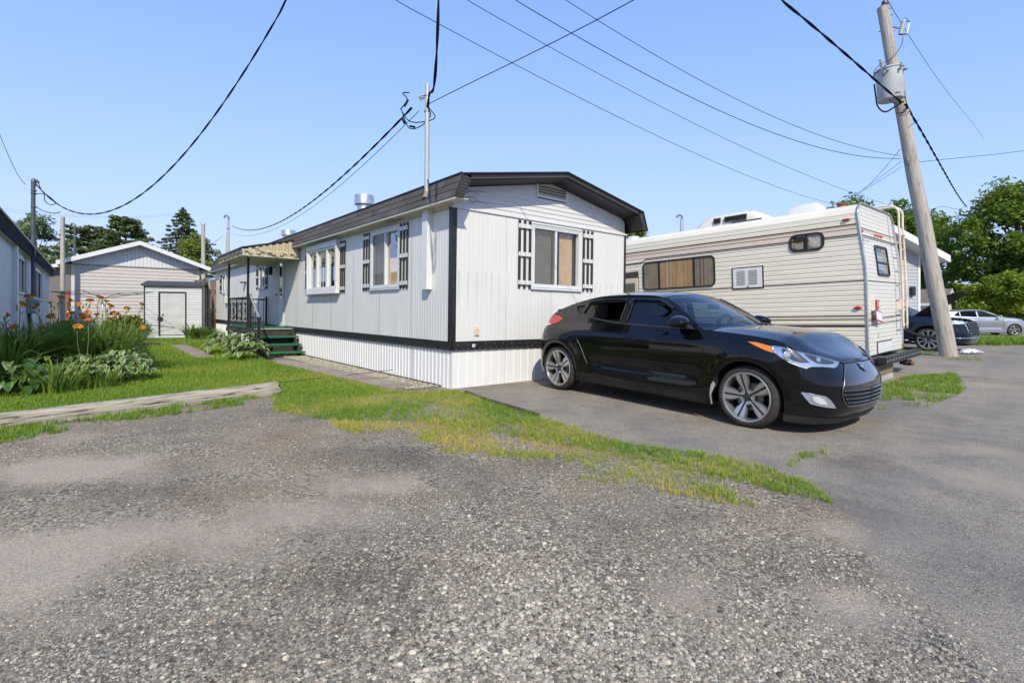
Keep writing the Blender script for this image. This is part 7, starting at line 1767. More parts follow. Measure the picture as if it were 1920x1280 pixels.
mb = MB(); n_ = 26; mb.tube([(0.01 * math.sin(i * .8), 0, PL_ * i / n_) for i in range(n_ + 1)], [.205 - .072 * (i / n_) for i in range(n_ + 1)], 18); mb.build('pole', pole_wood, up, True, angle=50)
mb = MB(); mb.box(-.24, .24, -.22, .10, -.12, -.02); 
def pl(px, py, Y=14.15):
    """a point beside the pole in the pole's own axes"""
    return np.array(PM_.inverted() @ Vector(at(px, py, Y)))
hw = mat('line_hardware', (.20, .21, .21), .5, .6); porcelain = mat('grey_porcelain', (.46, .48, .47), .25)
tz = pl(1672, 165)[2]
TXM = Matrix.Translation((pl(1670, 166, 13.79)[0], -.36, tz)) @ Matrix.Scale(.92, 4) @ PM_.to_3x3().inverted().to_4x4() @ Rot(-.06, 'Y')
mb = MB(); mb.lathe([(0, -.47), (.31, -.47), (.325, -.44), (.335, .38), (.36, .40), (.36, .43), (.33, .45), (.12, .50), (0, .50)], 36, TXM); tr = mb.build('transformer', mat('transformer_grey', (.42, .44, .44), .45, var=.08, dirt=(.34, .30, .26), dscale=4, damt=.3), up, True, angle=40)
for a in (-2.2, -.9, .25, 1.9): mb = MB(); mb.bevbox(-.025, .025, -.04, .0, .33, .46, .006, TXM @ Rot(a, 'Z') @ T(0, -.335, 0)); mb.build('lid_clamp', hw, tr)
mb = MB()
for i in range(5): mb.lathe([(.03, .47 + i * .05), (.062, .485 + i * .05), (.03, .51 + i * .05)], 14, TXM @ T(-.20, -.1, 0) @ Rot(-.15, 'Y'))
mb.build('bushing', porcelain, tr, True)
mb = MB(); mb.tube([tuple(TXM @ Vector(p)) for p in ((-.22, -.25, .30), (-.36, -.30, .26), (-.42, -.32, .14))], .03, 8); mb.tube([tuple(TXM @ Vector(p)) for p in ((.02, -.33, .28), (.02, -.42, .26))], .028, 8); mb.tube([tuple(TXM @ Vector(p)) for p in ((.20, -.28, .28), (.22, -.38, .26))], .028, 8); mb.build('secondary_bushing', hw, tr, True)
mb = MB(); mb.box(.18, .335, -.05, .05, -.3, .3, TXM @ Rot(-.55, 'Z') @ T(.006, 0, 0)); mb.build('side_stain', mat('red_stain', (.45, .30, .27), .6), tr)
for i in range(3): mb = MB(); mb.box(-.10 + i * .05, -.07 + i * .05, -.001, 0, -.40, -.36, TXM @ T(0, -.332, 0)); mb.build('painted_digit', black_plastic, tr)
# cut-out fuse on its arm
c1, c2 = pl(1648, 53), pl(1688, 54)
mb = MB(); mb.tube([(.10, 0, c1[2]), (c2[0], 0, c2[2])], .02, 6); mb.tube([(.12, 0, c1[2] - .18), (c2[0] - .1, 0, c2[2])], .012, 5); arm = mb.build('cutout_arm', hw, up)
f1, f0 = pl(1694, 40), pl(1687, 66); f1[1] = f0[1] = -.02; d_ = (f1 - f0) / 6
mb = MB()
for i in range(6): a = f0 + d_ * i; mb.tube([tuple(a), tuple(a + d_ * .5), tuple(a + d_)], [.038, .065, .038], 12, False)
mb.build('cutout_insulator', porcelain, arm, True)
g1, g0 = pl(1705, 44), pl(1700, 64); mb = MB(); mb.tube([tuple(g1), tuple(g0)], .018, 8); mb.build('fuse_tube', mat('white_tube', (.7, .72, .7), .4), arm)
mb = MB(); mb.tube([tuple(f1), tuple(g1 + [.02, 0, .05])], .018, 6); mb.tube([tuple(f0), tuple(g0)], .022, 6); mb.tube(curve_pts(tuple(pl(1688, 40)), tuple(pl(1696, 34)), tuple(pl(1702, 36)), tuple(pl(1700, 42))), .008, 5); mb.build('fuse_fitting', mat('greenish_bronze', (.10, .18, .16), .5, .6), arm)
ti = pl(1658, 2); mb = MB(); mb.lathe([(.03, -.08), (.03, .0), (.09, .02), (.10, .06), (.05, .08), (.08, .12), (.03, .16), (0, .16)], 14, T(ti[0], 0, PL_ + .02)); mb.build('top_insulator', mat('brown_porcelain', (.10, .06, .045), .25), up, True)
mb = MB()
for px, py in ((1643, 61), (1667, 17), (1667, 30)):
    p = pl(px, py); s_ = 1 if px > 1655 else -1; mb.tube([(0, -.02, p[2]), (s_ * .24, -.02, p[2])], .014, 6)
mb.tube([(.0, 0, pl(1690, 300)[2]), (-.25, -.12, pl(1690, 300)[2])], .022, 6); mb.lathe([(.05, -.12), (.06, 0), (.05, .1)], 10, T(-.2, -.12, pl(1690, 305)[2])); mb.build('pole_bolts', hw, up)
mb = MB()
def pw(*pts, r=.012, y=-.45):
    mb.tube(curve_pts(*[(pl(a, b_, 14.15 + y)[0], y, pl(a, b_, 14.15 + y)[2]) for a, b_ in pts]), r, 6)
pw((1693, 68), (1690, 85), (1672, 110), (1650, 122), (1638, 135), (1645, 137), (1650, 128), y=-.42, r=.008); pw((1653, 145), (1660, 170), (1672, 192), (1690, 192), r=.01)
pw((1639, 158), (1642, 180), (1646, 200), (1660, 210), (1680, 199), (1695, 190), r=.02); pw((1692, 140), (1695, 160), (1697, 185), r=.016); pw((1690, 140), (1694, 165), (1698, 188), (1705, 205), r=.01)
pw((1703, 240), (1712, 232), (1722, 225), r=.008); mb.tube(curve_pts((-.20, -.05, pl(0 + 1686, 212)[2]), (0, -.22, pl(1690, 216)[2]), (.19, -.05, pl(1694, 208)[2])), .008, 5)
mb.build('jumper_leads', wire_mat, up, True)

def wood_pole(name, label, px, ytop, ybase, Y, r, m_, cat='pole', group=None, tilt=0, top=None):
    p = at(px, 590, Y); p[2] = float(gz(p[0], p[1])); zt_ = 1.15 + (590 - ytop) / 960 * Y
    t = thing(name, label, cat, loc=tuple(p), group=group); mb = MB(); h = zt_ - p[2]; mb.tube([(0, 0, -.1), (tilt * .5, 0, h / 2), (tilt, 0, h)], [r, r * .93, r * .85], 12); mb.build('shaft', m_, t, True, angle=50)
    if top: mb = MB(); top(mb, h, tilt); mb.build('fittings', hw, t, True)
    return t, h
def weather(mb, h, tl): mb.tube(curve_pts((tl, 0, h), (tl + .02, 0, h + .15), (tl - .15, 0, h + .22), (tl - .22, 0, h + .1)), .045, 8); mb.lathe([(.05, 0), (.075, 0), (.075, .05), (.05, .05)], 10, T(tl, 0, h - .5))
def horns(mb, h, tl):
    for s_ in (-1, 1): mb.tube([(tl, 0, h - .1), (tl + s_ * .16, 0, h + .02), (tl + s_ * .15, 0, h + .16)], .02, 6)
wood_pole('wooden_pole', 'short weathered wooden pole standing left of the beige garage', 117.5, 407, 610, 21.3, .088, pole_wood)
wood_pole('metal_mast', 'thin grey metal mast behind the garage roof', 140, 427, 500, 27, .06, mat('dark_mast', (.09, .105, .115), .4, .4), 'mast', None, 0, weather)
wood_pole('distant_pole', 'pale wooden pole at the right eave of the beige garage', 381, 421, 560, 33, .13, pole_wood, 'pole', None, 0, horns)
wood_pole('distant_pole', 'slim wooden pole just behind the awning beside a metal mast', 420, 437, 560, 36, .10, pole_wood, 'pole', None, .25)
wood_pole('metal_mast', 'pale metal service mast above the porch awning', 428, 412, 560, 27.5, .075, mast_mat, 'mast', None, 0, weather)
wood_pole('metal_mast', 'short metal mast showing above the camper roof', 1278, 412, 500, 24, .09, galv, 'mast', None, 0, weather)
t, h = wood_pole('street_light_pole', 'small pole with a curved lamp arm behind the garage', 384, 470, 560, 34, .05, mat('dark_mast', (.09, .105, .115), .4, .4), 'pole'); mb = MB(); mb.tube(curve_pts((0, 0, h - .6), (.06, 0, h + .1), (.25, 0, h + .38), (.5, 0, h + .42)), .035, 6); mb.bevbox(.45, .75, -.06, .06, h + .37, h + .45, .02); mb.build('lamp_arm', black_plastic, t)

# ---------------------------------------------------------------- WIRES: each hangs in the vertical plane between its two ends
def wire(label, pix, A, B, r, twist=0, group='overhead wires', ext=0.):
    r *= .62; twist *= .75; ext *= .6
    """A, B: ground-plan (x, y) of the two ends; pix: where the wire is seen, from A to B"""
    A = np.array(A, float); B = np.array(B, float); d = B - A; P = []
    for px, py in pix:
        k = (px - 960) / 960.; t = (k * A[1] - A[0]) / (d[0] - k * d[1]); q = A + d * t; P.append((t, 1.15 + (590 - py) / 960. * q[1]))
    P = sorted(P); ts = np.array([p[0] for p in P]); zs = np.array([p[1] for p in P]); deg = min(3, len(ts) - 1); c = np.polyfit(ts, zs, deg)
    tt = np.linspace(ts[0], max(ts[-1] + ext, ts[-1]), 90)
    sm = np.polyval(c, tt); it = np.interp(tt, ts, zs)
    zz = np.where((tt < ts[0]), zs[0], np.where(tt > ts[-1], np.polyval(np.polyfit(ts[-2:], zs[-2:], 1), tt), sm))
    zz[tt < ts[0]] = np.polyval(np.polyfit(ts[:2], zs[:2], 1), tt[tt < ts[0]])
    pts = [(A[0] + d[0] * t, A[1] + d[1] * t, z) for t, z in zip(tt, zz)]
    mb = MB()
    if not twist: mb.tube(pts, r, 6)
    else:
        L_ = np.r_[0, np.cumsum([math.dist(pts[i], pts[i + 1]) for i in range(len(pts) - 1)])]; m_ = int(L_[-1] / .07); l = np.linspace(0, L_[-1], m_); Q = np.stack([np.interp(l, L_, [p[k] for p in pts]) for k in range(3)], 1)
        side = np.array([-d[1], d[0], 0]) / np.linalg.norm(d)
        for k in range(2):
            ph = l * twist + PI * k; mb.tube([tuple(q + side * math.cos(a) * r * .8 + np.array([0, 0, math.sin(a) * r * .8])) for q, a in zip(Q, ph)], r, 5)
    o = mb.build('overhead_wire', wire_mat, None, True); tag(o, label, 'wire', group); return o
LMx, LMy = (LH @ Vector((.55, 9.45, 0)))[:2]
MMx, MMy = (HM @ Vector((-.13, .55, 0)))[:2]
wire('thick twisted cable rising from the left mast to the top of the sky', [(68, 345), (88, 368), (130, 395), (180, 401), (230, 384), (300, 338), (370, 255), (440, 165), (500, 70), (535, 2)], (LMx, LMy), (9.5, .8), .016, 9, ext=.25)
wire('thick cable climbing straight up from the white home mast', [(802, 200), (812, 170), (817, 120), (821, 60), (822, 2)], (MMx, MMy), (2.7, -10), .016, 9, ext=.3)
wire('straight thin wire running from the white home mast up to the right', [(800, 197), (960, 118), (1080, 58), (1185, 2)], (MMx, MMy), (10, -1.5), .010, 0, ext=.2)
FMx, FMy = at(429, 590, 27.5)[:2]
wire('twisted cable sagging from the white home mast to the far mast', [(436, 424), (465, 430), (500, 427), (540, 410), (600, 365), (660, 312), (720, 255), (772, 205)], (FMx, FMy), (MMx - .3, MMy + .2), .017, 8)
wire('thin wire sagging just below the twisted cable', [(432, 438), (470, 440), (510, 434), (560, 405), (640, 345), (720, 270), (785, 212)], (FMx, FMy), (MMx, MMy), .009)
PX_, PY_ = float(PB[0] - .92), float(PB[1])
pp = lambda px: (float(at(px, 590, 14.1)[0]), 14.1)
wire('uppermost of the four long wires fanning from the pole to the top', [(1688, 292), (1560, 262), (1400, 195), (1230, 105), (1062, 1)], pp(1690), (-20, -3.5), .010, ext=.1)
wire('second highest of the four long wires fanning from the pole', [(1690, 297), (1560, 284), (1430, 240), (1280, 175), (1120, 92), (967, 0)], pp(1692), (-20, -3), .012, ext=.1)
wire('third of the four long wires, ending low behind the camper', [(1660, 382), (1560, 348), (1430, 292), (1250, 205), (1080, 118), (877, 0)], (17.5, 23.5), (-13.5, -1), .011, ext=.1)
wire('lowest of the four long wires, passing over the white home gable', [(1556, 381), (1440, 345), (1300, 285), (1120, 200), (940, 110), (742, 0)], (15.5, 24.5), (-13.3, -1), .012, ext=.1)
wire('heavy twisted cable from the top right of the sky to the transformer', [(1690, 192), (1640, 152), (1600, 112), (1560, 78), (1510, 42), (1466, 0)], (float(at(1690, 190, 13.6)[0]), 13.6), (-11, -2), .026, 5, ext=.5)
wire('heavy twisted cable drooping from the transformer into the maple', [(1697, 195), (1715, 225), (1740, 270), (1770, 320), (1795, 365), (1813, 388)], (float(at(1697, 190, 13.7)[0]), 13.7), (float(at(1815, 190, 33)[0]), 33), .030, 4)
wire('fine primary wire running past the fuse down to the right', [(1664, 2), (1690, 42), (1730, 108), (1790, 190), (1845, 262)], (float(at(1660, 190, 14.3)[0]), 14.3), (float(at(1850, 190, 50)[0]), 50), .012)
wire('thin wire leaving the pole level to the right edge', [(1716, 305), (1800, 296), (1860, 290), (1925, 282)], (float(at(1712, 190, 14.2)[0]), 14.2), (24, 15), .011, ext=.2)
wire('thin service wire slanting from the pole to behind the camper', [(1688, 280), (1650, 325), (1600, 372), (1575, 386)], pp(1690), (16.5, 26), .011)
wire('second service wire slanting lower from the pole to behind the camper', [(1690, 302), (1650, 333), (1610, 360), (1580, 380)], pp(1691), (17, 27), .010)
wire('lowest service wire crossing from the pole behind the camper', [(1690, 313), (1640, 345), (1560, 385)], pp(1692), (15.2, 26), .009)
wire('thin slack wire from the left mast up out of the left edge', [(48, 346), (35, 330), (15, 290), (0, 254)], (float((LH @ Vector((.1, 10, 0)))[0]), float((LH @ Vector((.1, 10, 0)))[1])), (-13.2, 10.2), .010, ext=.2)
wire('small slack wire loop between the maple and the drooping cable', [(1746, 400), (1775, 388), (1800, 392), (1812, 384)], (float(at(1746, 190, 30)[0]), 30), (float(at(1813, 190, 32.8)[0]), 32.8), .016)
wire('distant wire joining the two wooden poles beyond the garage', [(384, 474), (395, 475), (418, 478)], (float(at(382, 190, 33)[0]), 33), (float(at(421, 190, 36)[0]), 36), .022)
wire('distant wire rising from the lamp arm to the slim pole', [(392, 459), (405, 452), (418, 443)], (float(at(391, 190, 34)[0]), 34), (float(at(420, 190, 36)[0]), 36), .018)
for k_, (a, b_) in enumerate((((0, 391), (120, 402)), ((0, 396), (120, 405)))):
    wire(['very thin far wire above the left trees', 'very thin far wire just under another above the left trees'][k_], [a, (60, (a[1] + b_[1]) / 2), b_, (330, 398 + 4 * k_)], (-60, 60), (-38, 60), .012)

# ---------------------------------------------------------------- RIGHT BACKGROUND
gs = mat('grey_siding', (.40, .42, .44), .55, var=.04)
gh = thing('grey_sided_house', 'grey clapboard house with white trim behind the camper', 'house', m=frame(np.array([15.1, 20.0, .0]), vn(.95, .30, 0), vn(-.30, .95, 0), np.array([0, 0, 1.])))
# front wall runs left from its right corner at the origin
mb = MB(); z = .2
while z < 3.6: mb.add([(-6, -.02, z), (1.1, -.02, z), (1.1, 0, z + .13), (-6, 0, z + .13), (-6, 0, z), (1.1, 0, z)], [(0, 1, 2, 3), (4, 5, 1, 0)]); z += .13
mb.build('clapboards', gs, gh, fix=False)['kind'] = 'stuff'
mb = MB(); mb.box(-6, 1.1, .002, 9, -.2, 3.62); mb.build('wall', gs, gh)
mb = MB(); mb.box(1.02, 1.14, -.04, .1, .1, 3.6); mb.build('corner_board', white_vinyl, gh)
mb = MB(); mb.add([(-2.6, -.6, 5.0), (1.9, -.6, 3.45), (1.9, 9.5, 3.45), (-2.6, 9.5, 5.0), (-7, -.6, 3.45), (-7, 9.5, 3.45)], [(0, 1, 2, 3), (4, 0, 3, 5)]); mb.build('roof', roof_mat, gh)
mb = MB(); mb.add([(-2.6, -.62, 5.02), (1.92, -.62, 3.47), (1.92, -.62, 3.20), (-2.6, -.62, 4.75), (1.92, .1, 3.2), (-2.6, .1, 4.75)], [(0, 1, 2, 3), (3, 2, 4, 5)]); mb.box(1.90, 1.93, -.62, 9.5, 3.2, 3.47); mb.build('barge_board', white_vinyl, gh)
mb = MB(); mb.box(-.9, -.05, -.045, 0, .25, 2.55); hd_ = mb.build('door', white_vinyl, gh)
mb = MB(); mb.box(-.95, .0, -.05, -.0455, .2, 2.6); mb.build('door_frame', frame_mat, gh); 
mb = MB(); mb.bevbox(.55, .75, -.14, -.02, 1.9, 2.25, .02); mb.build('wall_lamp', black_plastic, gh)
mb = MB(); mb.add([(1.1, .4, 3.3), (1.75, .4, 2.75), (1.75, 2.6, 2.75), (1.1, 2.6, 3.3), (1.1, .4, 2.72), (1.1, 2.6, 2.72)], [(0, 1, 2, 3), (0, 4, 1), (4, 5, 2, 1)]); mb.build('side_hood', white_vinyl, gh)
simple_house('white_garden_shed', 'small white shed with brown shingled roof beyond the pole', (24.6, 34.8, -.05), (.632, -.775), 3.6, 2.6, 2.05, .80, mat('white_wall', (.65, .65, .64), .6), mat('brown_shingle', (.17, .13, .105), .9, var=.3, bump=.4), .25, ((.3, 1.1, .9, 1.5),), 'u')
wb = thing('blue_bin', 'bright blue wheeled bin standing beyond the silver car', 'bin', loc=(27.2, 33.5, 0)); mb = MB(); mb.prism([(-.28, 0), (.28, 0), (.36, 1.0), (-.36, 1.0)], -.3, .3, lambda a, b_, d: (a, d, b_)); mb.build('tub', mat('blue_plastic', (.015, .10, .55), .4), wb); mb = MB(); mb.bevbox(-.38, .38, -.34, .36, 1.0, 1.06, .02); mb.build('lid', mat('blue_plastic', (.015, .10, .55), .4), wb)
pc = thing('grey_crate', 'stack of pale grey wire crate beside the blue bin', 'crate', loc=(28.4, 33.6, 0)); mb = MB(); rim(mb, lambda a, d, z: (a, -d, z), -.45, .45, 0, 1.25, .08, -.3, .3)
for i in range(5): slab(mb, lambda a, d, z: (a, -d, z), -.4 + i * .18, -.34 + i * .18, .08, 1.2, .0, .28)
mb.build('crate_frame', mat('grey_box', (.5, .5, .48), .5), pc)
fr_ = thing('yellow_goal_frame', 'thin pale yellow pipe frame in front of the far hedge', 'frame', loc=(32.6, 36, 0)); mb = MB(); mb.tube([(-.0, 0, 0), (0, 0, 1.75)], .05, 6); mb.tube([(1.0, 0, 0), (1.0, 0, 1.75)], .05, 6); mb.tube([(-.3, 0, 1.75), (1.1, 0, 1.75)], .05, 6); mb.build('pipe', mat('pale_yellow', (.55, .50, .22), .5), fr_)
# white rag under the dark car's nose
cl = np.array([*at(1818, 590, 14.9)[:2], 0]); mb = MB(); rr = np.random.default_rng(8); P = []
for i in range(14):
    P.append([(-.30 + .62 * i / 13, -.14 + .28 * j / 7, max(.015, .10 * math.sin(PI * i / 13) * math.sin(PI * j / 7) + .05 * rr.random() + .05)) for j in range(8)])
mb.grid(np.array(P)); o = mb.build('white_sheet', mat('white_plastic_sheet', (.55, .56, .57), .5), None, True); o.location = cl; tag(o, 'crumpled white plastic sheet on the asphalt below the dark car nose', 'sheet')
# dark suv with its bonnet up
SUV = dict(plan=[(.95, 0), (.945, .30), (.92, .55), (.85, .74), (.72, .86), (.5, .925), (.25, .95), (0, .955), (-1, .96), (-2, .96), (-2.9, .95), (-3.3, .92), (-3.6, .80), (-3.72, .5), (-3.76, .2), (-3.77, 0)], half=.96, wf=(.3, .95), wr=(3.2, 3.7),
    nose=[(.1, -.2), (.25, -.08), (.4, -.02), (.55, 0), (.75, -.02), (.9, -.08), (1.0, -.16), (1.1, -.28), (1.3, -.4)], tail=[(.1, .2), (.3, .05), (.6, 0), (.9, .03), (1.1, .1), (1.5, .3), (1.8, .5)], prof=[(.1, .95), (.3, .975), (.6, 1.0), (.85, 1.0), (1.0, .98), (1.1, .95), (1.3, .87), (1.6, .74), (1.8, .68)],
    wheels=(0., -2.85), wz=.375, R=.43, flare=.03, haunch=.0, hz=.8, scallop=.02, scz=.5, crease=.01, crz=.95,
    top=[(1.0, .93), (.95, .94), (.85, .97), (.6, 1.02), (.2, 1.07), (-.5, 1.12), (-1.2, 1.14), (-2.5, 1.17), (-3.77, 1.2)], bot=[(1.0, .30), (.8, .26), (.45, .22), (-.45, .22), (-2.4, .22), (-3.3, .26), (-3.77, .3)],
    rail=[(-.45, 1.115), (-.6, 1.16), (-1.4, 1.60), (-2.0, 1.66), (-3.0, 1.63), (-3.5, 1.5), (-3.7, 1.22), (-3.77, 1.2)])
sx = at(1741, 590, 16.0); sf = vn(.60, -.80, 0)
suv = thing('dark_suv', 'dark blue black suv with raised bonnet parked behind the leaning pole', 'suv', m=frame(np.array([sx[0] + .94 * .80, 16.0 + .94 * .60, .0]), sf, vn(.80, .60, 0), np.array([0, 0, 1.])))
suv_p = paint('suv_paint', (.005, .010, .024), .04, .01)
c2 = CarBuilder(SUV, suv, suv_p); c2.lower(22)
c2.greenhouse([[(-1.9, 1.2), (-.85, 1.19), (-1.35, 1.5), (-1.9, 1.58)], [(-2.95, 1.22), (-2.0, 1.2), (-2.0, 1.59), (-2.9, 1.56)]], [tint_rear, tint_rear], -.46, -3.70)
A_ = np.linspace(float(c2.to_a(-1.38)), float(c2.to_a(-3.72)), 24); G, _ = c2.span('roof', A_, c2.zr, lambda x: .06, suv_p); c2.panel('roof', G, suv_p)
c2.windscreen(-.47, -1.38, (-.35, 1.17), (-1.32, 1.65), .04)
A_ = np.concatenate([np.linspace(0, float(c2.to_a(.6)), 10), np.linspace(float(c2.to_a(.6)), float(c2.to_a(-.40)), 14)[1:]]); G, _ = c2.span('bonnet', A_, c2.cs.top, lambda x: float(np.interp(x, [-.4, .5, .95], [.06, .05, .01])), suv_p)
Mh = T(-.38, 0, 1.16) @ Rot(math.radians(-44), 'Y') @ T(.38, 0, -1.14)
Gh = np.array([[tuple(Mh @ Vector(p)) for p in row] for row in G]); c2.panel('bonnet', Gh, suv_p)
Gu = Gh - np.array([-.0, 0, .03]); c2.panel('bonnet_underside', Gu, mat('bonnet_underside', (.012, .012, .013), .8))
mb = MB(); mb.box(-.3, .75, -.75, .75, .80, .88); mb.bevbox(-.2, .45, -.4, .4, .88, 1.0, .03); mb.bevbox(.0, .5, .45, .7, .88, 1.02, .03); mb.build('engine', mat('engine_black', (.015, .015, .016), .6), suv)
c2.patch('headlight', [(.115, .95), (.17, .965), (.235, .99), (.25, .93), (.20, .86), (.14, .86), (.10, .89)], .008, mat('headlight_clear', (.62, .66, .66), .12, .4, coat=1), None, (), .03, .01)
c2.patch('grille', [(.0, .93), (.07, .93), (.10, .86), (.10, .62), (.05, .55), (0, .55)], .006, mat('grille_hole', (.003, .003, .003), .9), None, (), .04)
for z_ in (.60, .66, .72, .78, .84, .90): c2.line('grille_slat', [(.10, z_), (.05, z_), (0, z_)], .015, .010, mat('satin_bead', (.22, .22, .22), .3, .8))
c2.line('grille_surround', [(.10, .93), (.12, .86), (.115, .70), (.11, .62)], .014, .022, chrome); c2.line('bumper_trim', [(.20, .46), (.15, .44), (.10, .45), (0, .44)], .012, .016, chrome)
c2.line('arch_trim', [(.43 * 1.04 * math.cos(t), .375 + .43 * 1.04 * math.sin(t)) for t in np.linspace(.05, PI - .05, 20)], .004, .018, black_plastic, None, True, True); c2.line('sill_trim', [(-.5, .34), (-2.4, .34)], .006, .018, chrome, None, True, True)
for xw in SUV['wheels']:
    for sd in (-1, 1): wheel(suv, (xw, sd * .94, .376), sd, .376, .285, .25, 'multi', 90, mat('bright_alloy', (.62, .62, .62), .25, .9), 10)
mb = MB(); mb.tube([(-.85, -1.0, .78), (-.45, -1.02, .60), (-.12, -1.03, .46)], .05, 8); mb.tube([(-.12, -1.03, .46), (.20, -1.03, .44)], .04, 8); mb.build('hanging_strap', black_plastic, suv)
# silver hatchback across the lane
SIL = dict(HATCH); SIL.update(haunch=.0, scallop=.025, flare=.015, crease=.014, crz=.82, wheels=(0., -2.60), R=.35, wz=.31,
    plan=[(.86, 0), (.85, .26), (.80, .50), (.71, .66), (.58, .77), (.40, .835), (.2, .86), (0, .865), (-.7, .87), (-1.6, .87), (-2.3, .87), (-2.7, .862), (-2.95, .83), (-3.14, .74), (-3.26, .56), (-3.31, .3), (-3.33, 0)],
    top=[(.9, .70), (.8, .74), (.6, .83), (.3, .92), (0, .965), (-.5, 1.0), (-1.2, 1.0), (-2.0, 1.03), (-2.6, 1.06), (-3.33, 1.06)], rail=[(-.42, .995), (-.6, 1.07), (-1.0, 1.26), (-1.35, 1.40), (-1.8, 1.44), (-2.4, 1.41), (-2.8, 1.33), (-3.05, 1.18), (-3.15, 1.07), (-3.33, 1.05)])
sv = at(1903, 590, 28.0)
sil = thing('silver_hatchback', 'silver hatchback parked across the gravel lane at the right edge', 'car', m=frame(np.array([sv[0] + .2, 28.0 + .84, -.005]), vn(.97, -.24, 0), vn(.24, .97, 0), np.array([0, 0, 1.])))
sp_m = paint('silver_paint', (.42, .43, .44), .10, .02, .7)
c3 = CarBuilder(SIL, sil, sp_m); c3.lower(22)
c3.greenhouse([[(-1.60, 1.03), (-.62, 1.02), (-.72, 1.09), (-1.05, 1.24), (-1.38, 1.36), (-1.60, 1.385)], [(-2.42, 1.07), (-1.68, 1.03), (-1.68, 1.385), (-2.2, 1.375), (-2.42, 1.33)], [(-2.78, 1.09), (-2.47, 1.075), (-2.47, 1.32), (-2.6, 1.25)]], [tint_front, tint_rear, tint_rear], -.43, -3.12)
A_ = np.linspace(float(c3.to_a(-1.33)), float(c3.to_a(-3.13)), 24); G, _ = c3.span('roof', A_, c3.zr, lambda x: .05, sp_m); c3.panel('roof', G, sp_m)
A_ = np.linspace(float(c3.to_a(-3.13)), 1, 8); G, _ = c3.span('tail', A_, lambda x: np.minimum(c3.cs.top(x), 1.08), lambda x: .03, sp_m); c3.panel('tail_deck', G, sp_m)
c3.windscreen(-.44, -1.34, (-.30, 1.03), (-1.27, 1.45), .04)
A_ = np.concatenate([np.linspace(0, float(c3.to_a(.5)), 10), np.linspace(float(c3.to_a(.5)), float(c3.to_a(-.42)), 14)[1:]]); G, _ = c3.span('bonnet', A_, c3.cs.top, lambda x: float(np.interp(x, [-.4, .5, .9], [.05, .04, .01])), sp_m); c3.panel('bonnet', G, sp_m)
c3.patch('tail_light', [(-3.32, .93), (-3.32, 1.0), (-3.2, 1.02), (-2.98, .98), (-3.05, .92)], .012, red_m, None, (), .03, .01, True, True)
for xs in ((-1.55, .60), (-.60, .55)): pass
for x_ in (-1.63, -.52, -2.5): c3.line('door_seam', [(x_, 1.0), (x_ + .02, .7), (x_, .35)], .001, .006, mat('gap_black', (.002, .002, .002), .9), None, True, True)
for x_ in (-1.45, -2.3): c3.patch('handle', [(x_ - .1, .885), (x_ - .1, .915), (x_ + .1, .91), (x_ + .1, .88)], .03, chrome, None, (), .05, .028, True, True)
for sd in (-1, 1):
    bm = bmesh.new(); bmesh.ops.create_uvsphere(bm, u_segments=14, v_segments=8, radius=1)
    for v in bm.verts: v.co = Vector((-.72 + v.co.x * .09, sd * .98 + v.co.y * .11, 1.06 + v.co.z * .07))
    me = bpy.data.meshes.new('wing_mirror'); bm.to_mesh(me); bm.free(); link('wing_mirror', me, sp_m, sil, True)
for xw in SIL['wheels']:
    for sd in (-1, 1): wheel(sil, (xw, sd * .845, .311), sd, .311, .225, .20, 'multi', 90, alloy, 5)
mb = MB(); mb.box(-2.9, -.5, -.7, .7, .3, .36)
for y in (-.36, .36):
    for x in (-1.5, -2.3): mb.bevbox(x - .2, x - .05, y - .24, y + .24, .5, 1.25, .05)
mb.build('seats', seat_m, sil)

# ================================================================ TREES
bark = mat('bark', (.10, .078, .058), .95, var=.4, vscale=8, stretch=(4, 4, .6), bump=.8, bscale=20, bdist=.03)
def leaves_at(C, rad, n, size, rng, flat=1., tone0=.5, tvar=.22, up=.3):
    """n leaf quads spread through clumps C (k,3) of radius rad"""
    k = len(C); idx = rng.integers(0, k, n); d = rng.standard_normal((n, 3)); d /= np.linalg.norm(d, axis=1, keepdims=True)
    d *= (rng.random((n, 1)) ** .45) * rad[idx][:, None]; d[:, 2] *= flat; P = C[idx] + d
    a = rng.standard_normal((n, 3)); a[:, 2] *= .5; a /= np.linalg.norm(a, axis=1, keepdims=True); nn = rng.standard_normal((n, 3)) + [0, 0, up * 3]; b = np.cross(nn, a); b /= np.linalg.norm(b, axis=1, keepdims=True) + 1e-9
    s = size * (.6 + .8 * rng.random((n, 1))); V = np.stack([P - a * s, P - b * s * .55, P + a * s, P + b * s * .55], 1).reshape(-1, 3)
    ct = rng.random(k); t = np.clip(tone0 + tvar * ((ct[idx] - .5) * 1.6 + (rng.random(n) - .5)), 0, 1)
    return V, np.arange(4 * n).reshape(-1, 4), np.repeat(t, 4)
GREENS = {'maple': leaf_mat('maple_leaf', (0.077, 0.144, 0.0154), (0.224, 0.312, 0.033), .5, .45), 'pale': leaf_mat('pale_leaf', (0.098, 0.163, 0.055), (0.28, 0.35, 0.143)), 'bright': leaf_mat('bright_leaf', (0.126, 0.213, 0.0176), (0.35, 0.425, 0.044), .5, .45),
          'spruce': leaf_mat('spruce_needles', (0.049, 0.0875, 0.0242), (0.14, 0.188, 0.0495), .6, .2), 'pine': leaf_mat('pine_needles', (0.063, 0.1, 0.0286), (0.168, 0.213, 0.055), .6, .2), 'cedar': leaf_mat('cedar_leaf', (0.112, 0.156, 0.022), (0.252, 0.3, 0.044), .6, .3)}
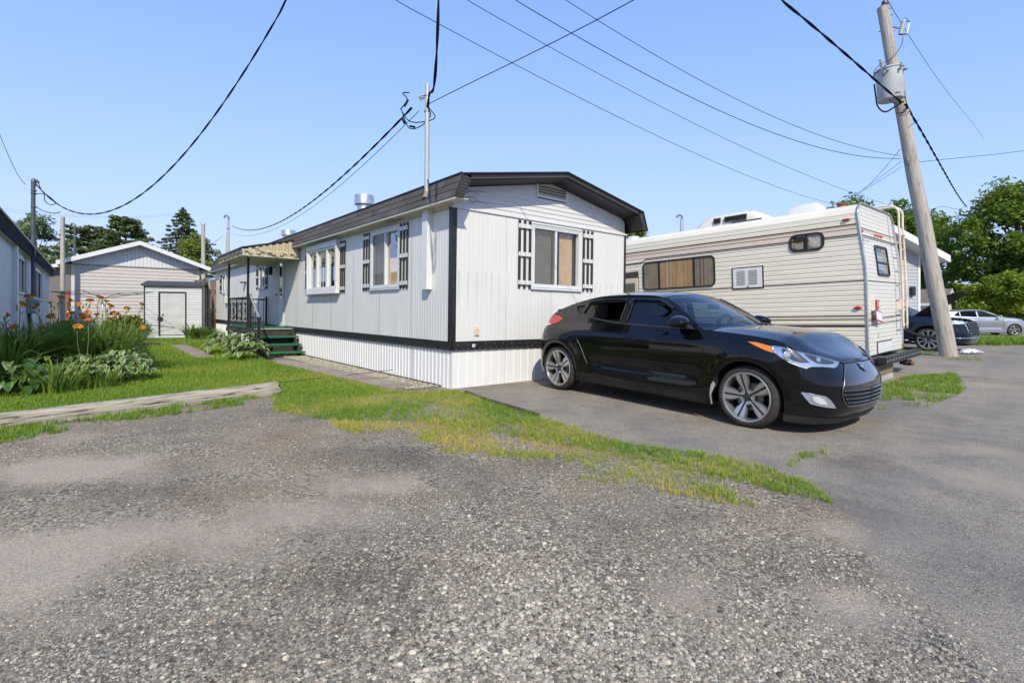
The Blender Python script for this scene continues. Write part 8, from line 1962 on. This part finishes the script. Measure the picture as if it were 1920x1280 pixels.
def tree(label, px, ytop, Y, w, base, kind, n=9000, cl=90, size=.14, seed=1, lean=0., name='maple_tree', group=None):
    """w: crown width (m); base: height of the lowest leaves (m)"""
    rng = np.random.default_rng(seed); p = at(px, 590, Y); z0 = float(gz(p[0], p[1])) - .05; H = 1.15 + (590 - ytop) / 960 * Y - z0
    t = thing(name, label, 'tree', loc=(p[0], p[1], z0), group=group); zc, hz_ = (H + base) / 2, (H - base) / 2
    d = rng.standard_normal((cl, 3)); d /= np.linalg.norm(d, axis=1, keepdims=True); r = .45 + .5 * rng.random((cl, 1)) ** .6
    C = d * r * [w / 2, w / 2, hz_] + [0, 0, zc]; C[:, :2] *= (1 - .35 * np.clip((C[:, 2:3] - zc) / hz_, 0, 1)); C += rng.standard_normal((cl, 3)) * w * .03
    rad = w * (.075 + .07 * rng.random(cl)); C[:3] = [[.0, 0, H - w * .06], [w * .14, 0, H - w * .12], [-w * .16, .1 * w, H - w * .14]]; tp = (C[:, 2] + rad * .55).max(); C[:, 2] = base + (C[:, 2] - base) * (H - base) / (tp - base)
    V, F, tn = leaves_at(C, rad, n, size, rng, .75)
    raw_mesh('crown', V, F, GREENS[kind], t, tone=tn)
    mb = MB(); r0 = max(.06, w * .035); mb.tube([(0, 0, 0), (.02 * w, 0, H * .25), (0, .02 * w, H * .55), (0, 0, H * .85)], [r0 * 1.25, r0, r0 * .65, r0 * .15], 10)
    mb.build('trunk', bark, t, True)
    order = rng.permutation(cl)[:16]; mb = MB()
    for i in order:
        c = C[i]; zb = max(H * .18, min(H * .7, c[2] * .62)); mb.tube([(0, 0, zb), (c[0] * .45, c[1] * .45, zb + (c[2] - zb) * .6), tuple(c)], [r0 * .4, r0 * .22, r0 * .06], 5, False)
    mb.build('limbs', bark, t)['kind'] = 'stuff'
    return t
def conifer(label, px, ytop, Y, w, seed, kind='spruce', n=9000, name='spruce_tree'):
    rng = np.random.default_rng(seed); p = at(px, 590, Y); z0 = float(gz(p[0], p[1])) - .05; H = 1.15 + (590 - ytop) / 960 * Y - z0
    t = thing(name, label, 'tree', loc=(p[0], p[1], z0)); C = []; R_ = []; br = MB(); nb = 150 if kind == 'spruce' else 60
    for i in range(nb):
        f = (i + .5) / nb; a = i * 2.4 + rng.random(); z = H * (.08 + .9 * f) if kind == 'spruce' else H * (.30 + .66 * f)
        L_ = (w / 2) * ((1 - f) ** .66 if kind == 'spruce' else (.55 + .6 * math.sin(PI * min(1, f * 1.05))) * (1 - .35 * f)) * (.8 + .35 * rng.random())
        dr = -.18 if kind == 'spruce' else .12; e = np.array([math.cos(a) * L_, math.sin(a) * L_, z + dr * L_])
        if i % 2 == 0 or kind == 'pine': br.tube([(0, 0, z), tuple(e)], [.05, .012], 4, False)
        m = max(2, int(L_ / .42))
        for j in range(m):
            q = (j + 1) / m
            if kind == 'pine' and q < .45: continue
            C.append([e[0] * q, e[1] * q, z + dr * L_ * q + (.12 if kind == 'pine' else -.05)]); R_.append((.16 + .14 * L_ / w) * (1.5 if kind == 'spruce' else 2.1))
    C.append([0, 0, H - .12]); R_.append(.12)
    V, F, tn = leaves_at(np.array(C), np.array(R_), n, .085 if kind == 'spruce' else .11, rng, .5 if kind == 'spruce' else .42, .45, .25, .1)
    raw_mesh('crown', V, F, GREENS[kind], t, tone=tn); mb = MB(); mb.tube([(0, 0, 0), (0, 0, H * .5), (0, 0, H)], [.2, .12, .02], 10); mb.build('trunk', bark, t, True); br.build('branches', bark, t)['kind'] = 'stuff'
    return t
tree('pale leafy tree rising beyond the left home roof', 66, 399, 40, 5.2, 2.0, 'pale', 12000, 90, .12, 1, name='leafy_tree')
tree('tall dark leafy tree left of the bare wooden pole top', 20, 425, 52, 7, 1.5, 'maple', 9000, 80, .16, 21, name='leafy_tree')
conifer('dark pine just right of the wooden pole', 150, 424, 46, 5.0, 2, 'pine', 15000, 'pine_tree')
conifer('dark pine leaning beside the thin metal mast', 190, 424, 48, 4.6, 3, 'pine', 15000, 'pine_tree')
conifer('tiered pine standing highest behind the garage roof', 236, 405, 42, 4.0, 4, 'pine', 17000, 'pine_tree')
conifer('dark pointed spruce between the garage and the distant poles', 343, 388, 50, 7.6, 5, 'spruce', 48000)
tree('yellow green cedar below the dark spruce', 368, 438, 44, 5.0, .3, 'cedar', 15000, 90, .10, 6, name='cedar_tree')
tree('leafy maple top showing over the middle of the camper roof', 1600, 364, 40, 6.5, 2.5, 'maple', 10000, 90, .14, 7)
tree('broad maple behind the camper ladder', 1694, 374, 41, 7.0, 1.5, 'maple', 15000, 120, .14, 8)
tree('dense maple behind the leaning pole', 1756, 396, 44, 5.6, 1.0, 'maple', 14000, 110, .14, 9)
tree('tall maple reaching highest at the right edge', 1912, 338, 35, 8.0, 2.6, 'maple', 26000, 150, .14, 10)
tree('small round crowned maple beside the silver car', 1893, 509, 32, 4.2, .9, 'bright', 14000, 90, .10, 11)
tree('bright green bushy tree beyond the white garden shed', 1800, 528, 46, 6.5, .2, 'bright', 11000, 90, .13, 12, name='leafy_tree')
tree('second bright bushy tree nearer the round maple', 1846, 540, 50, 5.5, .2, 'bright', 9000, 80, .13, 13, name='leafy_tree')
tree('leafy tree top just showing at the white home eave', 1192, 424, 36, 3.6, 2, 'bright', 5000, 60, .12, 14, name='leafy_tree')
rng = np.random.default_rng(40); k = 420; C = np.column_stack([rng.uniform(-110, 130, k), rng.uniform(70, 88, k), rng.uniform(.4, 4.2, k)])
V, F, tn = leaves_at(C, rng.uniform(1.2, 2.4, k), 26000, .34, rng, .8); o = raw_mesh('far_wood', V, F, GREENS['maple'], tone=tn); tag(o, 'low band of far trees along the horizon', None, None, 'stuff')

# ================================================================ GARDEN PLANTS
bed = sheet('flower_bed', gpoly([(-120, 775), (60, 752), (165, 738), (225, 722), (285, 700), (280, 672), (235, 664), (120, 660), (-60, 690), (-250, 740)]), .012, mat('bed_soil', (.045, .034, .025), .95, var=.4, vscale=10, bump=.8, bscale=40), .3, .1, False)
def leaf_blade(name, L_, w, arch, m_in, m_edge, n=7, fold=.25):
    """one broad pointed leaf: rises, then bends over; pale margin as its own faces"""
    mb = MB(); rows = []
    for i in range(n + 1):
        t = i / n; hw_ = w / 2 * (math.sin(PI * min(1, t * .92 + .08)) ** .75) * (1 if t < .98 else .1); x = L_ * (t - .22 * t * t * arch); z = L_ * (.62 * t - .80 * arch * t * t)
        rows.append([(x, s * hw_, z + abs(s) * hw_ * fold) for s in (-1, -.62, 0, .62, 1)])
    mb.grid(np.array(rows)); me = bpy.data.meshes.new(name); me.from_pydata(mb.v, [], mb.f); me.materials.append(m_in); me.materials.append(m_edge)
    for i, p in enumerate(me.polygons): p.material_index = 1 if (i % 4) in (0, 3) else 0; p.use_smooth = True
    return me
def lm(name, c, tr=.3):
    return leaf_mat(name, c, tuple(q * 1.25 for q in c), .45, tr)
hg, he, hd = lm('hosta_green', (.15, .255, .06)), lm('hosta_margin', (.44, .47, .22)), lm('hosta_dark', (0.07, 0.144, 0.0242))
hosta_me = [leaf_blade('leaf', .34, .15, .95, hg, he), leaf_blade('leaf', .30, .14, 1.15, hg, he), leaf_blade('leaf', .26, .13, .8, hg, he)]
dark_me = [leaf_blade('leaf', .36, .19, 1.0, hd, hd), leaf_blade('leaf', .30, .17, 1.2, hd, hg)]
def hosta(label, px, py, w, h, mes, n, seed, sc=1.):
    rr = random.Random(seed); p = on_ground(px, py); t = thing('hosta', label, 'plant', loc=(p[0], p[1], p[2]), group='hostas in the garden')
    for i in range(n):
        f = i / n; a = i * 2.4 + rr.uniform(-.3, .3); r_ = w / 2 * math.sqrt(rr.random()) * .75; zz_ = h * (1 - (r_ / (w / 2)) ** 2) * rr.uniform(.45, .85); s = sc * rr.uniform(.75, 1.15)
        inst('leaf', mes[rr.randrange(len(mes))], t, T(r_ * math.cos(a), r_ * math.sin(a), zz_) @ Rot(a + rr.uniform(-.4, .4), 'Z') @ Rot(rr.uniform(-.15, .45), 'Y') @ Matrix.Scale(s, 4))
    mb = MB()
    for i in range(8): a = i * .8; mb.tube([(0, 0, -.02), (w * .18 * math.cos(a), w * .18 * math.sin(a), h * .55)], .008, 4, False)
    mb.build('stems', hg, t)['kind'] = 'stuff'
    return t
hosta('variegated hosta at the front right corner of the flower bed', 232, 716, 1.0, .62, hosta_me, 150, 1, .6)
hosta('variegated hosta just left of the front corner one', 176, 722, .9, .55, hosta_me, 120, 2, .6)
hosta('variegated hosta behind the front corner one', 222, 700, 1.1, .75, hosta_me, 140, 3, .6)
hosta('dark hosta in the shade at the left edge of the bed', 25, 740, 1.0, .55, dark_me, 80, 4, .65)
hosta('dark broad leaved hosta deep in the shaded bed', 100, 722, 1.2, .6, dark_me, 90, 5, .65)
hosta('pale variegated hosta at the foot of the porch steps', 462, 676, 1.0, .74, hosta_me, 130, 6, .68)
hosta('pale variegated hosta beside the porch deck edge', 424, 664, 1.15, .74, hosta_me, 130, 7, .70)
def straps(n, h, spread, w, seed, lean=.7):
    rng = np.random.default_rng(seed); V = []; F = []; tn = []
    for i in range(n):
        a = rng.random() * 6.28; r_ = spread * math.sqrt(rng.random()) * .35; L_ = h * (.7 + .5 * rng.random()); o = len(V); ln = lean * (.4 + .9 * rng.random()); ww = w * (.7 + .6 * rng.random()); tt = rng.random()
        ca, sa = math.cos(a), math.sin(a)
        for j in range(5):
            t = j / 4; d = r_ + L_ * ln * t * t * .75; z = L_ * (t - .45 * ln * t * t * t); q = ww / 2 * (1 - t ** 3)
            V += [(ca * d - sa * q, sa * d + ca * q, z), (ca * d + sa * q, sa * d - ca * q, z)]; tn += [tt, tt]
            if j: F.append((o + 2 * j - 2, o + 2 * j - 1, o + 2 * j + 1, o + 2 * j))
    return np.array(V), np.array(F), tn
strap_m = leaf_mat('daylily_leaf', (.11, .20, .025), (.28, .37, .06), .5, .45)
stem_m = lm('daylily_stem', (.09, .14, .03), .1)
pet_o = leaf_mat('orange_petal', (.62, .17, .012), (.75, .30, .02), .5, .35); pet_y = leaf_mat('petal_throat', (.65, .38, .03), (.7, .42, .05), .5, .35)
fm = MB()
for i in range(6):
    a = i * PI / 3; rows = []
    for j in range(5):
        t = j / 4; r_ = .008 + .062 * t; z = .055 * math.sin(t * 1.9) - .012 * t * t; w_ = (.010 + .024 * math.sin(PI * min(1, t * .9 + .05))) * (1 if i % 2 else .7)
        rows.append([(r_ * math.cos(a) - s * w_ * math.sin(a), r_ * math.sin(a) + s * w_ * math.cos(a), z + .05) for s in (-1, 0, 1)])
    fm.grid(np.array(rows))
fm.tube([(0, 0, 0), (0, 0, .055)], [.006, .012], 6)
flower_me = bpy.data.meshes.new('flower'); flower_me.from_pydata(fm.v, [], fm.f); flower_me.materials.append(pet_o); flower_me.materials.append(pet_y)
for i, p in enumerate(flower_me.polygons): p.use_smooth = True; p.material_index = 1 if (i < 48 and (i % 8) < 2) or i >= 48 else 0
bud = MB(); bud.lathe([(.003, 0), (.010, .02), (.011, .04), (.004, .065), (0, .07)], 6); bud_me = bpy.data.meshes.new('bud'); bud_me.from_pydata(bud.v, [], bud.f); bud_me.materials.append(lm('bud_green', (.16, .17, .04), .1))
def daylily(label, px, py, flowers, seed, n=120, h=1.05):
    """flowers: where the blooms stand against the background, (px, py, depth offset)"""
    rr = random.Random(seed); p = on_ground(px, py); t = thing('daylily', label, 'plant', loc=tuple(p), group='orange daylilies')
    V, F, tn = straps(n, h, .6, .022, seed); raw_mesh('leaves', V, F, strap_m, t, True, tn)['kind'] = 'stuff'
    for fx, fy, dy in flowers:
        e = at(fx, fy, p[1] + dy) - p; b0 = Vector((rr.uniform(-.12, .12), rr.uniform(-.12, .12), 0)); e = Vector(e) - Vector((0, 0, .06)); mid = b0.lerp(e, .6) + Vector((rr.uniform(-.06, .06), 0, .06))
        mb = MB(); pts = curve_pts(tuple(b0), tuple(mid), tuple(e), n=5); mb.tube(pts, .0055, 5)
        k2 = Vector(pts[-3]); mb.tube([tuple(k2), tuple(k2 + Vector((.05 * rr.choice((-1, 1)), .02, .07)))], .004, 4); st = mb.build('stem', stem_m, t)
        inst('flower', flower_me, st, T(*e) @ Rot(rr.uniform(0, 6), 'Z') @ Rot(rr.uniform(.2, 1.0), 'Y') @ Matrix.Scale(rr.uniform(.72, 1.0), 4))
        for q in range(2): inst('bud', bud_me, st, T(*(k2 + Vector((rr.uniform(-.07, .07), .02, .06 + .03 * q)))) @ Rot(rr.uniform(-.6, .6), 'Y'))
    return t
Zp = lambda a, b_: (a / 3.369, 380 + b_ / 3.369)
def fl(*l): return [(*Zp(a, b_), d) for a, b_, d in l]
daylily('orange daylily leftmost in the bed by the ribbed wall', 22, 722, fl((22, 700, 0), (125, 637, .1), (108, 783, -.1)), 1)
daylily('orange daylily in front of the meter box', 62, 715, fl((190, 595, 0), (240, 660, .1), (270, 792, -.2)), 2)
daylily('orange daylily at the far corner of the ribbed wall', 100, 705, fl((325, 628, .1), (375, 603, .2), (335, 715, 0)), 3)
daylily('orange daylily with a close pair of large blooms', 138, 708, fl((448, 698, -.3), (490, 712, -.3), (425, 612, .1)), 4)
daylily('orange daylily with one bloom highest against the siding', 165, 702, fl((505, 637, .1), (570, 622, .2), (620, 602, 0), (545, 687, 0)), 5)
daylily('orange daylily right of the highest bloom', 188, 698, fl((665, 622, .1), (680, 650, 0), (615, 705, -.1)), 6)
daylily('orange daylily with low blooms in the middle of the bed', 172, 720, fl((560, 745, 0), (490, 780, 0)), 7, 45, .5)
daylily('orange daylily in front of the leafy peony shrub', 208, 694, fl((695, 742, .1), (728, 695, .2), (757, 700, .2), (728, 802, 0)), 8)
daylily('orange daylily with blooms beside the grey shed corner', 240, 690, fl((800, 668, .3), (830, 735, .1), (890, 645, .3)), 9)
daylily('orange daylily nearest the lawn with two stacked blooms', 262, 694, fl((898, 765, .1), (905, 788, .1)), 10, 30, .4)
def strap_plant(label, px, py, n, h, seed, m_, w=.02):
    p = on_ground(px, py); t = thing('grassy_plant', label, 'plant', loc=tuple(p)); V, F, tn = straps(n, h, .7, w, seed, .95); raw_mesh('leaves', V, F, m_, t, True, tn)['kind'] = 'stuff'; mb = MB(); mb.tube([(0, 0, -.03), (0, 0, .12)], .04, 6); mb.build('crown_base', stem_m, t); return t
strap_plant('arching bright grassy clump at the front of the shaded bed', 105, 738, 130, .55, 31, strap_m)
strap_plant('arching grassy clump lit by the sun at the bed front', 190, 728, 90, .40, 32, strap_m)
strap_plant('tall grassy clump along the shaded wall', 50, 716, 160, 1.15, 33, leaf_mat('deep_strap', (0.042, 0.1, 0.0132), (0.105, 0.188, 0.0275), .5, .3))
strap_plant('second tall grassy clump further along the shaded wall', 105, 698, 160, 1.2, 34, leaf_mat('deep_strap', (0.042, 0.1, 0.0132), (0.105, 0.188, 0.0275), .5, .3))
strap_plant('feathery green clump between the shed and the white home', 362, 638, 200, .72, 35, leaf_mat('fresh_strap', (0.084, 0.163, 0.022), (0.238, 0.35, 0.055), .5, .35), .03)
strap_plant('feathery green clump nearest the board fence', 392, 639, 150, .62, 36, leaf_mat('fresh_strap', (0.084, 0.163, 0.022), (0.238, 0.35, 0.055), .5, .35), .03)
def shrub(label, px, py, w, h, kind, n, size, seed):
    rng = np.random.default_rng(seed); p = on_ground(px, py); t = thing('shrub', label, 'shrub', loc=tuple(p)); k = 40; d = rng.standard_normal((k, 3)); d /= np.linalg.norm(d, axis=1, keepdims=True); C = d * (.5 + .4 * rng.random((k, 1))) * [w / 2, w / 2, h / 2] + [0, 0, h * .55]; C[:, 2] = np.maximum(C[:, 2], .08)
    V, F, tn = leaves_at(C, np.full(k, w * .15), n, size, rng, .9); raw_mesh('foliage', V, F, GREENS[kind], t, tone=tn); mb = MB()
    for i in range(7): mb.tube([(0, 0, 0), tuple(C[i] * .9)], .012, 4, False)
    mb.build('twigs', bark, t)['kind'] = 'stuff'; return t
strap_plant('tall sunlit grassy clump in the middle of the bed', 150, 706, 200, 1.25, 37, strap_m)
strap_plant('tall sunlit grassy clump right of the middle of the bed', 205, 703, 190, 1.15, 38, strap_m)
strap_plant('tall grassy clump before the dark peony', 246, 698, 120, .7, 39, strap_m)
strap_plant('dense shaded clump at the left end of the bed', 12, 728, 150, 1.05, 40, strap_m)
shrub('bushy dark green peony beside the grey shed corner', 236, 652, 1.35, .95, 'maple', 5000, .05, 51)
shrub('low leafy plant under the wooden pole', 116, 642, 1.4, .6, 'bright', 2500, .06, 52)
